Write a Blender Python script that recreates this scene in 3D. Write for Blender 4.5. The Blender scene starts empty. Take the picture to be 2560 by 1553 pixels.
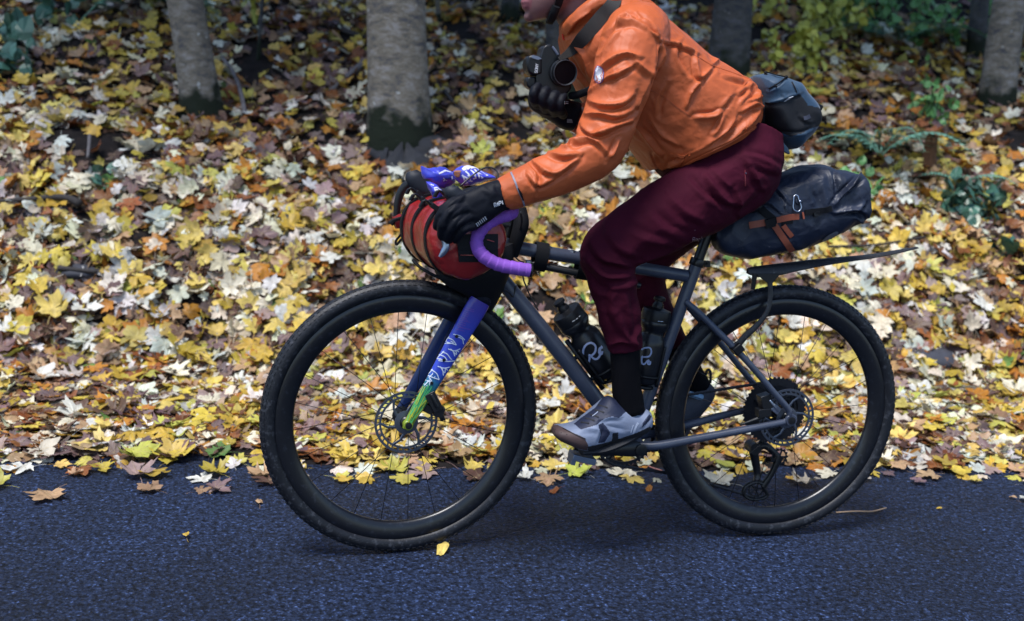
import bpy, bmesh, math, random
import numpy as np
from mathutils import Vector, Matrix, noise as mnoise
from mathutils.bvhtree import BVHTree

random.seed(7)
rng = np.random.default_rng(11)
SC = bpy.context.scene
COL = SC.collection

# ------------------------------------------------------------------ camera
CAM = np.array([-0.2699, -2.4321, 1.0740])
YAW, PITCH, ROLL, FPX = -0.2179, 0.1748, 0.0457, 2489.0
FW = np.array([-math.sin(YAW) * math.cos(PITCH), math.cos(YAW) * math.cos(PITCH), -math.sin(PITCH)])
_r = np.array([math.cos(YAW), math.sin(YAW), 0.0])
_u = np.cross(_r, FW)
RT = math.cos(ROLL) * _r + math.sin(ROLL) * _u
UP = -math.sin(ROLL) * _r + math.cos(ROLL) * _u
cam = bpy.data.cameras.new('camera')
cam.sensor_width = 36.0
cam.lens = 36.0 * FPX / 2560.0
cam.clip_end = 400.0
cam.dof.use_dof = True
cam.dof.focus_distance = 2.45
cam.dof.aperture_fstop = 2.8
camo = bpy.data.objects.new('camera', cam)
COL.objects.link(camo)
camo.matrix_world = Matrix(((RT[0], UP[0], -FW[0], CAM[0]), (RT[1], UP[1], -FW[1], CAM[1]),
                            (RT[2], UP[2], -FW[2], CAM[2]), (0, 0, 0, 1)))
SC.camera = camo

# ------------------------------------------------------------------ sky, sun, exposure
SUN_EL, SUN_AZ = math.radians(67), math.radians(226)      # azimuth from +y, clockwise
world = bpy.data.worlds.new('World')
SC.world = world
world.use_nodes = True
wn = world.node_tree
wn.nodes.clear()
sky = wn.nodes.new('ShaderNodeTexSky')
sky.sky_type = 'NISHITA'
sky.sun_disc = False
sky.sun_elevation = SUN_EL
sky.sun_rotation = SUN_AZ
sky.air_density = 1.0
sky.dust_density = 0.6
sky.ozone_density = 2.0
bg = wn.nodes.new('ShaderNodeBackground')
bg.inputs['Strength'].default_value = 0.06
wo = wn.nodes.new('ShaderNodeOutputWorld')
wn.links.new(sky.outputs[0], bg.inputs[0])
wn.links.new(bg.outputs[0], wo.inputs[0])
sl = bpy.data.lights.new('sun', 'SUN')
sl.energy = 1.5
sl.angle = math.radians(20)
sl.color = (1.0, 0.98, 0.965)
so = bpy.data.objects.new('sun', sl)
COL.objects.link(so)
_sd = Vector((math.sin(SUN_AZ) * math.cos(SUN_EL), math.cos(SUN_AZ) * math.cos(SUN_EL), math.sin(SUN_EL)))
so.rotation_euler = _sd.to_track_quat('Z', 'Y').to_euler()
SC.view_settings.view_transform = 'Standard'
SC.view_settings.look = 'None'
SC.view_settings.exposure = 1.75
SC.view_settings.gamma = 1.0
SC.view_settings.use_curve_mapping = False
SC.render.engine = 'CYCLES'
SC.cycles.use_denoising = True
SC.cycles.max_bounces = 6

# ------------------------------------------------------------------ pixel <-> place
def ray(px, py):
    return FW + RT * (px - 1280.0) / FPX - UP * (py - 776.5) / FPX
def at(px, py, y):
    d = ray(px, py)
    return CAM + d * ((y - CAM[1]) / d[1])
def atc(px, py, yn, yc=0.0):
    """place of an outline point that lies on the near flank yn, brought to the mid-plane yc"""
    p = at(px, py, yn).copy(); p[1] = yc
    return p
def atz(px, py, z):
    d = ray(px, py)
    return CAM + d * ((z - CAM[2]) / d[2])
def atx(px, py, x):
    d = ray(px, py)
    return CAM + d * ((x - CAM[0]) / d[0])
def proj(X):
    d = np.asarray(X, float) - CAM
    z = d @ FW
    return np.stack([1280 + FPX * (d @ RT) / z, 776.5 - FPX * (d @ UP) / z], -1)
def V(a):
    return np.array(a, float)

# ------------------------------------------------------------------ mesh helpers
def smooth_path(P, n=6):
    """Catmull-Rom through the rows of P (any width)."""
    P = np.asarray(P, float)
    if len(P) < 3 or n <= 1:
        return P
    Q = np.vstack([2 * P[0] - P[1], P, 2 * P[-1] - P[-2]])
    out = []
    for i in range(1, len(Q) - 2):
        a, b, c, d = Q[i - 1], Q[i], Q[i + 1], Q[i + 2]
        for k in range(n):
            t = k / n
            out.append(0.5 * ((2 * b) + (c - a) * t + (2 * a - 5 * b + 4 * c - d) * t * t + (3 * b - a - 3 * c + d) * t ** 3))
    out.append(P[-1])
    return np.array(out)

class MB:
    def __init__(s):
        s.v, s.f, s.n = [], [], 0
    def add(s, verts, faces):
        verts = np.asarray(verts, float)
        s.v.append(verts)
        b = s.n
        s.f.extend([tuple(i + b for i in f) for f in faces])
        s.n += len(verts)
        return s
    def rings(s, R, cap=True, closed=False):
        """R: list of rings (k,3) with the same k."""
        k = len(R[0]); m = len(R)
        v = np.vstack(R); f = []
        for i in range(m if closed else m - 1):
            j = (i + 1) % m
            for a in range(k):
                b = (a + 1) % k
                f.append((i * k + a, i * k + b, j * k + b, j * k + a))
        if cap and not closed:
            f.append(tuple(range(k - 1, -1, -1)))
            f.append(tuple((m - 1) * k + a for a in range(k)))
        return s.add(v, f)
    def tube(s, P, r, k=10, n=1, flat=None, closed=False, roll=0.0, cap=True):
        """sweep; r scalar or per point; flat=(axis, factor): squash the section along that world axis; n smooths."""
        P = np.asarray(P, float)
        r = np.full(len(P), r, float) if np.isscalar(r) else np.asarray(r, float)
        if n > 1:
            q = smooth_path(np.hstack([P, r[:, None]]), n); P, r = q[:, :3], q[:, 3]
        m = len(P)
        T = np.zeros_like(P)
        for i in range(m):
            a = P[(i - 1) % m] if (closed or i > 0) else P[i]
            b = P[(i + 1) % m] if (closed or i < m - 1) else P[i]
            d = b - a; T[i] = d / (np.linalg.norm(d) + 1e-12)
        up = np.array([0, 1.0, 0]) if abs(T[0][1]) < 0.9 else np.array([0, 0, 1.0])
        N = np.cross(T[0], up); N /= np.linalg.norm(N)
        R = []
        ang = np.linspace(0, 2 * math.pi, k, endpoint=False) + roll
        for i in range(m):
            N = N - T[i] * (N @ T[i]); N /= (np.linalg.norm(N) + 1e-12)
            B = np.cross(T[i], N)
            off = np.outer(np.cos(ang), N) + np.outer(np.sin(ang), B)
            if flat is not None:
                ax = np.asarray(flat[0], float); ax = ax / np.linalg.norm(ax)
                off = off - np.outer(off @ ax, ax) * (1 - flat[1])
            R.append(P[i] + r[i] * off)
        return s.rings(R, cap=cap, closed=closed)
    def loft(s, S, n=4, k=28, cap=True):
        """S rows: (ax,ay,az, bx,by,bz, w, e): section through points a and b, half width w along y, superellipse power e."""
        S = smooth_path(np.asarray(S, float), n)
        ang = np.linspace(0, 2 * math.pi, k, endpoint=False)
        R = []
        for q in S:
            a, b, w, e = q[:3], q[3:6], q[6], max(1.2, q[7])
            c = (a + b) / 2; u = (a - b) / 2
            v = np.array([0, 1.0, 0]); v = v - u * (v @ u) / (u @ u + 1e-12); v /= np.linalg.norm(v)
            ca, sa = np.cos(ang), np.sin(ang)
            x = np.sign(ca) * np.abs(ca) ** (2 / e); y = np.sign(sa) * np.abs(sa) ** (2 / e)
            R.append(c + np.outer(x, u) + np.outer(y, v * w))
        return s.rings(R, cap=cap)
    def lathe(s, prof, c, axis, k=32, cap=True):
        """prof: (radius, height along axis)"""
        c = V(c); ax = V(axis); ax /= np.linalg.norm(ax)
        u = np.cross(ax, [0, 0, 1.0] if abs(ax[2]) < 0.9 else [1.0, 0, 0]); u /= np.linalg.norm(u)
        w = np.cross(ax, u)
        ang = np.linspace(0, 2 * math.pi, k, endpoint=False)
        R = [c + ax * h + r * (np.outer(np.cos(ang), u) + np.outer(np.sin(ang), w)) for r, h in prof]
        return s.rings(R, cap=cap)
    def box(s, c, size, rot=None, taper=1.0):
        x, y, z = [q / 2 for q in size]
        P = np.array([[-x, -y, -z], [x, -y, -z], [x, y, -z], [-x, y, -z],
                      [-x * taper, -y * taper, z], [x * taper, -y * taper, z], [x * taper, y * taper, z], [-x * taper, y * taper, z]])
        if rot is not None:
            P = P @ np.asarray(rot).T
        return s.add(P + V(c), [(3, 2, 1, 0), (4, 5, 6, 7), (0, 1, 5, 4), (1, 2, 6, 5), (2, 3, 7, 6), (3, 0, 4, 7)])
    def prism(s, A, B):
        """two matching outlines (k,3) joined by a wall."""
        k = len(A)
        f = [tuple(range(k - 1, -1, -1)), tuple(range(k, 2 * k))]
        f += [(i, (i + 1) % k, k + (i + 1) % k, k + i) for i in range(k)]
        return s.add(np.vstack([A, B]), f)
    def strip(s, P, W, N, t=0.0):
        """ribbon: points P, half-width vectors W, normals N, thickness t"""
        P, W, N = map(np.asarray, (P, W, N))
        m = len(P)
        if t <= 0:
            v = np.vstack([P - W, P + W])
            return s.add(v, [(i, i + 1, m + i + 1, m + i) for i in range(m - 1)])
        R = [np.array([P[i] - W[i], P[i] + W[i], P[i] + W[i] + N[i] * t, P[i] - W[i] + N[i] * t]) for i in range(m)]
        return s.rings(R)
    def mesh(s, name):
        me = bpy.data.meshes.new(name)
        me.from_pydata(np.vstack(s.v).tolist(), [], s.f)
        me.update()
        bm = bmesh.new(); bm.from_mesh(me)
        bmesh.ops.recalc_face_normals(bm, faces=bm.faces)
        bm.to_mesh(me); bm.free()
        return me
    def build(s, name, mat, parent=None, smooth=40, bevel=0.0, segs=2, subsurf=0):
        me = s.mesh(name)
        return place(me, name, mat, parent, smooth, bevel, segs, subsurf)

def place(me, name, mat, parent=None, smooth=40, bevel=0.0, segs=2, subsurf=0):
    ob = bpy.data.objects.new(name, me)
    COL.objects.link(ob)
    if mat is not None:
        me.materials.clear(); me.materials.append(mat)
    if bevel > 0:
        m = ob.modifiers.new('bevel', 'BEVEL'); m.width = bevel; m.segments = segs; m.limit_method = 'ANGLE'; m.angle_limit = math.radians(35)
        m.harden_normals = False
    if subsurf:
        m = ob.modifiers.new('sub', 'SUBSURF'); m.levels = m.render_levels = subsurf
    if smooth:
        me.polygons.foreach_set('use_smooth', np.ones(len(me.polygons), bool))
        if smooth < 180:
            me.set_sharp_from_angle(angle=math.radians(smooth))
    adopt(ob, parent)
    return ob

def adopt(ob, parent):
    if parent is not None:
        ob.parent = parent
        if parent.type == 'EMPTY':
            ob.matrix_parent_inverse = Matrix.Translation(-WLOC[parent.name])
WLOC = {}
def tag(o, label, cat, group=None, kind=None):
    if label: o['label'] = label
    if cat: o['category'] = cat
    if group: o['group'] = group
    if kind: o['kind'] = kind
    return o
def empty(name, loc, parent=None):
    o = bpy.data.objects.new(name, None)
    COL.objects.link(o)
    o.empty_display_size = 0.1
    if parent is None:
        o.location = loc
        WLOC[o.name] = Vector(loc)
    else:
        o.parent = parent
        o.matrix_parent_inverse = Matrix.Identity(4)
        WLOC[o.name] = WLOC[parent.name].copy()
    return o
def thing(name, loc, label, cat, group=None):
    return tag(empty(name, tuple(loc)), label, cat, group)
def evaluated(ob):
    dg = bpy.context.evaluated_depsgraph_get()
    return bpy.data.meshes.new_from_object(ob.evaluated_get(dg))
def remeshed(mb, voxel, smooth_it=4):
    """union of everything in mb as one continuous skin"""
    me = mb.mesh('tmp')
    ob = bpy.data.objects.new('tmp', me); COL.objects.link(ob)
    m = ob.modifiers.new('r', 'REMESH'); m.mode = 'VOXEL'; m.voxel_size = voxel; m.adaptivity = 0
    if smooth_it:
        m2 = ob.modifiers.new('s', 'SMOOTH'); m2.factor = 0.5; m2.iterations = smooth_it
    out = evaluated(ob)
    bpy.data.objects.remove(ob); bpy.data.meshes.remove(me)
    return out
def mesh_arrays(me):
    co = np.empty(len(me.vertices) * 3); me.vertices.foreach_get('co', co)
    no = np.empty(len(me.vertices) * 3); me.vertices.foreach_get('normal', no)
    return co.reshape(-1, 3), no.reshape(-1, 3)
def set_co(me, co):
    me.vertices.foreach_set('co', np.ascontiguousarray(co).ravel()); me.update()
def folds(me, strokes, ymax=9.0, ymin=-9.0, gain=1.0):
    """press creases (photo-space polylines: [(x,y),...], width px, height mm, side) into the camera-facing cloth"""
    co, no = mesh_arrays(me)
    p = proj(co)
    vd = co - CAM; vd /= np.linalg.norm(vd, axis=1)[:, None]
    facing = np.clip(-(vd * no).sum(1) * 2.5 + 0.25, 0, 1)
    disp = np.zeros(len(co))
    for pts, w, h, side in strokes:
        pts = smooth_path(np.asarray(pts, float), 5)
        best = np.full(len(co), 1e9); sgn = np.zeros(len(co)); tt = np.zeros(len(co))
        m = len(pts) - 1
        lo, hi = pts.min(0) - 4 * w, pts.max(0) + 4 * w
        idx = np.where(((p > lo) & (p < hi)).all(1) & (co[:, 1] < ymax) & (co[:, 1] > ymin) & (facing > 0))[0]
        if not len(idx): continue
        q = p[idx]
        b = np.full(len(idx), 1e9); sg = np.zeros(len(idx)); tv = np.zeros(len(idx))
        for i in range(m):
            a, d = pts[i], pts[i + 1] - pts[i]
            L = d @ d + 1e-9
            t = np.clip(((q - a) @ d) / L, 0, 1)
            r = q - a - t[:, None] * d
            dist = np.sqrt((r ** 2).sum(1))
            c = d[0] * r[:, 1] - d[1] * r[:, 0]
            k = dist < b
            b[k] = dist[k]; sg[k] = np.sign(c[k]); tv[k] = (i + t[k]) / m
        u = sg * b / w * side
        prof = np.exp(-np.abs(u) * 1.15) * np.exp(-0.15 * u * u) - 0.55 * np.exp(-((u - 1.5) / 0.75) ** 2)
        disp[idx] += h * 1e-3 * prof * np.sin(np.pi * np.clip(tv * 0.86 + 0.07, 0, 1)) ** 0.6
    soft = np.clip((ymax - co[:, 1]) / 0.03, 0, 1) * np.clip((co[:, 1] - ymin) / 0.03, 0, 1)
    set_co(me, co + no * (disp * facing * gain * soft)[:, None])
def facets(me, freq, amp, seed=0.0, stretch=(1, 1, 1), mask=None):
    """flat facets with sharp creases, as stiff cloth breaks"""
    co, no = mesh_arrays(me)
    h = np.empty(len(co))
    for i, c in enumerate(co):
        d = mnoise.voronoi(Vector((c[0] * freq * stretch[0] + seed, c[1] * freq * stretch[1], c[2] * freq * stretch[2])))[0]
        h[i] = d[1] - d[0]
    h = 0.22 - np.clip(h, 0, 0.6)
    if mask is not None: h = h * mask(co)
    set_co(me, co + no * (h * amp)[:, None])
def bvh_of(*objs):
    vs, fs, b = [], [], 0
    for o in objs:
        me = evaluated(o)
        vs += [v.co[:] for v in me.vertices]
        fs += [tuple(i + b for i in pl.vertices) for pl in me.polygons]
        b = len(vs)
        bpy.data.meshes.remove(me)
    return BVHTree.FromPolygons(vs, fs)
def hit(bv, px, py):
    d = Vector(ray(px, py)).normalized()
    loc, nor, i, dist = bv.ray_cast(Vector(CAM), d)
    if loc is None:
        loc, nor, i, dist = bv.find_nearest(Vector(CAM) + d * 2.4)
    if nor.dot(d) > 0: nor = -nor
    return np.array(loc), np.array(nor)
def decal(mb, bv, pts, w, t=0.0006, off=0.0004, n=4):
    """a flat band (w px half width) laid on the surface under the photo-space polyline pts"""
    pts = smooth_path(np.asarray(pts, float), n)
    P, N = [], []
    for x, y in pts:
        a, b = hit(bv, x, y); P.append(a); N.append(b)
    P = np.array(P); N = np.array(N)
    if len(N) > 4:
        N = np.array([N[max(0, i - 2):i + 3].mean(0) for i in range(len(N))]); N /= np.linalg.norm(N, axis=1)[:, None]
    P = P + N * off
    T = np.gradient(P, axis=0)
    W = np.cross(T, N); W /= (np.linalg.norm(W, axis=1)[:, None] + 1e-12)
    sc = np.array([((q - CAM) @ FW) / FPX for q in P])
    ww = np.asarray(w, float) if not np.isscalar(w) else w
    if not np.isscalar(w):
        ww = np.interp(np.linspace(0, 1, len(P)), np.linspace(0, 1, len(w)), w)
    W = W * (sc * ww)[:, None]
    return mb.strip(P, W, N, t)

def patch(mb, bv, poly, off=0.002, rings=4, n=4):
    """a filled flat patch laid on the surface inside a photo-space outline"""
    q = smooth_path(np.array(list(poly) + [poly[0]], float), n)[:-1]
    c = q.mean(0); k = len(q)
    def P(x, y):
        a, b = hit(bv, x, y); return a + b * off
    v = [P(*c)]; f = []
    for r in range(1, rings + 1):
        v += [P(*(c + (p - c) * r / rings)) for p in q]
    f += [(0, 1 + i, 1 + (i + 1) % k) for i in range(k)]
    for r in range(rings - 1):
        a, b = 1 + r * k, 1 + (r + 1) * k
        f += [(a + i, b + i, b + (i + 1) % k, a + (i + 1) % k) for i in range(k)]
    return mb.add(v, f)

# ------------------------------------------------------------------ materials
def mat(name, col, rough=0.5, metal=0.0, spec=0.5, var=0.0, vscale=8.0, bump=0.0, bscale=200.0, dirt=None, dscale=60.0, dthr=0.62,
        coat=0.0, sheen=0.0, weave=0.0, wscale=900.0, stretch=None, rvar=0.0, crease=0.0, cscale=16.0):
    m = bpy.data.materials.new(name); m.use_nodes = True
    nt = m.node_tree; b = nt.nodes['Principled BSDF']
    N, L = nt.nodes.new, nt.links.new
    b.inputs['Base Color'].default_value = (*col, 1)
    b.inputs['Roughness'].default_value = rough
    b.inputs['Metallic'].default_value = metal
    b.inputs['Specular IOR Level'].default_value = spec
    b.inputs['Coat Weight'].default_value = coat
    b.inputs['Coat Roughness'].default_value = 0.15
    b.inputs['Sheen Weight'].default_value = sheen
    tc = N('ShaderNodeTexCoord')
    vec = tc.outputs['Object']
    if stretch:
        mp = N('ShaderNodeMapping'); mp.inputs['Scale'].default_value = stretch; L(vec, mp.inputs[0]); vec = mp.outputs[0]
    colout = None
    if var > 0:
        n = N('ShaderNodeTexNoise'); n.inputs['Scale'].default_value = vscale; n.inputs['Detail'].default_value = 6
        L(vec, n.inputs['Vector'])
        r = N('ShaderNodeMapRange'); r.inputs[1].default_value = 0.25; r.inputs[2].default_value = 0.75
        r.inputs[3].default_value = 1 - var; r.inputs[4].default_value = 1 + var
        L(n.outputs[0], r.inputs[0])
        mx = N('ShaderNodeVectorMath'); mx.operation = 'MULTIPLY'; mx.inputs[0].default_value = col
        L(r.outputs[0], mx.inputs[1]); colout = mx.outputs[0]
        if rvar:
            r2 = N('ShaderNodeMapRange'); r2.inputs[1].default_value = 0.3; r2.inputs[2].default_value = 0.7
            r2.inputs[3].default_value = rough - rvar; r2.inputs[4].default_value = rough + rvar
            L(n.outputs[0], r2.inputs[0]); L(r2.outputs[0], b.inputs['Roughness'])
    if dirt is not None:
        n = N('ShaderNodeTexNoise'); n.inputs['Scale'].default_value = dscale; n.inputs['Detail'].default_value = 8; n.inputs['Roughness'].default_value = 0.7
        L(vec, n.inputs['Vector'])
        r = N('ShaderNodeMapRange'); r.inputs[1].default_value = dthr; r.inputs[2].default_value = dthr + 0.08
        L(n.outputs[0], r.inputs[0])
        mx = N('ShaderNodeMix'); mx.data_type = 'RGBA'
        L(r.outputs[0], mx.inputs[0])
        if colout is not None: L(colout, mx.inputs[6])
        else: mx.inputs[6].default_value = (*col, 1)
        mx.inputs[7].default_value = (*dirt, 1)
        colout = mx.outputs[2]
    if colout is not None:
        L(colout, b.inputs['Base Color'])
    h = None
    if bump > 0:
        n = N('ShaderNodeTexNoise'); n.inputs['Scale'].default_value = bscale; n.inputs['Detail'].default_value = 5
        L(vec, n.inputs['Vector'])
        bp = N('ShaderNodeBump'); bp.inputs['Strength'].default_value = bump; bp.inputs['Distance'].default_value = 0.002
        L(n.outputs[0], bp.inputs['Height']); h = bp.outputs[0]
    if crease > 0:
        nn = N('ShaderNodeTexNoise'); nn.inputs['Scale'].default_value = cscale * 0.6; nn.inputs['Detail'].default_value = 3
        L(tc.outputs['Object'], nn.inputs['Vector'])
        ad = N('ShaderNodeVectorMath'); ad.operation = 'MULTIPLY_ADD'; ad.inputs[1].default_value = (1.6 / cscale,) * 3
        L(nn.outputs['Color'], ad.inputs[0]); L(tc.outputs['Object'], ad.inputs[2])
        hs = None
        for k in (1.0, 2.3):
            vo = N('ShaderNodeTexVoronoi'); vo.feature = 'DISTANCE_TO_EDGE'; vo.inputs['Scale'].default_value = cscale * k
            L(ad.outputs[0], vo.inputs['Vector'])
            mr = N('ShaderNodeMapRange'); mr.inputs[1].default_value = 0.0; mr.inputs[2].default_value = 0.35; mr.inputs[3].default_value = 1.0 / k; mr.inputs[4].default_value = 0.0
            L(vo.outputs['Distance'], mr.inputs[0])
            if hs is None: hs = mr.outputs[0]
            else:
                sm_ = N('ShaderNodeMath'); sm_.operation = 'ADD'; L(hs, sm_.inputs[0]); L(mr.outputs[0], sm_.inputs[1]); hs = sm_.outputs[0]
        bp = N('ShaderNodeBump'); bp.inputs['Strength'].default_value = crease; bp.inputs['Distance'].default_value = 0.010
        L(hs, bp.inputs['Height'])
        if h is not None: L(h, bp.inputs['Normal'])
        h = bp.outputs[0]
    if weave > 0:
        w = N('ShaderNodeTexWave'); w.inputs['Scale'].default_value = wscale; w.bands_direction = 'DIAGONAL'; w.inputs['Distortion'].default_value = 1.0
        L(tc.outputs['Object'], w.inputs['Vector'])
        bp = N('ShaderNodeBump'); bp.inputs['Strength'].default_value = weave; bp.inputs['Distance'].default_value = 0.0006
        L(w.outputs[0], bp.inputs['Height'])
        if h is not None: L(h, bp.inputs['Normal'])
        h = bp.outputs[0]
    if h is not None:
        L(h, b.inputs['Normal'])
    return m

# ================================================================== SETTING
# ---- height of the leaf bank
_prof_s = np.array([-60, -0.06, 0.0, 0.12, 0.35, 0.8, 1.0, 1.15, 1.4, 1.65, 2.05, 2.7, 3.8, 4.6, 8, 15, 45])
_prof_z = np.array([-0.12, -0.03, -0.004, 0.010, 0.018, 0.035, 0.075, 0.18, 0.42, 0.60, 0.88, 1.17, 1.70, 2.06, 3.7, 6.6, 15])
_ph = rng.uniform(0, 6.28, (24,)); _kk = rng.normal(0, 1, (24, 2))
def edge_s(x, y):
    return (y - (0.665 - 0.112 * x)) / 1.006
def fnoise(x, y, f):
    o = 0
    for i in range(12):
        k = _kk[i] * f * (0.6 + 0.12 * i)
        o = o + np.sin(k[0] * x + k[1] * y + _ph[i]) / (1 + 0.12 * i)
    return o / 4.0
def H(x, y):
    x = np.asarray(x, float); y = np.asarray(y, float)
    s = edge_s(x, y)
    wob = 0.05 * np.sin(2.1 * x + 0.7) + 0.035 * np.sin(5.3 * x + 2.0) + 0.02 * np.sin(11.7 * x)
    s2 = s + wob * np.exp(-np.clip(s, 0, 9) * 0.8)
    z = np.interp(s2, _prof_s, _prof_z)
    amp = np.clip((s2 - 0.55) / 1.0, 0, 1)
    z = z + amp * (0.045 * fnoise(x, y, 2.2) + 0.022 * fnoise(y + 3, x, 6.0)) + np.clip(s2 / 0.3, 0, 1) * 0.008 * fnoise(x, y, 17)
    return z
def ground_hit(px, py):
    d = ray(px, py)
    t = np.linspace(2.2, 30, 4000)
    P = CAM + np.outer(t, d)
    h = np.maximum(H(P[:, 0], P[:, 1]), 0)
    k = np.argmax(P[:, 2] < h)
    return P[k]
def H_normal(x, y, e=0.05):
    gx = (H(x + e, y) - H(x - e, y)) / (2 * e); gy = (H(x, y + e) - H(x, y - e)) / (2 * e)
    n = np.stack([-gx, -gy, np.ones_like(gx)], -1)
    return n / np.linalg.norm(n, axis=-1, keepdims=True)

# ---- asphalt
def asphalt():
    m = bpy.data.materials.new('asphalt'); m.use_nodes = True
    nt = m.node_tree; b = nt.nodes['Principled BSDF']; N, L = nt.nodes.new, nt.links.new
    tc = N('ShaderNodeTexCoord')
    v = N('ShaderNodeTexVoronoi'); v.inputs['Scale'].default_value = 95; L(tc.outputs['Object'], v.inputs['Vector'])
    n1 = N('ShaderNodeTexNoise'); n1.inputs['Scale'].default_value = 66; n1.inputs['Detail'].default_value = 9; n1.inputs['Roughness'].default_value = 0.75
    n2 = N('ShaderNodeTexNoise'); n2.inputs['Scale'].default_value = 1.6; n2.inputs['Detail'].default_value = 5
    for n in (n1, n2): L(tc.outputs['Object'], n.inputs['Vector'])
    r = N('ShaderNodeValToRGB')
    r.color_ramp.elements[0].position = 0.43; r.color_ramp.elements[0].color = (0.0016, 0.003, 0.010, 1)
    r.color_ramp.elements[1].position = 0.64; r.color_ramp.elements[1].color = (0.036, 0.060, 0.142, 1)
    L(n1.outputs[0], r.inputs[0])
    s = N('ShaderNodeMapRange'); s.inputs[1].default_value = 0.0; s.inputs[2].default_value = 0.35; s.inputs[3].default_value = 1.5; s.inputs[4].default_value = 0.6
    L(v.outputs['Distance'], s.inputs[0])
    s2 = N('ShaderNodeMapRange'); s2.inputs[1].default_value = 0.3; s2.inputs[2].default_value = 0.7; s2.inputs[3].default_value = 0.55; s2.inputs[4].default_value = 1.45
    L(n2.outputs[0], s2.inputs[0])
    vc = N('ShaderNodeTexVoronoi'); vc.inputs['Scale'].default_value = 190; L(tc.outputs['Object'], vc.inputs['Vector'])
    sc_ = N('ShaderNodeSeparateColor'); L(vc.outputs['Color'], sc_.inputs[0])
    cr = N('ShaderNodeMapRange'); cr.interpolation_type = 'SMOOTHSTEP'; cr.inputs[1].default_value = 0.80; cr.inputs[2].default_value = 1.0; cr.inputs[3].default_value = 0.85; cr.inputs[4].default_value = 3.2
    L(sc_.outputs[0], cr.inputs[0])
    sm1 = N('ShaderNodeMath'); sm1.operation = 'MULTIPLY'; L(s.outputs[0], sm1.inputs[0]); L(cr.outputs[0], sm1.inputs[1])
    a = N('ShaderNodeVectorMath'); a.operation = 'MULTIPLY'; L(r.outputs[0], a.inputs[0]); L(sm1.outputs[0], a.inputs[1])
    a2 = N('ShaderNodeVectorMath'); a2.operation = 'MULTIPLY'; L(a.outputs[0], a2.inputs[0]); L(s2.outputs[0], a2.inputs[1])
    L(a2.outputs[0], b.inputs['Base Color'])
    rr = N('ShaderNodeMapRange'); rr.inputs[1].default_value = 0.35; rr.inputs[2].default_value = 0.65; rr.inputs[3].default_value = 0.5; rr.inputs[4].default_value = 0.75
    L(n2.outputs[0], rr.inputs[0]); L(rr.outputs[0], b.inputs['Roughness'])
    b.inputs['Specular IOR Level'].default_value = 0.28
    b.inputs['Specular Tint'].default_value = (0.75, 0.85, 1.0, 1)
    ad = N('ShaderNodeMath'); ad.operation = 'SUBTRACT'; L(n1.outputs[0], ad.inputs[0]); L(v.outputs['Distance'], ad.inputs[1])
    bp = N('ShaderNodeBump'); bp.inputs['Strength'].default_value = 0.9; bp.inputs['Distance'].default_value = 0.006
    L(ad.outputs[0], bp.inputs['Height']); L(bp.outputs[0], b.inputs['Normal'])
    return m
M_ASPH = asphalt()
def line_pt(x, s):
    return (x, 0.665 - 0.112 * x + s)
rb = MB()
xs = np.linspace(-40, 40, 9)
rb.add([(*line_pt(x, s), 0.0) for x in xs for s in (-5.6, 0.25)], [(2 * i, 2 * i + 2, 2 * i + 3, 2 * i + 1) for i in range(8)])
road = rb.build('road', M_ASPH, smooth=0)
tag(road, 'dark blue grey asphalt road under the bicycle', None, kind='structure')

# ---- soil sheets
M_SOIL = mat('leaf_mould', (0.010, 0.008, 0.008), rough=0.95, spec=0.2, var=0.6, vscale=14, bump=1.0, bscale=60, dirt=(0.035, 0.02, 0.012), dscale=30, dthr=0.58)
def sheet(name, X, Y, zf, m):
    gx, gy = np.meshgrid(X, Y)
    z = zf(gx, gy)
    nx, ny = len(X), len(Y)
    f = [(j * nx + i, j * nx + i + 1, (j + 1) * nx + i + 1, (j + 1) * nx + i) for j in range(ny - 1) for i in range(nx - 1)]
    b = MB(); b.add(np.stack([gx.ravel(), gy.ravel(), z.ravel()], -1), f)
    return b.build(name, m, smooth=180)
Xg = np.concatenate([np.linspace(-38, -4, 24), np.arange(-3.8, 6.2, 0.06), np.linspace(6.5, 38, 24)])
Yt = np.concatenate([np.arange(-0.1, 4.0, 0.05), np.linspace(4.1, 12, 60), np.linspace(12.5, 44, 30)])
# the sheet follows the tilted road edge
bank_b = MB()
gx, gt = np.meshgrid(Xg, Yt)
gy = gt + 0.665 - 0.112 * gx
gz = H(gx, gy)
nx, ny = len(Xg), len(Yt)
bank_b.add(np.stack([gx.ravel(), gy.ravel(), gz.ravel()], -1), [(j * nx + i, j * nx + i + 1, (j + 1) * nx + i + 1, (j + 1) * nx + i) for j in range(ny - 1) for i in range(nx - 1)])
bank = bank_b.build('leaf_bank', M_SOIL, smooth=180)
tag(bank, 'steep woodland bank covered in fallen maple leaves', None, kind='structure')
vb = MB()
vb.add([(*line_pt(x, s), -0.03) for x in (-40, 40) for s in (-44, -5.5)], [(0, 2, 3, 1)])
tag(vb.build('verge_ground', M_SOIL, smooth=0), 'bare ground on the near side of the road', None, kind='structure')

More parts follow.
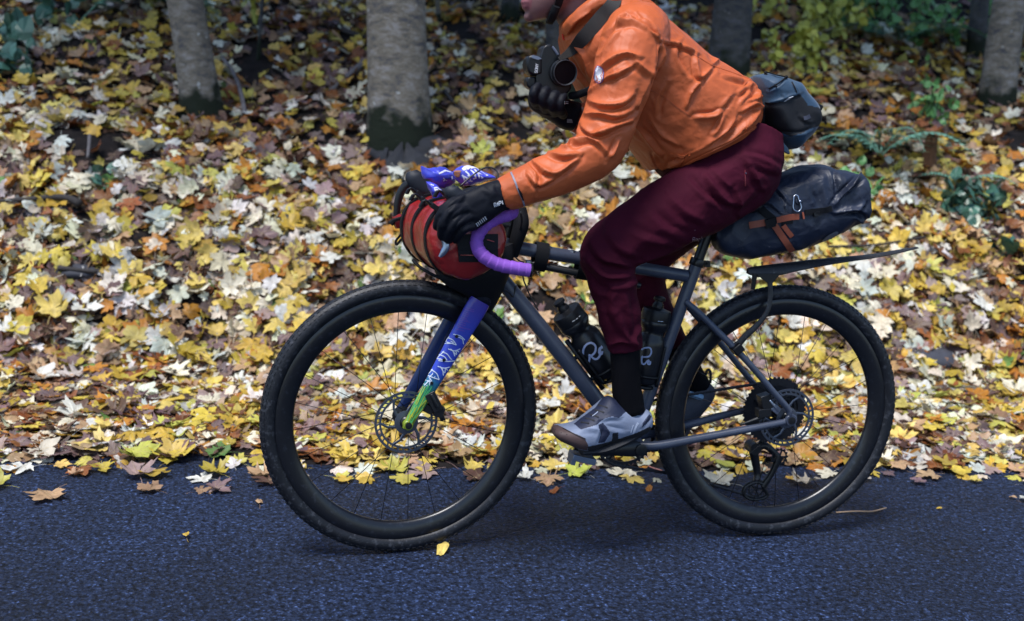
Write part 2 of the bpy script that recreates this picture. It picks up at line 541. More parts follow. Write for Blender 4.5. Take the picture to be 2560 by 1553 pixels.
# ---- leaves
def leaf_outline(kind):
    if kind == 0:      # maple
        h = [(0.0, 0.02), (0.09, -0.05), (0.22, -0.07), (0.30, -0.02), (0.44, -0.01), (0.36, 0.10), (0.33, 0.19), (0.47, 0.27), (0.52, 0.36), (0.66, 0.46),
             (0.51, 0.49), (0.49, 0.60), (0.37, 0.53), (0.21, 0.47), (0.25, 0.62), (0.33, 0.74), (0.19, 0.75), (0.12, 0.87), (0.0, 1.05)]
    elif kind == 1:    # blunter maple
        h = [(0.0, 0.03), (0.12, -0.03), (0.30, 0.02), (0.40, 0.12), (0.32, 0.20), (0.44, 0.32), (0.60, 0.38), (0.55, 0.52), (0.40, 0.55),
             (0.27, 0.52), (0.30, 0.68), (0.24, 0.80), (0.12, 0.84), (0.0, 0.98)]
    else:              # oval beech / ash leaflet
        h = [(0.0, 0.0), (0.10, 0.06), (0.20, 0.20), (0.26, 0.38), (0.25, 0.56), (0.19, 0.74), (0.10, 0.90), (0.0, 1.0)]
    r = np.array(h)
    l = r[1:-1][::-1] * [-1, 1]
    return np.vstack([r, l])
def leaf_mesh(kind, curl, seed, rich=True):
    """returns verts (n,3), uv (n,2), faces; unit leaf, stem at origin pointing -y"""
    rs = np.random.default_rng(seed)
    o = leaf_outline(kind)
    o = o * (1 + rs.normal(0, 0.035, o.shape))
    c = np.array([0.0, 0.30])
    n = len(o)
    if rich:
        mid = c + (o - c) * 0.52
        xy = np.vstack([c[None], mid, o])
        f = [(0, 1 + i, 1 + (i + 1) % n) for i in range(n)]
        f += [(1 + i, 1 + n + i, 1 + n + (i + 1) % n, 1 + (i + 1) % n) for i in range(n)]
    else:
        xy = np.vstack([c[None], o])
        f = [(0, 1 + i, 1 + (i + 1) % n) for i in range(n)]
    x, y = xy[:, 0], xy[:, 1] - 0.3
    r2 = x * x + y * y
    a, b2, w = curl
    z = a * r2 + b2 * np.abs(x) + w * (0.10 * np.sin(5 * x + rs.uniform(0, 6)) * np.cos(4 * y + rs.uniform(0, 6)) + 0.05 * np.sin(11 * x + 9 * y + rs.uniform(0, 6)))
    z = z - 0.25 * a * np.abs(y) ** 3 + rs.normal(0, 0.012 * w, len(x))
    # petiole
    L = rs.uniform(0.45, 0.85)
    bend = rs.uniform(-0.15, 0.15)
    m0 = len(xy)
    sx = np.array([[-0.010, 0.05], [0.010, 0.05], [bend * 0.4 - 0.008, -L * 0.5], [bend * 0.4 + 0.008, -L * 0.5], [bend - 0.012, -L], [bend + 0.012, -L]])
    sz = np.array([z[0] * 0 + 0.02, 0.02, 0.05, 0.05, 0.02, 0.02]) * 1.0
    zz = np.concatenate([z, sz + (z.min() + 0.01)])
    xy = np.vstack([xy, sx])
    f += [(m0, m0 + 1, m0 + 3, m0 + 2), (m0 + 2, m0 + 3, m0 + 5, m0 + 4)]
    return np.column_stack([xy, zz]), xy, f
CURLS = [(0.25, 0.05, 0.6), (-0.35, 0.0, 0.7), (0.55, -0.1, 0.8), (0.1, 0.35, 0.8), (-0.2, -0.25, 1.0), (0.8, 0.1, 1.0), (0.0, 0.1, 0.5), (-0.6, 0.2, 1.0)]
LEAVES = [leaf_mesh(0, CURLS[i], 20 + i) for i in range(8)] + [leaf_mesh(1, CURLS[(i * 3) % 8], 50 + i) for i in range(4)] + [leaf_mesh(2, CURLS[(i * 3 + 1) % 8], 70 + i) for i in range(3)]
LEAVES_LO = [leaf_mesh(0, CURLS[i], 120 + i, False) for i in range(5)] + [leaf_mesh(1, CURLS[i + 2], 150 + i, False) for i in range(2)] + [leaf_mesh(2, CURLS[i], 170 + i, False) for i in range(2)]
PAL = np.array([[0.76, 0.69, 0.52], [0.70, 0.69, 0.62], [0.62, 0.46, 0.07], [0.68, 0.51, 0.13], [0.50, 0.20, 0.025], [0.26, 0.085, 0.025], [0.20, 0.125, 0.125],
                [0.46, 0.29, 0.16], [0.50, 0.47, 0.09], [0.13, 0.24, 0.06], [0.13, 0.07, 0.05], [0.55, 0.36, 0.05], [0.34, 0.24, 0.22]])
PALW = np.array([0.20, 0.13, 0.125, 0.15, 0.06, 0.06, 0.06, 0.09, 0.045, 0.006, 0.05, 0.09, 0.035])
PAL_NAMES = ['cream', 'pale grey green', 'golden yellow', 'soft yellow', 'orange', 'rust brown', 'mauve brown', 'tan', 'lime yellow', 'green', 'dark brown', 'ochre', 'dusty mauve']
def leaf_material(name, source):
    m = bpy.data.materials.new(name); m.use_nodes = True
    nt = m.node_tree; b = nt.nodes['Principled BSDF']; N, L = nt.nodes.new, nt.links.new
    if source == 'attr':
        a = N('ShaderNodeAttribute'); a.attribute_name = 'leafcol'; base = a.outputs['Color']
    else:
        a = N('ShaderNodeObjectInfo'); base = a.outputs['Color']
    uv = N('ShaderNodeUVMap'); uv.uv_map = 'UVMap'
    # veins fan out from the base of the blade
    sub = N('ShaderNodeVectorMath'); sub.operation = 'SUBTRACT'; sub.inputs[1].default_value = (0.5, 0.22, 0)
    L(uv.outputs[0], sub.inputs[0])
    sp = N('ShaderNodeSeparateXYZ'); L(sub.outputs[0], sp.inputs[0])
    at2 = N('ShaderNodeMath'); at2.operation = 'ARCTAN2'; L(sp.outputs[0], at2.inputs[0]); L(sp.outputs[1], at2.inputs[1])
    mul = N('ShaderNodeMath'); mul.operation = 'MULTIPLY'; mul.inputs[1].default_value = 1.0 / 0.82; L(at2.outputs[0], mul.inputs[0])
    pp = N('ShaderNodeMath'); pp.operation = 'PINGPONG'; pp.inputs[1].default_value = 0.5; L(mul.outputs[0], pp.inputs[0])
    ln = N('ShaderNodeVectorMath'); ln.operation = 'LENGTH'; L(sub.outputs[0], ln.inputs[0])
    w = N('ShaderNodeMath'); w.operation = 'MULTIPLY'; L(pp.outputs[0], w.inputs[0]); L(ln.outputs['Value'], w.inputs[1])
    vr = N('ShaderNodeMapRange'); vr.inputs[1].default_value = 0.004; vr.inputs[2].default_value = 0.020; vr.inputs[3].default_value = 1.0; vr.inputs[4].default_value = 0.0
    L(w.outputs[0], vr.inputs[0])
    tc = N('ShaderNodeTexCoord')
    n = N('ShaderNodeTexNoise'); n.inputs['Scale'].default_value = 30 if source == 'attr' else 4; n.inputs['Detail'].default_value = 6
    L(tc.outputs['Object'], n.inputs['Vector'])
    r = N('ShaderNodeMapRange'); r.inputs[1].default_value = 0.3; r.inputs[2].default_value = 0.72; r.inputs[3].default_value = 1.15; r.inputs[4].default_value = 0.62
    L(n.outputs[0], r.inputs[0])
    c1 = N('ShaderNodeVectorMath'); c1.operation = 'MULTIPLY'; L(base, c1.inputs[0]); L(r.outputs[0], c1.inputs[1])
    vm = N('ShaderNodeMath'); vm.operation = 'MULTIPLY'; vm.inputs[1].default_value = 0.35; L(vr.outputs[0], vm.inputs[0])
    mx = N('ShaderNodeMix'); mx.data_type = 'RGBA'; L(vm.outputs[0], mx.inputs[0]); L(c1.outputs[0], mx.inputs[6]); mx.inputs[7].default_value = (0.55, 0.42, 0.22, 1)
    # brown blotches
    n3 = N('ShaderNodeTexNoise'); n3.inputs['Scale'].default_value = 55 if source == 'attr' else 7; n3.inputs['Detail'].default_value = 3
    L(tc.outputs['Object'], n3.inputs['Vector'])
    r3 = N('ShaderNodeMapRange'); r3.inputs[1].default_value = 0.66; r3.inputs[2].default_value = 0.72; r3.inputs[4].default_value = 0.6
    L(n3.outputs[0], r3.inputs[0])
    mx2 = N('ShaderNodeMix'); mx2.data_type = 'RGBA'; L(r3.outputs[0], mx2.inputs[0]); L(mx.outputs[2], mx2.inputs[6]); mx2.inputs[7].default_value = (0.10, 0.045, 0.02, 1)
    L(mx2.outputs[2], b.inputs['Base Color'])
    b.inputs['Roughness'].default_value = 0.48
    b.inputs['Specular IOR Level'].default_value = 0.35
    bp = N('ShaderNodeBump'); bp.inputs['Strength'].default_value = 0.5; bp.inputs['Distance'].default_value = 0.004; L(vr.outputs[0], bp.inputs['Height'])
    L(bp.outputs[0], b.inputs['Normal'])
    tr = N('ShaderNodeBsdfTranslucent'); L(mx2.outputs[2], tr.inputs[0])
    ms = N('ShaderNodeMixShader'); ms.inputs[0].default_value = 0.18
    L(b.outputs[0], ms.inputs[1]); L(tr.outputs[0], ms.inputs[2])
    L(ms.outputs[0], nt.nodes['Material Output'].inputs[0])
    return m
M_LEAF = leaf_material('fallen_leaf_mixed', 'attr')
M_LEAF1 = leaf_material('fallen_leaf_single', 'obj')

def rot_from(nrm, yaw):
    """matrices (n,3,3): z axis = nrm, spun by yaw"""
    n = len(nrm)
    t = np.stack([np.cos(yaw), np.sin(yaw), np.zeros(n)], -1)
    t = t - nrm * (t * nrm).sum(1)[:, None]; t /= np.linalg.norm(t, axis=1)[:, None]
    b = np.cross(nrm, t)
    return np.stack([t, b, nrm], -1)
MOUND = ground_hit(1000, 392)
def scatter(N, xr, sr, tilt, lift, hollow=True):
    x = rng.uniform(*xr, N); s = rng.uniform(*sr, N)
    y = 0.665 - 0.112 * x + s * 1.006
    if hollow:
        k = 0.55 * fnoise(x * 1.0 + 9, y * 1.4, 3.1) + 0.75 * fnoise(x + 2, y * 1.6, 7.0)
        keep = ((k > -0.60) | (rng.uniform(0, 1, N) < 0.08) | (s < 0.9)) & ((((x - MOUND[0]) / 0.19) ** 2 + ((y - MOUND[1]) / 0.22) ** 2 > 1) | (rng.uniform(0, 1, N) < 0.05))
        x, y, s = x[keep], y[keep], s[keep]
    n = len(x)
    nr = H_normal(x, y, 0.08) + rng.normal(0, tilt, (n, 3)) * [1, 1, 0.3]
    nr /= np.linalg.norm(nr, axis=1)[:, None]
    z = np.maximum(H(x, y), 0.0) + rng.uniform(0.006, lift, n)
    return np.stack([x, y, z], -1), nr, s
PALW_OLD = np.array([0.04, 0.03, 0.05, 0.05, 0.06, 0.20, 0.16, 0.10, 0.02, 0.01, 0.26, 0.07, 0.06])
def pick_cols(P, old_shaded=False):
    n = len(P)
    w = PALW_OLD if old_shaded else PALW
    ci = rng.choice(len(PAL), n, p=w / w.sum())
    if not old_shaded:                      # drifts of one kind of tree: paler and browner patches
        k = fnoise(P[:, 0] + 5, P[:, 1] * 1.3 + 1, 1.7) + 0.5 * fnoise(P[:, 0], P[:, 1], 4.5)
        u = rng.uniform(0, 1, n)
        ci = np.where((k > 0.40) & (u < 0.36), rng.choice([0, 0, 1, 1, 3], n), ci)
        ci = np.where((k < -0.22) & (u < 0.48), rng.choice([5, 6, 7, 10, 11, 4], n), ci)
    c = PAL[ci]
    if old_shaded: c = c * 0.66  # old leaves, darkened further so gaps between the top ones read as shade
    return np.clip(c * rng.uniform(0.70, 1.18, (n, 1)) * rng.uniform(0.92, 1.08, (n, 3)), 0, 0.85)
def litter(name, sets, parent):
    VV, FF, UU, CC, base = [], [], [], [], 0
    loops, starts, totals = [], [], []
    for P, nr, size, lib, cols in sets:
        R = rot_from(nr, rng.uniform(0, 6.28, len(P)))
        pick = rng.choice(len(lib), len(P), p=np.array([3.0 if i < len(lib) * 0.8 else 0.8 for i in range(len(lib))]) / sum([3.0 if i < len(lib) * 0.8 else 0.8 for i in range(len(lib))]))
        for li in range(len(lib)):
            idx = np.where(pick == li)[0]
            if not len(idx): continue
            lv, luv, lf = lib[li]
            lv = lv - [0, 0.3, 0]
            W = np.einsum('nij,vj->nvi', R[idx] * size[idx][:, None, None], lv) + P[idx][:, None, :]
            nv = len(lv)
            VV.append(W.reshape(-1, 3)); CC.append(np.repeat(cols[idx], nv, axis=0)); 
            flat = np.concatenate([np.array(q) for q in lf]); tot = np.array([len(q) for q in lf])
            off = base + np.arange(len(idx)) * nv
            loops.append((flat[None] + off[:, None]).ravel()); totals.append(np.tile(tot, len(idx)))
            UU.append(np.tile((luv + [0.5, 0.0])[flat], (len(idx), 1)))
            base += nv * len(idx)
    v = np.vstack(VV); lo = np.concatenate(loops).astype(np.int32); to = np.concatenate(totals).astype(np.int32)
    st = np.concatenate([[0], np.cumsum(to)[:-1]]).astype(np.int32)
    me = bpy.data.meshes.new(name)
    me.vertices.add(len(v)); me.vertices.foreach_set('co', v.ravel())
    me.loops.add(len(lo)); me.loops.foreach_set('vertex_index', lo)
    me.polygons.add(len(to)); me.polygons.foreach_set('loop_start', st); me.polygons.foreach_set('loop_total', to)
    me.update(calc_edges=True)
    uvl = me.uv_layers.new(name='UVMap'); uvl.data.foreach_set('uv', np.vstack(UU).ravel())
    ca = me.color_attributes.new('leafcol', 'FLOAT_COLOR', 'POINT')
    c = np.vstack(CC); ca.data.foreach_set('color', np.column_stack([c, np.ones(len(c))]).ravel())
    ob = place(me, name, M_LEAF, parent, smooth=180)
    return ob
sets = []
for N, xr, sr, tilt, lift, sz, lib in (
        (4300, (-3.2, 4.8), (-0.02, 1.08), 0.12, 0.022, (0.055, 0.115), LEAVES),
        (1300, (-3.2, 4.8), (-0.45, 0.02), 0.05, 0.012, (0.04, 0.09), LEAVES),
        (4700, (-3.2, 4.8), (0.02, 1.08), 0.10, 0.014, (0.05, 0.10), LEAVES_LO),
        (6300, (-3.4, 6.0), (0.98, 2.3), 0.45, 0.065, (0.055, 0.115), LEAVES),
        (10000, (-3.4, 6.0), (0.98, 2.3), 0.30, 0.025, (0.05, 0.10), LEAVES_LO),
        (6500, (-4.0, 6.8), (2.2, 4.6), 0.42, 0.06, (0.055, 0.11), LEAVES_LO),
        (6500, (-4.0, 6.8), (2.2, 4.6), 0.34, 0.025, (0.055, 0.105), LEAVES_LO),
        (9500, (-8, 13), (4.4, 12), 0.36, 0.06, (0.08, 0.16), LEAVES_LO)):
    P, nr, s = scatter(N, xr, sr, tilt, lift)
    if lift < 0.0125:   # strays on the asphalt
        keep = rng.uniform(0, 1, len(P)) < np.exp(-((0.02 - s) / 0.10) ** 1.0)
        P, nr, s = P[keep], nr[keep], s[keep]
    elif sr[0] < 0.1:    # ragged edge of the drift
        keep = rng.uniform(0, 1, len(P)) < np.clip((s + 0.01) / 0.13, 0.12, 1)
        P, nr, s = P[keep], nr[keep], s[keep]
    sets.append((P, nr, rng.uniform(*sz, len(P)) * rng.choice([1, 1, 1, 0.7], len(P)), lib, pick_cols(P, old_shaded=0.0125 < lift < 0.026 and sr[0] != -0.02)))
tag(litter('leaf_litter', sets, bank), 'thick litter of yellow, cream and brown maple leaves', None, kind='stuff')

# the leaves that lie on top and show largest: each one its own piece of the bank
LEAF_ME = []
for i, (lv, luv, lf) in enumerate(LEAVES):
    me = bpy.data.meshes.new('leaf'); me.from_pydata((lv - [0, 0.3, 0]).tolist(), [], lf); me.update()
    u = me.uv_layers.new(name='UVMap'); flat = np.concatenate([np.array(q) for q in lf])
    u.data.foreach_set('uv', (luv + [0.5, 0])[flat].ravel())
    me.polygons.foreach_set('use_smooth', np.ones(len(me.polygons), bool)); me.materials.append(M_LEAF1)
    LEAF_ME.append(me)
def single_leaf(name, mi, P, R, size, col, parent=None):
    o = bpy.data.objects.new(name, LEAF_ME[mi])
    m = Matrix([[*(R[r] * size), P[r]] for r in range(3)] + [[0, 0, 0, 1]])
    o.color = (*col, 1)
    COL.objects.link(o)
    if parent is not None: o.parent = parent
    o.matrix_basis = m
    return o
k = 0
while k < 296:
    near = k < 150
    px = rng.uniform(0, 2560); py = rng.uniform(905, 1165) if near else rng.uniform(430, 905)
    g = ground_hit(px, py)
    if edge_s(g[0], g[1]) < 0.05: continue
    nr = H_normal(np.array([g[0]]), np.array([g[1]]), 0.08) + rng.normal(0, 0.11 if near else 0.28, (1, 3)) * [1, 1, 0.3]
    nr /= np.linalg.norm(nr)
    R = rot_from(nr, rng.uniform(0, 6.28, 1))[0]
    c = PAL[rng.choice([0, 0, 1, 1, 2, 3, 3, 4, 6, 7, 8, 11, 12])] * rng.uniform(0.9, 1.15)
    single_leaf('leaf', int(rng.integers(0, 12)), g + nr[0] * (0.026 if near else 0.05), R, rng.uniform(0.075, 0.12), c, bank)
    k += 1

# leaves lying apart on the asphalt: things of their own
ROAD_LEAVES = [  # px, py, size, yaw, palette, shape, words
    (118, 1243, 0.150, 2.9, 7, 0, 'tan maple leaf with a long stalk, alone on the asphalt at far left'),
    (505, 1200, 0.105, 1.2, 1, 6, 'pale maple leaf on bare asphalt left of the front tyre'),
    (345, 1192, 0.150, 0.4, 12, 3, 'dusty mauve maple leaf spread at the drift edge, left of the front wheel'),
    (55, 1175, 0.13, 2.0, 1, 4, 'pale maple leaf at the drift edge near the left border'),
    (648, 1260, 0.062, 0.2, 7, 13, 'small tan leaf on the asphalt just left of the front tyre'),
    (540, 1228, 0.055, 2.2, 12, 12, 'small brown leaf curled on the asphalt below the pale maple leaf'),
    (660, 1190, 0.13, 1.0, 7, 5, 'brown maple leaf touching the left side of the front tyre'),
    (1110, 1378, 0.085, 2.6, 3, 14, 'single yellow leaf beside the bottom of the front tyre'),
    (870, 1162, 0.125, 0.9, 3, 0, 'yellow maple leaf seen through the front wheel, left of the spokes'),
    (960, 1176, 0.12, 2.4, 3, 2, 'soft yellow maple leaf seen low through the front spokes'),
    (1060, 1185, 0.15, 1.9, 12, 6, 'pinkish brown maple leaf seen low through the right front spokes'),
    (1185, 1202, 0.06, 0.6, 7, 12, 'small tan leaf inside the right edge of the front rim'),
    (1310, 1198, 0.10, 1.0, 1, 3, 'pale star shaped leaf right of the front tyre'),
    (1372, 1202, 0.12, 2.8, 7, 6, 'tan maple leaf on the asphalt below the toe of the shoe'),
    (1450, 1184, 0.09, 0.7, 1, 0, 'small pale maple leaf on the asphalt below the pedal'),
    (1560, 1188, 0.14, 1.7, 0, 4, 'cream maple leaf lying under the chainring'),
    (1800, 1208, 0.15, 0.9, 0, 2, 'cream maple leaf seen behind the derailleur cage'),
    (2075, 1188, 0.13, 2.2, 0, 6, 'cream maple leaf seen inside the right edge of the rear wheel'),
    (2385, 1182, 0.135, 3.0, 2, 0, 'golden yellow maple leaf alone at the drift edge, far right'),
    (2250, 1176, 0.10, 0.5, 7, 7, 'tan maple leaf just right of the rear tyre'),
    (2296, 1204, 0.035, 0.5, 3, 13, 'tiny yellow leaf scrap on the asphalt right of the rear tyre'),
    (2350, 1273, 0.03, 1.5, 11, 12, 'tiny ochre leaf scrap on the open asphalt at right'),
    (2535, 1250, 0.045, 0.1, 7, 14, 'small tan leaf scrap near the right border of the road'),
    (465, 1347, 0.05, 0.2, 11, 14, 'thin ochre leaf sliver on the open asphalt at left'),
    (2470, 1150, 0.17, 1.2, 6, 3, 'large mauve brown maple leaf at the drift edge near the right border'),
    (16, 1140, 0.14, 2.7, 1, 13, 'large pale green oval leaf on the drift edge at the left border'),
]
for px, py, sz, yaw, pc, mi, lab in ROAD_LEAVES:
    sz *= 0.66
    g = atz(px, py, 0.0)
    h = max(0.0, float(H(g[0], g[1])))
    nr = np.array([[rng.normal(0, 0.05), rng.normal(-0.06, 0.05), 1.0]]); nr /= np.linalg.norm(nr)
    R = rot_from(nr, np.array([yaw]))[0]
    zmin = min((R @ (np.array(v.co) * sz))[2] for v in LEAF_ME[mi].vertices)
    o = single_leaf('fallen_leaf', mi, np.array([g[0], g[1], h + 0.002 - zmin]), R, sz, PAL[pc] * 1.05)
    tag(o, lab, 'leaf', 'fallen leaves scattered on the road')

# ---- bark
def bark(name, c1, c2, moss=(0.012, 0.018, 0.010)):
    m = bpy.data.materials.new(name); m.use_nodes = True
    nt = m.node_tree; b = nt.nodes['Principled BSDF']; N, L = nt.nodes.new, nt.links.new
    tc = N('ShaderNodeTexCoord')
    mp = N('ShaderNodeMapping'); mp.inputs['Scale'].default_value = (1, 1, 2.2); L(tc.outputs['Object'], mp.inputs[0])
    n = N('ShaderNodeTexNoise'); n.inputs['Scale'].default_value = 11; n.inputs['Detail'].default_value = 12; n.inputs['Roughness'].default_value = 0.78; L(mp.outputs[0], n.inputs['Vector'])
    r = N('ShaderNodeValToRGB'); r.color_ramp.elements[0].position = 0.38; r.color_ramp.elements[0].color = (*c1, 1)
    r.color_ramp.elements[1].position = 0.62; r.color_ramp.elements[1].color = (*c2, 1)
    e3 = r.color_ramp.elements.new(0.5); e3.color = (c1[0] * 0.9 + c2[0] * 0.45, c1[1] * 0.8 + c2[1] * 0.4, c1[2] * 0.55 + c2[2] * 0.3, 1)
    L(n.outputs[0], r.inputs[0])
    # lichen dots
    v = N('ShaderNodeTexNoise'); v.inputs['Scale'].default_value = 26; v.inputs['Detail'].default_value = 2; L(tc.outputs['Object'], v.inputs['Vector'])
    rv = N('ShaderNodeMapRange'); rv.inputs[1].default_value = 0.72; rv.inputs[2].default_value = 0.76; L(v.outputs[0], rv.inputs[0])
    mx = N('ShaderNodeMix'); mx.data_type = 'RGBA'; L(rv.outputs[0], mx.inputs[0]); L(r.outputs[0], mx.inputs[6]); mx.inputs[7].default_value = (0.42, 0.44, 0.44, 1)
    # moss at the foot (its own coat of green growth)
    at_ = N('ShaderNodeAttribute'); at_.attribute_name = 'foot'
    n2 = N('ShaderNodeTexNoise'); n2.inputs['Scale'].default_value = 9; n2.inputs['Detail'].default_value = 6; L(tc.outputs['Object'], n2.inputs['Vector'])
    ad = N('ShaderNodeMath'); ad.operation = 'ADD'; L(at_.outputs['Fac'], ad.inputs[0]); L(n2.outputs[0], ad.inputs[1])
    r2 = N('ShaderNodeMapRange'); r2.inputs[1].default_value = 0.80; r2.inputs[2].default_value = 1.0; L(ad.outputs[0], r2.inputs[0])
    mx2 = N('ShaderNodeMix'); mx2.data_type = 'RGBA'; L(r2.outputs[0], mx2.inputs[0]); L(mx.outputs[2], mx2.inputs[6]); mx2.inputs[7].default_value = (*moss, 1)
    L(mx2.outputs[2], b.inputs['Base Color']); b.inputs['Roughness'].default_value = 0.85; b.inputs['Specular IOR Level'].default_value = 0.25
    bp = N('ShaderNodeBump'); bp.inputs['Strength'].default_value = 0.8; bp.inputs['Distance'].default_value = 0.02; L(n.outputs[0], bp.inputs['Height'])
    n4 = N('ShaderNodeTexNoise'); n4.inputs['Scale'].default_value = 60; n4.inputs['Detail'].default_value = 6; L(mp.outputs[0], n4.inputs['Vector'])
    bp2 = N('ShaderNodeBump'); bp2.inputs['Strength'].default_value = 0.5; bp2.inputs['Distance'].default_value = 0.005; L(n4.outputs[0], bp2.inputs['Height']); L(bp.outputs[0], bp2.inputs['Normal'])
    L(bp2.outputs[0], b.inputs['Normal'])
    return m
M_BARK = bark('grey_bark', (0.075, 0.078, 0.095), (0.29, 0.28, 0.28))
M_BARKD = bark('dark_bark', (0.030, 0.036, 0.052), (0.085, 0.09, 0.11))
M_CROWN = mat('autumn_foliage', (0.30, 0.24, 0.04), rough=0.6, var=0.5, vscale=3)
def trunk_mesh(P, r, name, flare=1.0, k=22, seed=0, roots=5):
    rs = np.random.default_rng(seed)
    q = smooth_path(np.column_stack([P, r]), 8)
    P, r = q[:, :3], q[:, 3]
    ang = np.linspace(0, 2 * math.pi, k, endpoint=False)
    ph = rs.uniform(0, 6.28, 3)
    R = []; foot = []
    for p, rr in zip(P, r):
        h = p[2] - P[0][2] - 0.45
        fl = flare * math.exp(-max(h, 0) / 0.16)
        lob = 1 + fl * (0.45 + 0.4 * np.maximum(0, np.sin(roots * ang / 1.0 + ph[0]))) + 0.035 * np.sin(3 * ang + ph[1] + 2.0 * h) + 0.02 * np.sin(7 * ang + ph[2] + 3.1 * h)
        R.append(np.stack([p[0] + rr * lob * np.cos(ang), p[1] + rr * lob * np.sin(ang), np.full(k, p[2])], -1))
        foot += [math.exp(-max(h, 0) / 0.14)] * k
    return R, foot
def tree(base, top_dir, rad, label, material, seed=0, height=7.5, flare=1.0, crown=True, group='tree trunks on the bank', bend=None):
    rs = np.random.default_rng(seed)
    b = V(base); td = V(top_dir)
    t = thing('tree', b, label, 'tree', group)
    bd = V(bend) if bend is not None else V((0, 0, 0))
    P, r = [], []
    for h in (-0.45, -0.1, 0.12, 0.45, 0.9, 1.6, 2.6, 4.2, height):
        P.append(b + np.array([td[0] * h, td[1] * h, h]) + bd * max(0, h - 0.5) ** 2 + rs.normal(0, 0.012 * max(h, 0.2), 3) * [1, 1, 0] * (h > 1.2))
        r.append(rad * (1 - 0.55 * max(h, 0) / height))
    R, foot = trunk_mesh(np.array(P), np.array(r), 'trunk', flare, seed=seed)
    mb = MB(); mb.rings(R)
    top = P[-1]
    for i in range(5):                       # limbs
        h0 = height * (0.5 + 0.1 * i)
        f = h0 / height
        a = rs.uniform(0, 6.28); L = rs.uniform(1.2, 2.0)
        p0 = b + np.array([td[0] * h0, td[1] * h0, h0]) + bd * (h0 - 0.5) ** 2
        p1 = p0 + np.array([math.cos(a) * L * 0.5, math.sin(a) * L * 0.5, L * 0.35]); p2 = p0 + np.array([math.cos(a) * L, math.sin(a) * L, L * 0.9])
        mb.tube([p0, p1, p2], [rad * 0.3, rad * 0.2, rad * 0.06], k=7, n=3)
    me = mb.mesh('trunk')
    n = len(me.vertices); fa = np.zeros(n); fa[:len(foot)] = foot
    me.attributes.new('foot', 'FLOAT', 'POINT').data.foreach_set('value', fa)
    place(me, 'trunk', material, t, smooth=180)
    if crown:
        N = 1300  # unseen crown, made dense and hung low to shade the upper bank
        c = top + [0, 0, 0.2]
        d = rs.normal(0, 1, (N, 3)); d /= np.linalg.norm(d, axis=1)[:, None]
        Pc = c + d * (rs.uniform(0.2, 1, (N, 1)) ** 0.5) * [2.3, 2.3, 1.6] * (1 + 0.3 * np.sin(5 * d[:, :1] + 3 * d[:, 1:2]))
        nr = rs.normal(0, 1, (N, 3)); nr /= np.linalg.norm(nr, axis=1)[:, None]
        Rm = rot_from(nr, rs.uniform(0, 6.28, N))
        lv, _, lf = LEAVES_LO[seed % 4]
        W = np.einsum('nij,vj->nvi', Rm * rs.uniform(0.20, 0.36, (N, 1, 1)), lv) + Pc[:, None]
        fl = [tuple(i + q * len(lv) for i in f) for q in range(N) for f in lf]
        cm = bpy.data.meshes.new('crown'); cm.from_pydata(W.reshape(-1, 3).tolist(), [], fl); cm.update()
        place(cm, 'crown', M_CROWN, t, smooth=0)
    return t
def tree_px(bpx, bpy, tpx, tpy, wpx, label, material, seed, **kw):
    g = ground_hit(bpx, bpy)
    a = at(tpx, tpy, g[1])
    dist = (g - CAM) @ FW
    d = (a - g); d = d / d[2]
    return tree(g - [0, 0, 0.02], (d[0], 0.02, 1), 0.5 * wpx / FPX * dist, label, material, seed, **kw), g
T1, G1 = tree_px(510, 285, 462, 0, 92, 'slim grey leaning tree trunk at upper left with a mossy foot', M_BARK, 1, flare=0.45, height=5.6)
T2, G2 = tree_px(998, 345, 990, 0, 152, 'thick grey tree trunk behind the handlebar with bare dark soil at its foot', M_BARK, 2, flare=0.28)
T3, G3 = tree_px(1415, 240, 1408, 0, 92, 'dark tree trunk partly hidden behind the hand held camera and chest', M_BARKD, 3, flare=0.3, height=5.4)
T4, G4 = tree_px(1818, 190, 1836, 0, 98, 'dark tree trunk rising behind the orange jacket back', M_BARKD, 4, flare=0.25, height=5.2)
T5, G5 = tree_px(2490, 262, 2528, 0, 84, 'grey trunk curving up at the right border', M_BARK, 5, flare=0.2, height=5.6)
T6, G6 = tree_px(2440, 138, 2452, 0, 44, 'darker slim trunk just behind the curving trunk at the right border', M_BARKD, 6, flare=0.3, height=5.0)
T7, G7 = tree_px(1276, 58, 1277, 0, 42, 'blurred far trunk at the top edge above the face', M_BARKD, 7, flare=0.5, height=5.2)
T8, G8 = tree_px(1100, 66, 1094, 0, 12, 'thin grey sapling stem right of the thick trunk at the top edge', M_BARK, 8, flare=0.2, height=3.5, crown=False)
T9, G9 = tree_px(645, 150, 655, 0, 9, 'thin sapling with a few yellow green leaves between the left and middle trunks', M_BARKD, 9, flare=0.2, height=3.0, crown=False)

# bare soil apron and roots below the thick trunk
M_ROOT = mat('damp_root_soil', (0.012, 0.014, 0.020), rough=0.8, var=0.5, vscale=12, bump=1.0, bscale=40, dirt=(0.030, 0.032, 0.040), dscale=22, dthr=0.55)
sm = MB()
aps = [(985, 330), (930, 395), (985, 440), (1050, 448), (1105, 420), (1085, 360)]
c0 = MOUND
ring0 = []
for lv_ in (1.0, 0.8, 0.5, 0.0):
    rr = []
    for a in np.linspace(0, 6.28, 28, endpoint=False):
        rad_ = (0.30 + 0.08 * math.sin(3 * a + 1) + 0.05 * math.sin(7 * a)) * lv_ + 0.005
        x, y = c0[0] + 0.02 + rad_ * math.cos(a) * 0.72, c0[1] + rad_ * math.sin(a)
        rr.append((x, y, float(H(x, y)) + (0.06 * (1 - lv_ ** 2) + 0.03 * (1 - lv_) * math.sin(5 * a)) - (0.05 if lv_ == 1 else 0)))
    ring0.append(np.array(rr))
sm.rings(ring0)
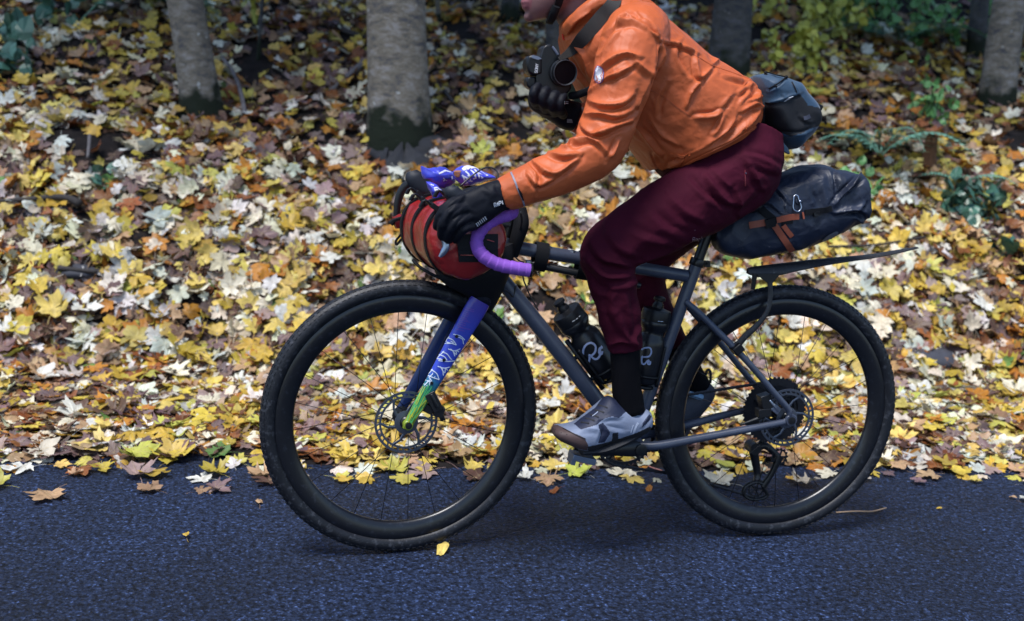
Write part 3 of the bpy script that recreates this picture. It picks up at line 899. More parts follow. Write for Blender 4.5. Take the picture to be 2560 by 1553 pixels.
for a0, L in ((-2.2, 0.42), (-1.0, 0.40)):
    pts = []
    for u in np.linspace(0.08, 1, 7):
        x, y = G2[0] + L * u * math.cos(a0 + 0.4 * u), G2[1] + L * u * math.sin(a0 + 0.4 * u)
        pts.append((x, y, float(H(x, y)) + 0.02 * (1 - u) + 0.02 + 0.010 * math.sin(9 * u + a0)))
    sm.tube(pts, np.linspace(0.018, 0.008, 7), k=8, n=3)
tag(sm.build('soil_mound', M_ROOT, smooth=180), 'dark bare soil and roots below the thick middle trunk', 'soil mound')

# ---- sticks
M_STICK = mat('grey_twig', (0.12, 0.11, 0.115), rough=0.8, var=0.4, vscale=20, bump=0.5, bscale=80)
M_STICKD = mat('dark_twig', (0.03, 0.026, 0.026), rough=0.85, var=0.4, vscale=20)
M_STICKT = mat('pale_stalk', (0.36, 0.24, 0.15), rough=0.7, var=0.2)
def stick(pts, r0, r1, m, label, lift=0.03):
    P = []
    for px, py in pts:
        g = ground_hit(px, py); P.append(g + [0, -0.03, lift])
    mb = MB(); mb.tube(P, np.linspace(r0, r1, len(P)), k=7, n=4)
    return tag(mb.build('stick', m, smooth=180), label, 'stick', 'sticks lying on the bank')
stick([(556, 165), (585, 205), (603, 255), (613, 308)], 0.011, 0.014, M_STICK, 'curved grey branch leaning beside the leaning trunk at upper left', 0.05)
stick([(827, 240), (868, 205), (912, 166)], 0.014, 0.02, M_STICK, 'grey stick sloping up to the left side of the thick trunk')
stick([(836, 70), (868, 92), (910, 106)], 0.022, 0.016, M_STICKD, 'short dark root left of the thick trunk near the top')
stick([(1108, 240), (1150, 290), (1210, 320), (1266, 346)], 0.012, 0.008, M_STICKD, 'thin dark stick right of the thick trunk')
stick([(465, 195), (520, 225), (585, 270)], 0.006, 0.004, M_STICKT, 'thin pale twig crossing the foot of the leaning trunk', 0.12)
stick([(222, 70), (285, 50), (350, 38)], 0.006, 0.004, M_STICK, 'thin grey twig below the fern at upper left', 0.08)
stick([(228, 370), (226, 400), (223, 425)], 0.009, 0.007, M_STICK, 'short upright grey twig among the leaves at left', 0.06)
stick([(0, 530), (80, 524), (165, 520), (205, 536)], 0.008, 0.02, M_STICKD, 'dark branch lying over a black hollow at the left border', 0.05)
stick([(150, 690), (200, 696), (245, 700)], 0.012, 0.008, M_STICKD, 'short dark twig in a hollow at middle left', 0.04)
stick([(2060, 640), (2180, 635), (2300, 615)], 0.006, 0.006, M_STICKD, 'thin dark twig behind the tip of the mudguard', 0.05)
def road_stalk(pts, r, label, m=None):
    P = [atz(x, y, 0.0) + [0, 0, r + 0.001 + 0.004 * math.sin(i * 1.3) ** 2] for i, (x, y) in enumerate(pts)]
    mb = MB(); mb.tube(P, r, k=6, n=4)
    tag(mb.build('leaf_stalk', m or M_STICKT, smooth=180), label, 'stalk', 'bare stalks on the road')
road_stalk([(2090, 1284), (2140, 1284), (2180, 1282), (2215, 1274)], 0.0024, 'long pale stalk on the asphalt right of the rear tyre')
road_stalk([(1398, 1165), (1390, 1185), (1382, 1205)], 0.0022, 'short pale stalk standing on the asphalt left of the pedal')
road_stalk([(1165, 1142), (1185, 1160), (1204, 1172)], 0.0022, 'reddish stalk seen inside the right of the front rim', mat('red_stalk', (0.35, 0.08, 0.10), rough=0.6))
road_stalk([(1600, 1152), (1625, 1172), (1655, 1180)], 0.0022, 'pinkish stalk on the drift edge behind the chainring', mat('pink_stalk', (0.40, 0.17, 0.14), rough=0.6))

# ---- undergrowth
M_FERN = mat('fern_green', (0.15, 0.34, 0.25), rough=0.55, var=0.3, vscale=9)
M_HERB = mat('herb_green', (0.10, 0.25, 0.075), rough=0.5, var=0.4, vscale=9)
M_HERBY = mat('herb_yellow_green', (0.36, 0.37, 0.06), rough=0.5, var=0.4, vscale=9)
M_BRAMBLE = mat('bramble_green', (0.045, 0.12, 0.085), rough=0.4, var=0.4, vscale=9)
def fern(px, py, fronds, L, label, yaw0=0.0, spread=6.28, m=None, seed=0, rise=0.5):
    rs = np.random.default_rng(seed)
    g = ground_hit(px, py)
    t = thing('fern', g, label, 'fern', 'ferns on the bank')
    for i in range(fronds):
        a = yaw0 + spread * (i + 0.5) / fronds + rs.normal(0, 0.15)
        l = L * rs.uniform(0.75, 1.1)
        d = np.array([math.cos(a), math.sin(a), 0]); side = np.array([-d[1], d[0], 0])
        mb = MB(); rach = []
        for u in np.linspace(0, 1, 16):
            rach.append(g + d * l * u + np.array([0, 0, rise * l * (u * 1.6 - 1.5 * u * u) + 0.02]))
        rach = np.array(rach)
        mb.tube(rach, np.linspace(0.004, 0.001, 16), k=4)
        for j in range(2, 16):
            u = j / 15; pl = l * 0.30 * (math.sin(math.pi * (u * 0.85 + 0.12))) ** 0.8
            for sg in (-1, 1):
                p0 = rach[j]; e = p0 + (side * sg * 0.95 + d * 0.35) * pl + [0, 0, -0.12 * pl]
                w = d * l * 0.048
                for q in range(4):                # pinnules along the pinna
                    f0, f1 = q / 4, (q + 1) / 4
                    a0 = p0 + (e - p0) * f0; a1 = p0 + (e - p0) * f1
                    ww = w * (1.2 - f0)
                    mb.add([a0, (a0 + a1) / 2 + ww, a1, (a0 + a1) / 2 - ww], [(0, 1, 2, 3)])
        mb.build('frond', m or M_FERN, t, smooth=0)
    return t
fern(200, 62, 4, 0.80, 'blue green fern frond spreading left of the leaning trunk at the top edge', yaw0=-0.25, spread=0.9, seed=1, rise=0.75)
fern(2250, 118, 9, 0.62, 'green fern at upper right below the shrubs', seed=2)
fern(2200, 400, 10, 0.50, 'pale green fern behind the rear bag, left of the brown stump', seed=3, rise=0.7)
fern(2400, 470, 5, 0.30, 'small dark fern at right, below the brown stump', seed=4)
def herb(px, py, n, spread, height, leafsize, label, m, seed=0, name='shrub', group='low green plants on the bank', upright=0.5):
    rs = np.random.default_rng(seed)
    g = ground_hit(px, py)
    t = thing(name, g, label, 'plant', group)
    st = MB(); lf = MB()
    ns = max(3, n // 14)
    lv, _, fc = LEAVES_LO[-1]
    for i in range(ns):
        a = rs.uniform(0, 6.28); rr = spread * math.sqrt(rs.uniform(0, 1)); x, y = g[0] + rr * math.cos(a), g[1] + rr * math.sin(a)
        z0 = float(H(x, y)); h = height * rs.uniform(0.5, 1.1)
        lean = rs.normal(0, 0.25, 2)
        P = [np.array([x + lean[0] * h * u, y + lean[1] * h * u, z0 + h * u]) for u in np.linspace(0, 1, 5)]
        st.tube(P, np.linspace(0.004, 0.0015, 5), k=4)
        for j in range(n // ns):
            u = rs.uniform(0.15, 1.05); p = P[0] + (P[-1] - P[0]) * u + rs.normal(0, 0.03, 3)
            nr = rs.normal(0, 1, 3) * [0.7, 0.7, 0.3] + [0, -0.3, upright]; nr /= np.linalg.norm(nr)
            R = rot_from(nr[None], rs.uniform(0, 6.28, 1))[0]
            s_ = leafsize * rs.uniform(0.6, 1.3)
            lf.add(p + (lv * [1.35, 1, 1] * s_) @ R.T, fc[:-2])
    tag(st.build('stems', M_STICKD, t, smooth=0), None, None, kind='stuff')
    tag(lf.build('foliage', m, t, smooth=0), None, None, kind='stuff')
    return t
herb(2010, 70, 260, 0.45, 0.45, 0.085, 'yellow green leafy shrub above the hip bag at the top edge', M_HERBY, 1)
herb(2160, 45, 300, 0.55, 0.45, 0.075, 'dense green leafy shrub at the top edge, left of the fern', M_HERB, 2)
herb(1985, 170, 160, 0.35, 0.25, 0.08, 'low dull green plants right behind the hip bag', M_HERBY, 3)
herb(2310, 90, 200, 0.5, 0.3, 0.07, 'low green leafy plants at upper right before the dark trunk', M_HERB, 4)
herb(2340, 330, 70, 0.10, 0.40, 0.05, 'upright green seedling above the brown stump at right', M_HERB, 5)
herb(2440, 500, 60, 0.25, 0.14, 0.08, 'dark green low leaves at the right below the seedling', M_BRAMBLE, 6)
herb(2140, 470, 60, 0.18, 0.12, 0.06, 'small green leaves right of the rear bag end', M_HERB, 7)
herb(60, 150, 46, 0.22, 0.16, 0.12, 'dark green bramble leaves over a shadowed hollow at upper left', M_BRAMBLE, 8, name='bramble')
herb(150, 55, 26, 0.15, 0.14, 0.10, 'small bramble spray left of the fern at the top edge', M_BRAMBLE, 9, name='bramble')
herb(250, 455, 14, 0.06, 0.06, 0.06, 'tiny bluish green seedling in the litter at left', M_BRAMBLE, 10, name='seedling')
herb(2500, 600, 60, 0.25, 0.12, 0.08, 'dark green low leaves near the right border at mid height', M_BRAMBLE, 12)
herb(1575, 400, 40, 0.12, 0.22, 0.09, 'green grassy plant seen between the elbow and the waist', M_HERB, 13)
herb(650, 90, 14, 0.04, 0.35, 0.10, 'few lime leaves on the thin sapling left of the thick trunk', M_HERBY, 14)
# rotten stump
g = ground_hit(2320, 440)
sb = MB()
sb.rings([np.array([g + [0.035 * q * math.cos(a) * (1 + 0.25 * math.sin(3 * a)), 0.035 * q * math.sin(a), h + (0.03 * math.sin(4 * a) if h > 0.2 else 0)] for a in np.linspace(0, 6.28, 12, endpoint=False)]) for h, q in ((-0.1, 1.9), (0.02, 1.3), (0.12, 1.0), (0.22, 0.9))])
tag(sb.build('tree_stump', mat('rotten_wood', (0.10, 0.045, 0.02), rough=0.9, var=0.5, vscale=20, bump=0.8, bscale=50), smooth=60), 'small brown rotten stump on the bank right of the rear bag', 'stump')
# stones showing in hollows of the bank
M_STONE = mat('dark_stone', (0.035, 0.037, 0.05), rough=0.75, var=0.4, vscale=14, bump=0.8, bscale=35)
for px, py, r_, lab in ((2330, 895, 0.10, 'dark stone in a hollow of the bank right of the rear wheel'), (120, 528, 0.09, 'dark stone under the branch at the left border'),
                        (200, 680, 0.08, 'dark stone among pale leaves at middle left')):
    g = ground_hit(px, py)
    bm = bmesh.new(); bmesh.ops.create_icosphere(bm, subdivisions=3, radius=1)
    for v in bm.verts:
        c = Vector(v.co)
        v.co = c * (1 + 0.25 * mnoise.noise(c * 1.7 + Vector((px, py, 0)))) * r_
        v.co.z *= 0.55; v.co.x *= 1.5
        v.co += Vector(g + [0, 0.02, -0.01])
    me = bpy.data.meshes.new('stone'); bm.to_mesh(me); bm.free()
    tag(place(me, 'stone', M_STONE, None, smooth=180), lab, 'stone')

# ================================================================== BICYCLE
M_FRAME = mat('matt_grey_paint', (0.048, 0.058, 0.090), rough=0.36, spec=0.6, var=0.15, vscale=20, dirt=(0.12, 0.11, 0.10), dscale=140, dthr=0.66, bump=0.12, bscale=500)
M_TYRE = mat('tyre_rubber', (0.0055, 0.0065, 0.0105), rough=0.5, spec=0.42, var=0.35, vscale=30, dirt=(0.034, 0.037, 0.047), dscale=70, dthr=0.54, bump=0.35, bscale=260)
M_RIM = mat('carbon_rim', (0.0045, 0.0052, 0.008), rough=0.3, spec=0.6, dirt=(0.016, 0.019, 0.028), dscale=70, dthr=0.56)
M_BLACK = mat('black_metal', (0.006, 0.0068, 0.009), rough=0.38, spec=0.5, dirt=(0.06, 0.06, 0.06), dscale=200, dthr=0.66)
M_BLKPL = mat('black_plastic', (0.004, 0.0047, 0.007), rough=0.42, spec=0.35)
M_SPOKE = mat('spoke_steel', (0.03, 0.03, 0.035), rough=0.35, metal=0.8)
M_ROTOR = mat('rotor_steel', (0.12, 0.135, 0.175), rough=0.42, metal=0.85)
M_STEEL = mat('bright_steel', (0.42, 0.46, 0.55), rough=0.3, metal=1.0)
M_GREASE = mat('greasy_steel', (0.028, 0.030, 0.038), rough=0.4, metal=0.7, dirt=(0.10, 0.09, 0.08), dscale=220, dthr=0.62)
M_RUBBER = mat('hood_rubber', (0.009, 0.012, 0.020), rough=0.6, spec=0.4)

BIKE = thing('bicycle', (0.515, 0, 0), 'dark grey gravel bicycle with blue fork and purple bar tape', 'bicycle')
R_T, TY = 0.355, 0.0205
STEER = 0.093
def wheel_frame(c, st):
    e1 = np.array([math.cos(st), math.sin(st), 0]); e2 = np.array([0, 0, 1.0]); ax = np.array([-math.sin(st), math.cos(st), 0])
    c = V(c)
    def W(r, a, y=0.0):
        return c + e1 * (r * math.cos(a)) + e2 * (r * math.sin(a)) + ax * y
    return W, ax
def wring(mb, W, prof, k=96):
    """closed profile [(r,y)] spun around the axle"""
    R = [np.array([W(r, a, y) for r, y in prof]) for a in np.linspace(0, 2 * math.pi, k, endpoint=False)]
    return mb.rings(R, cap=False, closed=True)
def gear(mb, W, r_in, r_out, teeth, y0, y1, depth=0.0045):
    pi, po = [], []
    n = teeth * 4
    for i in range(n):
        a = 2 * math.pi * i / n
        ro = r_out if i % 4 in (0, 1) else r_out - depth
        po.append((ro, a)); pi.append((r_in, a))
    R = [np.array([W(pi[i][0], pi[i][1], y0), W(po[i][0], po[i][1], y0), W(po[i][0], po[i][1], y1), W(pi[i][0], pi[i][1], y1)]) for i in range(n)]
    return mb.rings(R, cap=False, closed=True)
def rotor(W, y, parent):
    mb = MB()
    for r0, r1 in ((0.0738, 0.080), (0.0630, 0.0682)):
        wring(mb, W, [(r0, y - .0009), (r1, y - .0009), (r1, y + .0009), (r0, y + .0009)], 72)
    for i in range(30):
        a = 2 * math.pi * i / 30; s = 0.10 if i % 2 else 0.06
        mb.tube([W(0.0675, a, y), W(0.0765, a + s, y)], 0.0021, k=4, flat=(W(0, 0, 1) - W(0, 0, 0), 0.4))
    for i in range(6):
        a = 2 * math.pi * i / 6
        mb.tube([W(0.026, a + 0.45, y), W(0.048, a + 0.22, y), W(0.0655, a, y)], [0.0045, 0.003, 0.0035], k=6, flat=(W(0, 0, 1) - W(0, 0, 0), 0.3))
    wring(mb, W, [(0.017, y - .003), (0.030, y - .0015), (0.030, y + .0015), (0.017, y + .003)], 24)
    mb.build('brake_rotor', M_ROTOR, parent, smooth=30)
def wheel(name, c, st, rear, label):
    W, ax = wheel_frame(c, st)
    w = empty(name, (0, 0, 0), BIKE)
    w['label'] = label
    mb = MB()
    prof = []
    rc = R_T - TY - 0.001
    for a in np.linspace(-2.3, 2.3, 17):
        prof.append((rc + TY * math.cos(a), TY * 1.02 * math.sin(a)))
    prof += [(0.3165, 0.010), (0.3165, -0.010)]
    wring(mb, W, prof, 120)
    tyre = mb.build('tyre', M_TYRE, w, smooth=50)
    kb = MB()
    nk = 132
    for row, (aa, hl, hw) in enumerate(((0.0, 0.0042, 0.0030), (0.42, 0.0045, 0.0028), (-0.42, 0.0045, 0.0028), (0.86, 0.0050, 0.0034), (-0.86, 0.0050, 0.0034))):
        for i in range(nk):
            a = 2 * math.pi * (i + 0.5 * (row % 2)) / nk
            P = []
            for dr in (-0.002, 0.0013):
                for da, dw in ((-hl, -hw), (hl, -hw), (hl, hw), (-hl, hw)):
                    an = aa + dw / TY
                    r = rc + (TY + dr) * math.cos(an); y = (TY + dr) * 1.02 * math.sin(an)
                    P.append(W(r, a + da / R_T * (0.85 if dr > 0 else 1.0), y))
            kb.add(P, [(0, 1, 2, 3), (4, 5, 6, 7), (0, 1, 5, 4), (1, 2, 6, 5), (2, 3, 7, 6), (3, 0, 4, 7)])
    tag(kb.build('tyre_tread', M_TYRE, w, smooth=0), None, None, kind='stuff')
    mb = MB()
    wring(mb, W, [(0.319, -0.0125), (0.316, -0.0142), (0.305, -0.0148), (0.290, -0.0125), (0.279, -0.008), (0.2735, -0.003), (0.2735, 0.003), (0.279, 0.008), (0.290, 0.0125),
                  (0.305, 0.0148), (0.316, 0.0142), (0.319, 0.0125)], 120)
    mb.build('rim', M_RIM, w, smooth=60)
    hub = MB()
    hw = 0.058 if rear else 0.042
    hub.lathe([(0.012, -hw), (0.024, -hw * 0.72), (0.024, -hw * 0.62), (0.013, -hw * 0.5), (0.013, hw * 0.5), (0.024, hw * 0.6), (0.024, hw * 0.66), (0.012, hw)], c, ax, k=20)
    hub.build('hub', M_BLACK, w, smooth=35)
    sp = None
    for i in range(24):
        sd = -1 if i % 2 else 1
        ar = 2 * math.pi * i / 24 + 0.07
        ah = ar + (0.95 if (i // 2) % 2 else -0.95)
        m = MB(); m.tube([W(0.022, ah, sd * hw * 0.66), W(0.2745, ar, sd * 0.002)], 0.00095, k=5)
        m.build('spoke', M_SPOKE, w, smooth=180)
    rotor(W, -0.036 if not rear else -0.052, w)
    return W, ax, w
FWW, FAX, FWH = wheel('front_wheel', (0, 0, R_T), STEER, False, 'front wheel with black deep rim')
RWW, RAX, RWH = wheel('rear_wheel', (1.03, 0, R_T), 0.0, True, 'rear wheel with cassette')
# cassette
for r_, t_, y_ in ((0.095, 46, 0.020), (0.082, 40, 0.0245), (0.068, 33, 0.029), (0.058, 28, 0.033), (0.049, 24, 0.037), (0.040, 20, 0.041), (0.031, 15, 0.046)):
    mb = MB(); gear(mb, RWW, r_ * 0.74, r_, t_, y_ - 0.001, y_ + 0.001)
    for i in range(7 if r_ > 0.045 else 4):
        a = 2 * math.pi * i / (7 if r_ > 0.045 else 4) + r_ * 8
        mb.tube([RWW(r_ * 0.88, a, y_), RWW(max(0.018, r_ * 0.45), a + 0.35, y_)], 0.0032, k=5, flat=((0, 1, 0), 0.35))
    mb.build('sprocket', M_GREASE, RWH, smooth=0)

# ---- frame
frame = empty('frame', (0, 0, 0), BIKE)
BB = np.array([0.612, 0.0, 0.282])
def xz(px, py, y=0.0):
    return at(px, py, y)
ST_TOP = xz(1742, 660); HT_TOP = xz(1262, 592); HT_BOT = xz(1222, 728)
TT_R = xz(1716, 690); TT_F = xz(1268, 616); DT_F = xz(1238, 680)
def tube_part(name, P, r, k=20, n=1, mtl=None, par=None, **kw):
    mb = MB(); mb.tube(P, r, k=k, n=n, **kw)
    return mb.build(name, mtl or M_FRAME, par or frame, smooth=50)
tube_part('seat_tube', [BB + [0.008, 0, 0.02], ST_TOP], 0.0165)
tube_part('top_tube', [TT_F, TT_R], [0.0175, 0.0165])
tube_part('down_tube', [DT_F, (DT_F + BB) / 2, BB + [-0.02, 0, 0.012]], [0.0205, 0.0215, 0.021], n=3)
tube_part('head_tube', [HT_BOT, HT_BOT * 0.85 + HT_TOP * 0.15, HT_TOP], [0.026, 0.022, 0.021], n=3)
mb = MB(); mb.lathe([(0.021, -0.036), (0.0225, -0.034), (0.0225, 0.034), (0.021, 0.036)], BB, (0, 1, 0), k=24); mb.build('bottom_bracket_shell', M_FRAME, frame)
AXR = np.array([1.03, 0, R_T])
for sg in (-1, 1):
    y = 0.074 * sg
    tube_part('chain_stay', [BB + [0.012, 0.034 * sg, -0.002], BB + [0.06, 0.048 * sg, 0.002], BB + [0.19, 0.058 * sg, 0.026], BB + [0.30, 0.069 * sg, 0.048], AXR + [-0.018, y, -0.006]],
              [0.0115, 0.0115, 0.011, 0.0098, 0.0088], n=5, k=14)
    s0 = xz(1716, 752, 0.0)
    tube_part('seat_stay', [s0 + [-0.008, 0.014 * sg, 0], s0 + [0.035, 0.032 * sg, -0.036], (s0 + AXR) / 2 + [0.005, y * 0.86, 0.010], AXR + [-0.055, y, 0.075], AXR + [-0.012, y, 0.032], AXR + [-0.004, y, 0.014]],
              [0.0085, 0.0088, 0.0088, 0.0085, 0.0085, 0.008], n=5, k=14)
    mb = MB(); mb.lathe([(0.015, -0.005), (0.017, -0.003), (0.017, 0.003), (0.015, 0.005)], AXR + [0, y * 1.02, 0], (0, 1, 0), k=20)
    mb.tube([AXR + [-0.03, y, -0.010], AXR + [-0.005, y, 0], AXR + [-0.004, y, 0.026]], 0.0095, k=8, n=3, flat=((0, 1, 0), 0.5))
    mb.build('dropout', M_FRAME, frame)
    mb = MB(); mb.lathe([(0.004, -0.002), (0.010, -0.0015), (0.010, 0.001), (0.005, 0.002)], AXR + [0, y * 1.02 + sg * 0.0065, 0], (0, 1, 0), k=14); mb.build('thru_axle', M_BLACK, frame)
sd = ST_TOP - BB; sd /= np.linalg.norm(sd)
mb = MB(); mb.lathe([(0.0195, -0.010), (0.0205, -0.008), (0.0205, 0.008), (0.0195, 0.010)], ST_TOP + sd * 0.004, sd, k=24)
mb.box(ST_TOP + sd * 0.004 + [0.026, 0, -0.003], (0.016, 0.016, 0.016)); mb.tube([ST_TOP + [0.027, -0.013, 0.002], ST_TOP + [0.027, 0.013, 0.002]], 0.004, k=8)
mb.build('seat_clamp', M_BLACK, BIKE, bevel=0.001)
SP_TOP = ST_TOP + sd * 0.135
tube_part('seat_post', [ST_TOP - sd * 0.02, SP_TOP], 0.0137, mtl=M_BLACK, par=BIKE)
# saddle
S0 = SP_TOP + [0, 0, 0.02]
mb = MB()
mb.loft([(*(S0 + [-0.155, 0, 0.012]), *(S0 + [-0.155, 0, -0.010]), 0.014, 2), (*(S0 + [-0.10, 0, 0.018]), *(S0 + [-0.10, 0, -0.012]), 0.021, 2.5), (*(S0 + [-0.02, 0, 0.014]), *(S0 + [-0.02, 0, -0.014]), 0.032, 2.5),
         (*(S0 + [0.05, 0, 0.020]), *(S0 + [0.05, 0, -0.014]), 0.062, 2.5), (*(S0 + [0.09, 0, 0.028]), *(S0 + [0.09, 0, -0.012]), 0.070, 2.5), (*(S0 + [0.11, 0, 0.026]), *(S0 + [0.11, 0, 0.0]), 0.055, 2.2)], n=4, k=24)
for sg in (-1, 1):
    mb.tube([S0 + [-0.12, 0.012 * sg, -0.010], S0 + [-0.06, 0.022 * sg, -0.03], S0 + [0.04, 0.022 * sg, -0.03], S0 + [0.085, 0.04 * sg, -0.008]], 0.0035, k=8, n=4)
mb.build('saddle', M_BLKPL, BIKE)

# ---- fork
def fork_mat():
    m = bpy.data.materials.new('fork_paint'); m.use_nodes = True
    nt = m.node_tree; b = nt.nodes['Principled BSDF']; N, L = nt.nodes.new, nt.links.new
    a = N('ShaderNodeAttribute'); a.attribute_name = 'along'
    tc = N('ShaderNodeTexCoord')
    n = N('ShaderNodeTexNoise'); n.inputs['Scale'].default_value = 40; n.inputs['Detail'].default_value = 4; L(tc.outputs['Object'], n.inputs['Vector'])
    s = N('ShaderNodeMath'); s.operation = 'MULTIPLY_ADD'; s.inputs[1].default_value = 0.10; L(n.outputs[0], s.inputs[0]); L(a.outputs['Fac'], s.inputs[2])
    r = N('ShaderNodeValToRGB'); e = r.color_ramp.elements
    e[0].position = 0.05; e[0].color = (0.055, 0.035, 0.33, 1)
    e[1].position = 0.30; e[1].color = (0.034, 0.062, 0.50, 1)
    for p, c in ((0.62, (0.028, 0.058, 0.48)), (0.74, (0.015, 0.16, 0.17)), (0.86, (0.04, 0.27, 0.09)), (1.0, (0.22, 0.30, 0.02))):
        q = e.new(p); q.color = (*c, 1)
    L(s.outputs[0], r.inputs[0]); L(r.outputs[0], b.inputs['Base Color'])
    b.inputs['Roughness'].default_value = 0.35; b.inputs['Coat Weight'].default_value = 0.3
    return m
M_FORK = fork_mat()
M_FORKIN = mat('fork_inner_paint', (0.012, 0.028, 0.11), rough=0.35)
fork = empty('fork', (0, 0, 0), BIKE)
def fork_leg(sg, m):
    mb = MB(); y0, y1 = 0.040 * sg, 0.056 * sg
    c_top = at(1196, 752, -0.045); c_bot = FWW(0, 0, 0)
    top = np.array([c_top[0], 0, c_top[2]]) + FAX * (0.047 * sg)
    top[0] -= 0.0 if sg < 0 else 0.004
    bot = c_bot + FAX * y1
    S = []
    d = bot - top; L = np.linalg.norm(d); d /= L
    nrm = np.cross(FAX, d); nrm /= np.linalg.norm(nrm)     # in-plane, across the leg
    al = []
    ks = 20
    for t, hw, hy in ((0.0, 0.026, 0.012), (0.08, 0.0275, 0.012), (0.35, 0.0235, 0.011), (0.65, 0.0185, 0.010), (0.85, 0.0145, 0.009), (0.95, 0.012, 0.009), (1.0, 0.0125, 0.009), (1.035, 0.008, 0.008)):
        S.append((t, hw, hy))
    S = smooth_path(np.array(S), 5)
    R = []
    for t, hw, hy in S:
        c = top + d * L * t + nrm * 0.0
        ang = np.linspace(0, 2 * math.pi, ks, endpoint=False)
        ca, sa = np.cos(ang), np.sin(ang)
        R.append(c + np.outer(np.sign(ca) * np.abs(ca) ** 0.7, nrm * hw) + np.outer(np.sign(sa) * np.abs(sa) ** 0.7, FAX * hy))
        al += [t] * ks
    mb.rings(R)
    me = mb.mesh('fork_leg')
    me.attributes.new('along', 'FLOAT', 'POINT').data.foreach_set('value', al)
    return place(me, 'fork_leg', m, fork, smooth=50), top, bot
FLN, f_top, f_bot = fork_leg(-1, M_FORK)
FLF, f_top2, f_bot2 = fork_leg(1, M_FORKIN)
mb = MB()
mb.tube([f_top + [0.006, 0.0, -0.01], (f_top + f_top2) / 2 + [0.014, 0, 0.030], f_top2 + [0.006, 0, -0.01]], [0.022, 0.026, 0.022], k=14, n=5)
mb.tube([(f_top + f_top2) / 2 + [0.012, 0, 0.02], HT_BOT + [0, 0, 0.01]], 0.022, k=16)
mb.build('fork_crown', mat('fork_crown_paint', (0.010, 0.011, 0.02), rough=0.4), fork)
for sg, q in ((-1, f_bot), (1, f_bot2)):
    mb = MB(); mb.lathe([(0.0105, -0.010), (0.0125, -0.008), (0.0125, 0.008), (0.0105, 0.011)], q, FAX, k=20)
    mb.build('fork_dropout', mat('fork_tip_paint', (0.20, 0.27, 0.02), rough=0.4) if sg < 0 else M_FORKIN, fork)
    mb = MB(); mb.lathe([(0.004, -0.002), (0.0085, -0.0015), (0.0085, 0.001), (0.003, 0.002)], q + FAX * sg * 0.011, FAX, k=16); mb.build('thru_axle', M_BLACK, fork)
# painted pattern on the near leg
bvF = bvh_of(FLN)
M_WPAINT = mat('white_line_paint', (0.62, 0.68, 0.80), rough=0.4)
M_GPAINT = mat('green_line_paint', (0.07, 0.42, 0.14), rough=0.4)
M_YPAINT = mat('yellow_line_paint', (0.42, 0.46, 0.03), rough=0.4)
M_PPAINT = mat('purple_line_paint', (0.16, 0.06, 0.42), rough=0.4)
def fz(x, y): return (970 + x * 0.261, 730 + y * 0.261)
def lines(name, m, L, w, parent, bv, n=4, off=0.0004):
    mb = MB()
    for q in L: decal(mb, bv, q, w, n=n, off=off)
    o = mb.build(name, m, parent, smooth=0)
    return o
zz = [[(625, 405), (690, 420), (735, 460)], [(650, 425), (710, 450), (722, 500)], [(575, 440), (620, 460), (655, 508)], [(655, 508), (600, 490), (560, 480)], [(590, 430), (570, 450), (555, 480)], [(600, 470), (625, 490), (545, 495)],
      [(575, 545), (640, 565), (690, 545)], [(600, 545), (655, 600), (650, 560), (680, 575)], [(620, 560), (640, 615)],
      [(500, 575), (560, 590), (600, 640)], [(600, 640), (640, 660)], [(490, 600), (540, 620), (565, 655)], [(470, 640), (510, 645), (540, 665)], [(640, 660), (560, 665), (455, 655)],
      [(475, 712), (540, 730), (590, 720)], [(500, 715), (540, 775), (550, 735), (570, 750)], [(520, 730), (530, 800)],
      [(415, 745), (465, 780), (490, 840)], [(490, 840), (430, 820), (385, 800)], [(400, 770), (450, 815)], [(380, 800), (420, 860), (360, 845)], [(355, 850), (395, 895)], [(345, 880), (375, 898)], [(335, 860), (350, 895)],
      [(430, 740), (405, 770), (375, 800)], [(530, 575), (500, 605), (460, 650)]]
lines('white_zigzag', M_WPAINT, [[fz(*p) for p in q] for q in zz], 1.15, fork, bvF)
gl, yl = [], []
for i in range(30):
    t0 = random.uniform(0.70, 0.93); u0 = random.uniform(-0.9, 0.9); u1 = u0 * 0.7 + random.uniform(-0.3, 0.3); dt = random.uniform(0.05, 0.13)
    def lp(t, u):
        a = np.array(fz(410, 880)); b = np.array(fz(195, 1260)); s = (t - 0.70) / 0.27
        hw = 20 * (1 - s) + 10 * s
        c = a + (b - a) * s
        return tuple(c + np.array([0.87, 0.49]) * u * hw)
    (gl if i % 3 else yl).append([lp(t0, u0), lp(min(0.97, t0 + dt), u1)])
lines('green_strokes', M_GPAINT, gl, 0.9, fork, bvF, n=3)
lines('yellow_strokes', M_YPAINT, yl, 0.8, fork, bvF, n=3, off=0.0009)
pl = []
for i in range(13):
    y = 150 + i * 17
    x0 = 745 - (y - 130) * 0.49 + random.uniform(0, 30); x1 = x0 + random.uniform(50, 120)
    pl.append([fz(x0, y), fz((x0 + x1) / 2, y + 12), fz(x1, y + 22)])
lines('purple_strokes', M_PPAINT, pl, 0.7, fork, bvF, n=3)
mb = MB()
for q in ((657, 425), (535, 652), (418, 872)):
    p, nn = hit(bvF, *fz(*q)); mb.lathe([(0.0042, 0), (0.0042, 0.002), (0.002, 0.0022)], p, nn, k=10)
mb.build('fork_bolts', M_BLACK, fork)
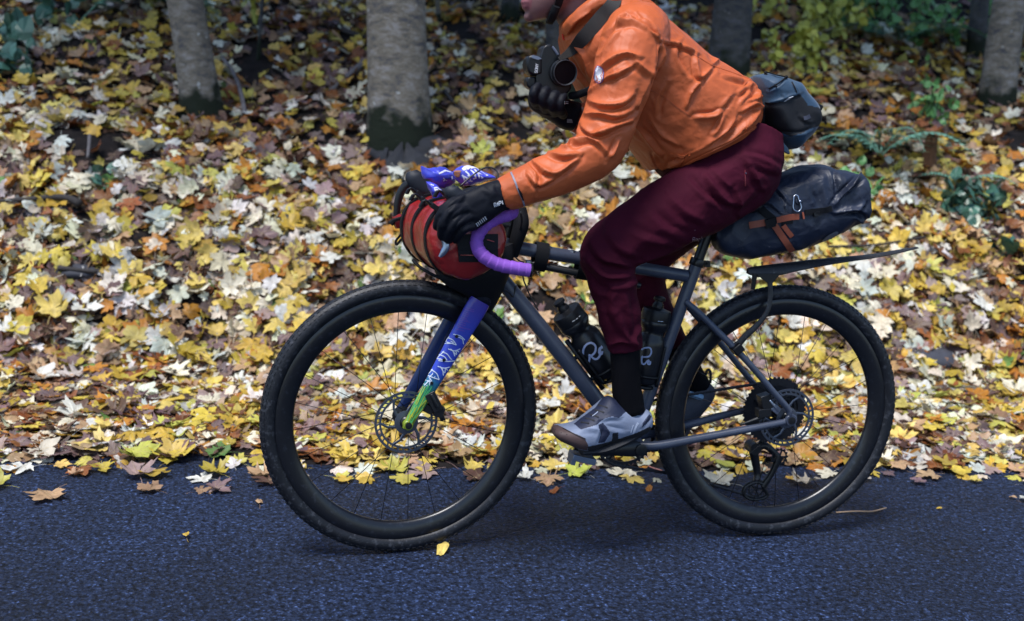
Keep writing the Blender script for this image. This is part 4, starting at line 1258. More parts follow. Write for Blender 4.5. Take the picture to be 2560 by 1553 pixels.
# ---- calipers
mb = MB()
mb.box(at(1084, 1002, -0.052), (0.026, 0.030, 0.052), np.array(Matrix.Rotation(-0.5, 3, 'Y')))
mb.box(at(1097, 1028, -0.050), (0.024, 0.026, 0.026), np.array(Matrix.Rotation(0.3, 3, 'Y')))
mb.box(at(1072, 1022, -0.046), (0.024, 0.020, 0.020), np.array(Matrix.Rotation(0.5, 3, 'Y')))
mb.tube([at(1078, 985, -0.068), at(1094, 1018, -0.068)], 0.006, k=8)
mb.tube([at(1085, 985, -0.050), at(1104, 920, -0.03), at(1150, 840, -0.028)], 0.0025, k=6, n=4)
mb.tube([at(1100, 1030, -0.05), at(1107, 1050, -0.048)], 0.007, k=8)
mb.build('brake_caliper', M_BLACK, BIKE, smooth=35, bevel=0.002)
mb = MB()
mb.box(at(1912, 1003, -0.055), (0.030, 0.030, 0.040), np.array(Matrix.Rotation(-0.3, 3, 'Y')))
mb.box(at(1908, 1030, -0.058), (0.036, 0.026, 0.022), np.array(Matrix.Rotation(-0.1, 3, 'Y')))
mb.tube([at(1910, 1040, -0.058), at(1880, 1052, -0.055), at(1850, 1062, -0.05)], [0.008, 0.005, 0.003], k=7, n=3)
mb.build('brake_caliper', M_BLACK, BIKE, smooth=35, bevel=0.004)
mb = MB(); mb.box(at(1938, 1022, -0.064), (0.026, 0.012, 0.02), np.array(Matrix.Rotation(0.6, 3, 'Y'))); mb.tube([at(1924, 1000, -0.068), at(1946, 1030, -0.07)], 0.004, k=8)
mb.build('caliper_bolt', M_STEEL, BIKE, bevel=0.002)

# ---- drivetrain
crank = empty('crankset', (0, 0, 0), BIKE)
def BBW(r, a, y=0.0): return BB + np.array([r * math.cos(a), y, r * math.sin(a)])
mb = MB(); gear(mb, BBW, 0.074, 0.0865, 42, 0.0455, 0.0485, 0.005)
mb.build('chainring', M_GREASE, crank, smooth=0)
mb = MB()
for i in range(5):
    a = 2 * math.pi * i / 5 + 0.3
    mb.tube([BBW(0.015, a, 0.05), BBW(0.055, a, 0.05), BBW(0.079, a, 0.047)], [0.013, 0.009, 0.008], k=8, n=3, flat=((0, 1, 0), 0.4))
mb.build('chainring_spider', M_BLACK, crank)
CA = math.radians(180.5)
PED = np.array([math.cos(CA), 0, math.sin(CA)]) * 0.170
for sg, d, nm in ((-1, 1, 'crank_arm'), (1, -1, 'crank_arm')):
    y = 0.066 * sg
    mb = MB()
    mb.tube([BB + [0.006 * -d, y * 0.95, 0], BB + PED * d * 0.1 + [0, y, 0], BB + PED * d * 0.5 + [0, y * 1.06, 0], BB + PED * d + [0, y * 1.12, 0], BB + PED * d * 1.05 + [0, y * 1.12, 0]],
            [0.018, 0.0215, 0.0155, 0.0135, 0.009], k=16, n=4, flat=((0, 1, 0), 0.55))
    mb.build(nm, M_BLACK, crank)
    mb = MB(); p = BB + PED * d + [0, y * 1.12, 0]
    mb.tube([p, p + [0, sg * 0.055, 0]], 0.0055, k=10)
    mb.box(p + [0, sg * 0.04, -0.002], (0.062, 0.048, 0.016), np.array(Matrix.Rotation(0.25 if sg < 0 else -0.6, 3, 'Y')))
    mb.box(p + [-0.026, sg * 0.04, -0.004], (0.012, 0.040, 0.024), np.array(Matrix.Rotation(0.25 if sg < 0 else -0.6, 3, 'Y')))
    mb.build('pedal', mat('pedal_steel', (0.16, 0.20, 0.28), rough=0.4, metal=0.6), crank, bevel=0.003)
mb = MB(); mb.lathe([(0.012, -0.004), (0.0155, -0.003), (0.0155, 0.0)], BB + [0, -0.078, 0], (0, 1, 0), k=20); mb.build('crank_bolt', M_BLACK, crank)
# derailleur
der = empty('rear_derailleur', (0, 0, 0), BIKE)
Yd = 0.047
JU = at(1948, 1143, Yd); JL = at(1890, 1222, Yd)
for c, r_, t_ in ((JU, 0.027, 14), (JL, 0.027, 14)):
    def JW(r, a, y=0.0, c=c): return c + np.array([r * math.cos(a), y, r * math.sin(a)])
    mb = MB(); gear(mb, JW, r_ * 0.72, r_, t_, -0.0012, 0.0012, 0.004)
    for i in range(5): mb.tube([JW(0.005, i * 1.2566), JW(r_ * 0.75, i * 1.2566)], 0.003, k=5, flat=((0, 1, 0), 0.4))
    mb.lathe([(0.007, -0.003), (0.007, 0.003)], c, (0, 1, 0), k=12)
    mb.build('jockey_wheel', M_GREASE, der, smooth=0)
mb = MB()
for yy in (-0.006, 0.006):
    mb.tube([JU + [0.002, yy, 0.004], (JU + JL) / 2 + [0.012, yy, -0.002], JL + [0.020, yy, 0.006]], [0.010, 0.006, 0.008], k=8, n=4, flat=((0, 1, 0), 0.25))
    mb.tube([JL + [0.020, yy, 0.008], JL + [0.035, yy, -0.022], JL + [-0.002, yy, -0.032], JL + [-0.034, yy, -0.020], JL + [-0.034, yy, 0.006], JL + [-0.006, yy, 0.020], JL + [0.018, yy, 0.014]], 0.0035, k=6, n=4, flat=((0, 1, 0), 0.4))
mb.build('derailleur_cage', M_BLACK, der)
mb = MB()
pA = at(1882, 1118, Yd + 0.015); pB = at(1893, 1180, Yd + 0.02); pC = at(1892, 1205, Yd + 0.012)
mb.tube([pA + [0, -0.02, 0], pA + [0, 0.02, 0]], 0.0175, k=16)
mb.tube([pA, pB, pC], [0.014, 0.0105, 0.010], k=12, n=4)
mb.tube([pA + [0.01, 0, 0.0], at(1915, 1115, Yd + 0.012), JU], [0.013, 0.011, 0.008], k=10, n=4)
mb.tube([AXR + [0, 0.072, -0.01], at(1905, 1105, Yd + 0.02), pA], [0.007, 0.009, 0.012], k=10, n=4)
mb.build('derailleur_body', M_BLACK, der)
# chain
def chain(path, name='chain'):
    P = smooth_path(np.array(path), 24)
    L = np.concatenate([[0], np.cumsum(np.linalg.norm(np.diff(P, axis=0), axis=1))])
    n = int(L[-1] / 0.0127)
    mb = MB()
    q = np.stack([np.interp(np.linspace(0, L[-1], n + 1), L, P[:, i]) for i in range(3)], -1)
    for i in range(n):
        a, b = q[i], q[i + 1]; w = 0.0026 if i % 2 else 0.0018
        for yy in (-w, w):
            mb.tube([a + [0, yy, 0], (a + b) / 2 + [0, yy, 0], b + [0, yy, 0]], [0.0042, 0.0030, 0.0042], k=6, flat=((0, 1, 0), 0.2))
    return mb
cy = 0.047
ch = MB()
up = [BBW(0.087, a, cy) for a in np.linspace(math.radians(190), math.radians(98), 8)] + [RWW(0.081, a, 0.0275) for a in np.linspace(math.radians(100), math.radians(20), 6)]
for part in (up, [BBW(0.087, a, cy) for a in np.linspace(math.radians(190), math.radians(264), 7)] + [at(1700, 1190, cy), JL + [-0.024, 0, -0.020], JL + [0.004, 0, -0.029]]):
    m = chain(part); ch.v += m.v; ch.f += [tuple(i + ch.n for i in f) for f in m.f]; ch.n += m.n
tag(ch.build('chain', M_GREASE, BIKE, smooth=0), None, None, kind='stuff')

# ---- cockpit
cock = empty('handlebar', (0, 0, 0), BIKE)
SB = HT_TOP + np.array([0.01, 0, 0.03]); BC = SB + np.array([-0.075, 0, 0.012])
mb = MB(); mb.tube([HT_TOP, SB + [0.004, 0, 0.03]], 0.018, k=18); mb.tube([SB, (SB + BC) / 2, BC], [0.019, 0.017, 0.020], k=16, n=3); mb.lathe([(0.021, -0.028), (0.022, 0), (0.021, 0.028)], BC, (0, 1, 0), k=20)
mb.build('stem', M_BLACK, BIKE)
BAR_PX = [(1272, 536), (1241, 546), (1212, 564), (1195, 587), (1191, 609), (1200, 631), (1219, 648), (1248, 662), (1284, 670), (1328, 677)]
BAR_Y = [-0.195, -0.203, -0.210, -0.215, -0.220, -0.224, -0.228, -0.231, -0.234, -0.237]
NB = np.array([at(x, y, yy) for (x, y), yy in zip(BAR_PX, BAR_Y)])
corner = np.array([NB[0] + [0.012, 0.02, 0.006], NB[0] + [0.006, 0.06, 0.006]])
top = np.vstack([corner[::-1], NB])
def mirror(P):
    """other side of the cockpit: reflected across the steered mid-plane"""
    P = np.atleast_2d(P).copy()
    d = (P - BC) @ FAX
    return P - 2 * np.outer(d, FAX)
M_TAPE = mat('purple_bar_tape', (0.22, 0.080, 0.43), rough=0.7, spec=0.25, var=0.2, vscale=40, bump=0.2, bscale=300)
M_TAPED = mat('purple_tape_seam', (0.15, 0.045, 0.35), rough=0.6)
def tape(P, bulge=0.0009):
    """one continuous wrap with overlapping turns"""
    Q = smooth_path(np.array(P), 14)
    L = np.concatenate([[0], np.cumsum(np.linalg.norm(np.diff(Q, axis=0), axis=1))])
    s = np.linspace(0, L[-1], int(L[-1] / 0.0016))
    q = np.stack([np.interp(s, L, Q[:, i]) for i in range(3)], -1)
    r = 0.0148 + bulge * (1 - ((s / 0.0175) % 1.0)) * 1.6
    r[-3:] *= [0.98, 0.93, 0.8]
    mb = MB(); mb.tube(q, r, k=18)
    return mb
tape(top).build('bar_tape', M_TAPE, cock, smooth=60)
FBm = mirror(top)
tape(FBm).build('bar_tape', M_TAPE, cock, smooth=60)
mb = MB(); mb.tube([top[0], BC + [0.0, -0.06, 0.0], BC, mirror(BC + [0.0, -0.06, 0.0])[0], FBm[0]], [0.0135, 0.0155, 0.0158, 0.0155, 0.0135], k=14, n=6)
mb.build('bar_top', M_BLACK, cock)
mb = MB(); e = NB[-1]; dr = NB[-1] - NB[-2]; dr /= np.linalg.norm(dr); mb.lathe([(0.0150, -0.004), (0.0148, 0.001), (0.011, 0.003)], e, dr, k=16); mb.build('bar_end_plug', M_BLKPL, cock)
# brake hood + lever, near side
HY = -0.212
def hood_parts(f):
    mb = MB()
    P = [at(1232, 538, HY), at(1200, 520, HY), at(1165, 505, HY), at(1140, 490, HY), at(1128, 476, HY), at(1124, 466, HY)]
    mb.tube(f(np.array(P)), [0.017, 0.019, 0.019, 0.019, 0.0175, 0.011], k=14, n=4, flat=(FAX, 0.86))
    return mb
def lever_parts(f):
    mb = MB()
    P = [at(1130, 485, HY), at(1108, 505, HY), at(1096, 540, HY), at(1103, 580, HY - 0.006), at(1113, 605, HY - 0.012), at(1112, 622, HY - 0.014), at(1100, 640, HY - 0.015)]
    mb.tube(f(np.array(P)), [0.009, 0.011, 0.0105, 0.010, 0.0095, 0.0085, 0.004], k=10, n=4, flat=(FAX, 0.7))
    return mb
idf = lambda P: P
M_LEVER = mat('silver_lever', (0.30, 0.36, 0.48), rough=0.3, metal=0.9)
mb = hood_parts(idf); mb.build('brake_hood', M_RUBBER, cock)
mb = MB(); mb.tube([at(1096, 540, HY), at(1103, 580, HY - 0.006), at(1113, 602, HY - 0.012), at(1115, 618, HY - 0.014), at(1108, 632, HY - 0.015), at(1099, 643, HY - 0.015)], [0.009, 0.009, 0.0085, 0.0085, 0.007, 0.0035], k=10, n=4, flat=(FAX, 0.7))
mb.build('brake_lever', M_LEVER, cock)
# far hood and lever, placed from the photograph
FY = 0.205
mb = MB(); mb.tube([at(1135, 492, FY), at(1098, 486, FY), at(1062, 474, FY), at(1044, 456, FY), at(1034, 440, FY), at(1030, 428, FY)], [0.018, 0.024, 0.027, 0.027, 0.024, 0.014], k=14, n=4, flat=(FAX, 0.8)); mb.build('brake_hood', M_RUBBER, cock)
mb = MB(); mb.tube([at(1040, 452, FY), at(1018, 462, FY), at(1002, 482, FY), at(994, 510, FY), at(991, 540, FY), at(986, 556, FY), at(978, 560, FY)], [0.012, 0.012, 0.011, 0.010, 0.0085, 0.006, 0.004], k=10, n=4, flat=(FAX, 0.6)); mb.build('brake_lever', M_BLACK, cock)
# hoses
M_HOSE = mat('black_hose', (0.010, 0.010, 0.012), rough=0.4)
def hose(P, r=0.0025):
    mb = MB(); mb.tube(P, r, k=7, n=6); mb.build('brake_hose', M_HOSE, BIKE, smooth=180)
hose([at(1150, 466, -0.10), at(1180, 440, -0.09), at(1212, 420, -0.08), at(1238, 424, -0.08), at(1246, 445, -0.09), at(1240, 480, -0.10)], 0.0021)
hose([at(1302, 530, -0.07), at(1304, 560, -0.06), at(1292, 590, -0.04), at(1276, 612, -0.02), at(1262, 640, 0.0)])
hose([at(1310, 670, -0.02), at(1308, 695, -0.022), at(1316, 718, -0.022), at(1328, 745, -0.02), at(1345, 775, -0.02)], 0.002)
hose([at(1258, 722, -0.03), at(1272, 732, -0.03), at(1282, 742, -0.02), at(1290, 715, -0.02)], 0.002)
hose([at(1285, 640, -0.03), at(1298, 652, -0.03), at(1310, 656, -0.02)], 0.002)

# ---- mudguard
M_GUARD = mat('mud_spattered_plastic', (0.013, 0.014, 0.018), rough=0.5, dirt=(0.22, 0.21, 0.20), dscale=190, dthr=0.60)
guard = empty('mudguard', (0, 0, 0), BIKE)
S = []
for (ax_, ay_), (bx_, by_), w in (((1868, 671), (1869, 684), 0.012), ((1880, 667), (1886, 693), 0.024), ((1910, 663), (1912, 692), 0.030), ((1943, 659), (1950, 686), 0.034), ((1980, 655), (1984, 677), 0.036),
                                  ((2041, 648), (2043, 664), 0.037), ((2110, 642), (2110, 652), 0.037), ((2170, 637), (2170, 643), 0.035), ((2235, 627), (2235, 631), 0.03), ((2292, 617), (2292, 619), 0.014)):
    a, b = at(ax_, ay_, 0.0), at(bx_, by_, 0.0)
    S.append((a, b, w))
# curved blade: crown along the top line, side edges hanging to the lower line
top_l, R1 = [], []
arr = smooth_path(np.array([np.concatenate([a, b, [w]]) for a, b, w in S]), 5)
for q in arr:
    a, b, w = q[:3], q[3:6], q[6]
    sec = []
    for u in np.linspace(-1, 1, 11):
        sec.append(a + (b - a) * abs(u) ** 2.2 * 0.85 + np.array([0, 0.65 * w * u, 0]))
    for u in np.linspace(1, -1, 11):
        sec.append(a + (b - a) * abs(u) ** 2.2 * 0.85 + np.array([0, 0.65 * w * u * 0.96, -0.002]))
    R1.append(np.array(sec))
mb = MB(); mb.rings(R1); mb.build('guard_blade', M_GUARD, guard, smooth=60)
mb = MB(); mb.prism(np.array([at(1888, 684, -0.030), at(1952, 684, -0.036), at(1932, 708, -0.036), at(1918, 708, -0.036)]), np.array([at(1888, 684, -0.024), at(1952, 684, -0.030), at(1932, 708, -0.030), at(1918, 708, -0.030)]))
mb.build('guard_bracket', M_BLKPL, guard, bevel=0.001)
mb = MB(); mb.tube([at(1925, 705, -0.034), at(1926, 735, -0.036), at(1922, 768, -0.040), at(1908, 795, -0.046), at(1888, 818, -0.052), at(1862, 842, -0.058), at(1840, 868, -0.060)], [0.0075, 0.007, 0.007, 0.007, 0.0085, 0.0095, 0.0095], k=8, n=5, flat=((0, 1, 0), 0.45)); mb.build('guard_strap', M_GUARD, guard)
mb = MB(); mb.tube([at(1887, 684, -0.028), at(1885, 705, -0.03), at(1882, 724, -0.03)], [0.008, 0.0065, 0.006], k=6, flat=((0, 1, 0), 0.5)); mb.tube([at(1905, 655, -0.01), at(1905, 666, -0.01)], 0.002, k=6); mb.build('guard_strut', M_BLKPL, guard)
mb = MB(); mb.box(at(1842, 872, -0.062), (0.024, 0.03, 0.028), np.array(Matrix.Rotation(0.85, 3, 'Y'))); mb.build('guard_clamp', M_BLKPL, guard, bevel=0.003)

# ---- bottles and cages
def bottle(px0, py0, px1, py1, y, nm_lab, cage_pts):
    a, b = at(px0, py0, y), at(px1, py1, y)      # foot, cap top
    d = b - a; L = np.linalg.norm(d); d /= L
    t = thing('water_bottle', a, nm_lab, 'bottle', 'black water bottles in the frame')
    s = L / 0.235
    w_ = 1.10
    mb = MB()
    mb.lathe([(0.020 * s * w_, 0), (0.031 * s * w_, 0.004 * s), (0.0345 * s * w_, 0.012 * s), (0.036 * s * w_, 0.05 * s), (0.036 * s * w_, 0.108 * s), (0.0345 * s * w_, 0.122 * s), (0.0275 * s * w_, 0.134 * s), (0.0265 * s * w_, 0.142 * s), (0.031 * s * w_, 0.150 * s),
              (0.0355 * s * w_, 0.158 * s), (0.0358 * s * w_, 0.168 * s), (0.034 * s * w_, 0.172 * s)], a, d, k=36)
    body = mb.build('bottle_body', mat('black_bottle_plastic', (0.005, 0.006, 0.009), rough=0.33, dirt=(0.10, 0.10, 0.10), dscale=260, dthr=0.70), t, smooth=50)
    mb = MB(); mb.lathe([(0.0345 * s * w_, 0.166 * s), (0.0350 * s * w_, 0.172 * s), (0.0350 * s * w_, 0.196 * s), (0.033 * s * w_, 0.201 * s), (0.014 * s * w_, 0.206 * s), (0.0135 * s * w_, 0.212 * s)], a, d, k=36); cap_ = mb.build('bottle_cap', M_BLKPL, t, smooth=50)
    mb = MB(); mb.lathe([(0.0125 * s * w_, 0.206 * s), (0.0125 * s * w_, 0.216 * s), (0.010 * s * w_, 0.219 * s), (0.010 * s * w_, 0.224 * s), (0.0145 * s * w_, 0.226 * s), (0.0145 * s * w_, 0.233 * s), (0.009 * s * w_, 0.236 * s)], a, d, k=24); mb.build('nozzle', M_BLKPL, t, smooth=50)
    return t, body, cap_, a, d, s
B1, B1b, B1c, ba, bd, bs = bottle(1528, 932, 1394, 752, -0.002, 'black water bottle with pale script letters on the down tube', None)
B2, B2b, B2c, ca_, cd, cs = bottle(1603, 958, 1650, 742, 0.0, 'black water bottle on the seat tube, mostly behind the shin', None)
M_PRINT = mat('pale_blue_print', (0.32, 0.38, 0.58), rough=0.5)
def bz(x, y): return (1370 + x * 0.18062, 730 + y * 0.18062)
bv1 = bvh_of(B1b); bv2 = bvh_of(B2b)
Rp = [[(490, 865), (490, 800), (530, 730), (600, 705), (655, 750), (650, 830), (600, 880), (560, 885)], [(575, 860), (575, 920), (568, 970)], [(590, 885), (640, 925), (680, 925), (715, 880), (720, 800), (745, 750)], [(755, 770), (715, 780), (705, 840), (740, 860), (752, 820)]]
lines('letter_print', M_PRINT, [[bz(*p) for p in q] for q in Rp], 2.6, B1, bv1, n=6)
lines('volume_print', mat('white_print', (0.6, 0.62, 0.66), rough=0.5), [[bz(335, 412), bz(375, 390)], [bz(385, 380), bz(412, 362)], [bz(425, 345), bz(445, 330)]], 0.7, B1, bvh_of(B1b, B1c), n=2)
Rp2 = [[(1295, 800), (1340, 775), (1410, 775), (1430, 830), (1400, 890), (1330, 900), (1300, 890)], [(1300, 890), (1300, 980), (1330, 1000), (1370, 960), (1400, 940)], [(1400, 945), (1380, 990), (1410, 1000), (1415, 960)]]
lines('letter_print', M_PRINT, [[bz(*p) for p in q] for q in Rp2], 2.0, B2, bv2, n=6)
lines('volume_print', M_WPAINT, [[bz(1520, 405), bz(1545, 406)], [bz(1555, 408), bz(1590, 410)]], 0.7, B2, bvh_of(B2b, B2c), n=2)
def cage(a, d, s, side, tube_pt):
    c = empty('bottle_cage', (0, 0, 0), BIKE)
    u = np.array([0, 1.0, 0]); w = np.cross(d, u)
    mb = MB()
    for h in (0.025,):
        P = [a + d * h * s + 0.041 * s * (math.cos(t) * u + math.sin(t) * w * side) for t in np.linspace(-0.5, math.pi + 0.5, 14)]
        mb.tube(P, 0.004, k=6, n=2)
    for t in (0.95, math.pi - 0.95):
        mb.tube([a + d * h * s + 0.0415 * s * (math.cos(t) * u + math.sin(t) * w * side) for h in (0.0, 0.03, 0.085, 0.11)], 0.0045, k=6, n=3)
    mb.tube([a + d * -0.006 * s + 0.03 * s * (math.cos(t) * u + math.sin(t) * w) for t in np.linspace(0, 6.28, 16)], 0.005, k=6)
    mb.tube([a - d * 0.006 * s - 0.03 * s * w * side * 0 , a + d * -0.012 * s + w * side * 0.02], 0.008, k=6)
    for h in (0.02, 0.09):
        mb.tube([a + d * h * s + w * side * 0.041, a + d * h * s + w * side * 0.053], 0.006, k=6)
    mb.tube([a + d * h * s + w * side * 0.043 for h in (-0.02, 0.14)], 0.0065, k=8)
    mb.build('cage_wires', M_BLKPL, c, smooth=180)
wv = np.cross(bd, [0, 1.0, 0]); sgn1 = 1 if wv[0] * -1 + wv[2] * -1 > 0 else -1
cage(ba, bd, bs, sgn1, None)
wv = np.cross(cd, [0, 1.0, 0]); cage(ca_, cd, cs, 1 if wv[0] > 0 else -1, None)

# ================================================================== LUGGAGE
FONT = {'R': [[(0, 0), (0, 1), (.7, 1), (.8, .75), (.7, .5), (0, .5)], [(.35, .5), (.8, 0)]], 'A': [[(0, 0), (.4, 1), (.8, 0)], [(.15, .35), (.65, .35)]], 'P': [[(0, 0), (0, 1), (.7, 1), (.8, .75), (.7, .48), (0, .48)]],
        'I': [[(.3, 0), (.3, 1)]], 'S': [[(.75, .85), (.4, 1), (.05, .8), (.2, .55), (.6, .45), (.78, .2), (.4, 0), (.02, .15)]], 'O': [[(.4, 0), (.05, .25), (.05, .75), (.4, 1), (.75, .75), (.75, .25), (.4, 0)]],
        'N': [[(0, 0), (0, 1), (.75, 0), (.75, 1)]], 'Y': [[(0, 1), (.4, .5), (.8, 1)], [(.4, .5), (.4, 0)]], 'H': [[(0, 0), (0, 1)], [(.75, 0), (.75, 1)], [(0, .5), (.75, .5)]], 'M': [[(0, 0), (0, 1), (.4, .3), (.8, 1), (.8, 0)]],
        'L': [[(0, 1), (0, 0), (.7, 0)]], 'F': [[(0, 0), (0, 1), (.75, 1)], [(0, .52), (.6, .52)]], 'C': [[(.75, .85), (.4, 1), (.05, .7), (.05, .3), (.4, 0), (.75, .15)]], 'U': [[(0, 1), (0, .2), (.4, 0), (.75, .2), (.75, 1)]],
        'E': [[(.75, 1), (0, 1), (0, 0), (.75, 0)], [(0, .5), (.6, .5)]], 'a': [[(.7, .6), (.3, .65), (.05, .35), (.25, .02), (.6, .15), (.7, .6), (.7, .1), (.85, 0)]], 'p': [[(.1, .6), (.05, -.4)], [(.1, .45), (.45, .65), (.7, .35), (.4, .0), (.1, .2)]],
        'h': [[(.1, 1.1), (.05, 0), (.3, .55), (.6, .5), (.6, 0), (.8, .05)]]}
def letters(text, o, right, up, gap=1.05):
    o, right, up = map(lambda q: np.array(q, float), (o, right, up))
    out = []
    for i, ch in enumerate(text):
        if ch in FONT:
            for st in FONT[ch]:
                out.append([tuple(o + right * (x + i * gap) + up * y) for x, y in st])
    return out
def in_poly(p, poly):
    x, y = p[:, 0], p[:, 1]; r = np.zeros(len(p), bool); n = len(poly)
    for i in range(n):
        (x0, y0), (x1, y1) = poly[i], poly[(i + 1) % n]
        c = (y0 > y) != (y1 > y)
        with np.errstate(divide='ignore', invalid='ignore'):
            r ^= c & (x < (x1 - x0) * (y - y0) / (y1 - y0 + 1e-12) + x0)
    return r
def paint(me, regions):
    """give faces that lie inside photo-space outlines another cloth/rubber (me keeps slot 0)"""
    c = np.empty(len(me.polygons) * 3); me.polygons.foreach_get('center', c); c = c.reshape(-1, 3)
    p = proj(c); idx = np.zeros(len(c), np.int32)
    for k, (polys, m) in enumerate(regions):
        me.materials.append(m)
        for poly in polys: idx[in_poly(p, poly)] = k + 1
    me.polygons.foreach_set('material_index', idx)
def pillow(outline, y0, T, tilt=(0, 0), rings=9, power=2.6, nsub=4, jig=0.0, seed=0):
    """a stuffed shape: outline (photo px) at depth y0, half thickness T"""
    q = smooth_path(np.array(list(outline) + [outline[0]], float), nsub)[:-1]
    c = q.mean(0); rs = np.random.default_rng(seed)
    R = []
    lev = [0.02] + list(np.sin(np.linspace(0.06, 1, rings) * math.pi / 2))
    def pt(x, y, dy): return at(x, y, y0 + dy)
    for side in (-1, 1):
        seq = lev if side < 0 else lev[::-1][1:]
        for s in seq:
            th = T * max(0.0, 1 - s ** power) ** 0.62 * side
            base = [c + (p - c) * s for p in q]
            R.append(np.array([at(b[0], b[1], y0 + tilt[0] * (b[0] - c[0]) / 1000 + tilt[1] * (b[1] - c[1]) / 1000) + np.array([0, th, 0]) for b in base]))
    mb = MB(); mb.rings(R)
    return mb
def crumple(me, amp, freq, seed=0, stretch=(1, 1, 1)):
    co, no = mesh_arrays(me)
    o = np.array([mnoise.noise(Vector((c[0] * freq * stretch[0] + seed, c[1] * freq * stretch[1], c[2] * freq * stretch[2]))) for c in co])
    o = 0.6 - np.abs(o) * 2.2
    set_co(me, co + no * (o * amp)[:, None])

# ---- red handlebar bag
M_RED = mat('red_tarpaulin', crease=0.15, cscale=12, col=(0.24, 0.011, 0.012), rough=0.30, spec=0.5, var=0.2, vscale=10, bump=0.15, bscale=60)
M_STRAP = mat('black_webbing', (0.004, 0.0047, 0.007), rough=0.7, spec=0.2)
M_HOLST = mat('black_cordura', (0.006, 0.0065, 0.009), rough=0.75, spec=0.25, bump=0.2, bscale=400)
bn, bf = at(1170, 604, -0.195), at(1082, 569, 0.195)
hb = thing('handlebar_bag', (bn + bf) / 2 - [0, 0, 0.09], 'red roll bag strapped across the front of the handlebar', 'bag')
axb = bf - bn; LB = np.linalg.norm(axb); axb /= LB
ub = np.cross(axb, [0, 0, 1.0]); ub /= np.linalg.norm(ub); wb = np.cross(ub, axb)
def barrel(t, a, k=1.0):
    r = 0.089 * (1 + 0.03 * math.sin(3 * a + 1)) * k * (1.0 - 0.0 * t)
    return bn + axb * LB * t + r * (math.cos(a) * ub * 1.02 + math.sin(a) * wb * 0.98)
R = []
for t, k in ((-0.055, 0.02), (-0.055, 0.35), (-0.05, 0.65), (-0.03, 0.88), (0.0, 0.97), (0.05, 1.0), (0.2, 1.02), (0.35, 1.0), (0.5, 1.02), (0.65, 1.0), (0.8, 1.02), (0.95, 1.0), (1.0, 0.95), (1.03, 0.8), (1.05, 0.4), (1.05, 0.02)):
    R.append(np.array([barrel(t, a, k) for a in np.linspace(0, 2 * math.pi, 48, endpoint=False)]))
mb = MB(); mb.rings(R)
me = mb.mesh('bag_body')
ob = bpy.data.objects.new('t', me); COL.objects.link(ob); ob.modifiers.new('s', 'SUBSURF').levels = 2
me2 = evaluated(ob); bpy.data.objects.remove(ob)
facets(me2, 10, 0.012, 5.0); crumple(me2, 0.0015, 20, 3)
bag_o = place(me2, 'bag_body', M_RED, hb, smooth=180)
for t in (0.10, 0.52, 0.90):
    mb = MB()
    Rr = []
    for a in np.linspace(0, 2 * math.pi, 48, endpoint=False):
        c = barrel(t, a, 1.0); o = c - (bn + axb * LB * t); o /= np.linalg.norm(o)
        Rr.append(np.array([c + axb * 0.0115 + o * 0.001, c - axb * 0.0115 + o * 0.001, c - axb * 0.0115 + o * 0.0055, c + axb * 0.0115 + o * 0.0055]))
    mb.rings(Rr, cap=False, closed=True)
    mb.build('strap', M_STRAP, hb, smooth=40)
for t, a in ((0.10, 2.3), (0.52, 2.2), (0.9, 2.0), (0.3, 1.75)):
    p = barrel(t, a, 1.05); mb = MB(); mb.box(p, (0.036, 0.032, 0.012), np.array(Matrix.Rotation(0.6, 3, 'Y'))); mb.tube([p + [-0.012, -0.01, 0.006], p + [-0.03, -0.012, 0.02], p + [-0.04, -0.01, 0.004]], 0.006, k=6, n=3, flat=((0, 0, 1), 0.4))
    mb.build('buckle', M_BLKPL, hb, bevel=0.003)
bvB = bvh_of(bag_o)
mb = MB()
for y_ in range(588, 652, 3):
    decal(mb, bvB, [(1140 + (y_ - 588) * 0.10, y_), (1242, y_)], 2.6, t=0.002, off=0.004, n=5)
mb.build('end_panel', M_HOLST, hb, smooth=40)
mb = MB(); decal(mb, bvB, [(1150, 637), (1190, 638), (1230, 640)], 1.0, t=0.001, off=0.0075); decal(mb, bvB, [(1215, 600), (1232, 605)], 1.0, t=0.001, off=0.0075); mb.build('panel_piping', M_RED, hb, smooth=0)
mb = MB()
mb.loft([(*at(1085, 660, 0.0), *at(1284, 600, 0.0), 0.075, 2.6), (*at(1092, 690, 0.0), *at(1276, 655, 0.0), 0.10, 2.8), (*at(1115, 712, 0.0), *at(1262, 700, 0.0), 0.085, 2.6), (*at(1158, 735, 0.0), *at(1250, 735, 0.0), 0.055, 2.4), (*at(1190, 758, 0.0), *at(1238, 760, 0.0), 0.042, 2.2), (*at(1205, 775, 0), *at(1228, 776, 0), 0.03, 2)], n=5, k=32)
mb.build('holster', M_HOLST, hb, smooth=60)
mb = MB(); mb.tube([at(1300, 520, -0.03), at(1303, 560, -0.035), at(1292, 600, -0.03), at(1284, 640, -0.02)], [0.016, 0.020, 0.018, 0.012], k=10, n=4); mb.build('harness_arm', M_HOLST, hb)
mb = MB(); mb.tube([at(1032, 650, 0.02), at(1050, 668, 0.0), at(1080, 686, -0.03), at(1110, 700, -0.05)], 0.004, k=6, n=4); mb.build('strap_tail', M_STRAP, hb); mb = MB(); mb.tube([at(1004, 585, 0.19), at(990, 602, 0.2), at(992, 612, 0.2), at(1003, 598, 0.19)], 0.003, k=6, n=4); mb.build('strap_loop', M_STRAP, hb); mb = MB(); mb.tube([at(1003, 545, 0.19), at(985, 552, 0.2), at(976, 560, 0.2)], [0.004, 0.006, 0.008], k=6, n=3)
mb.build('strap_tail', M_STRAP, hb)
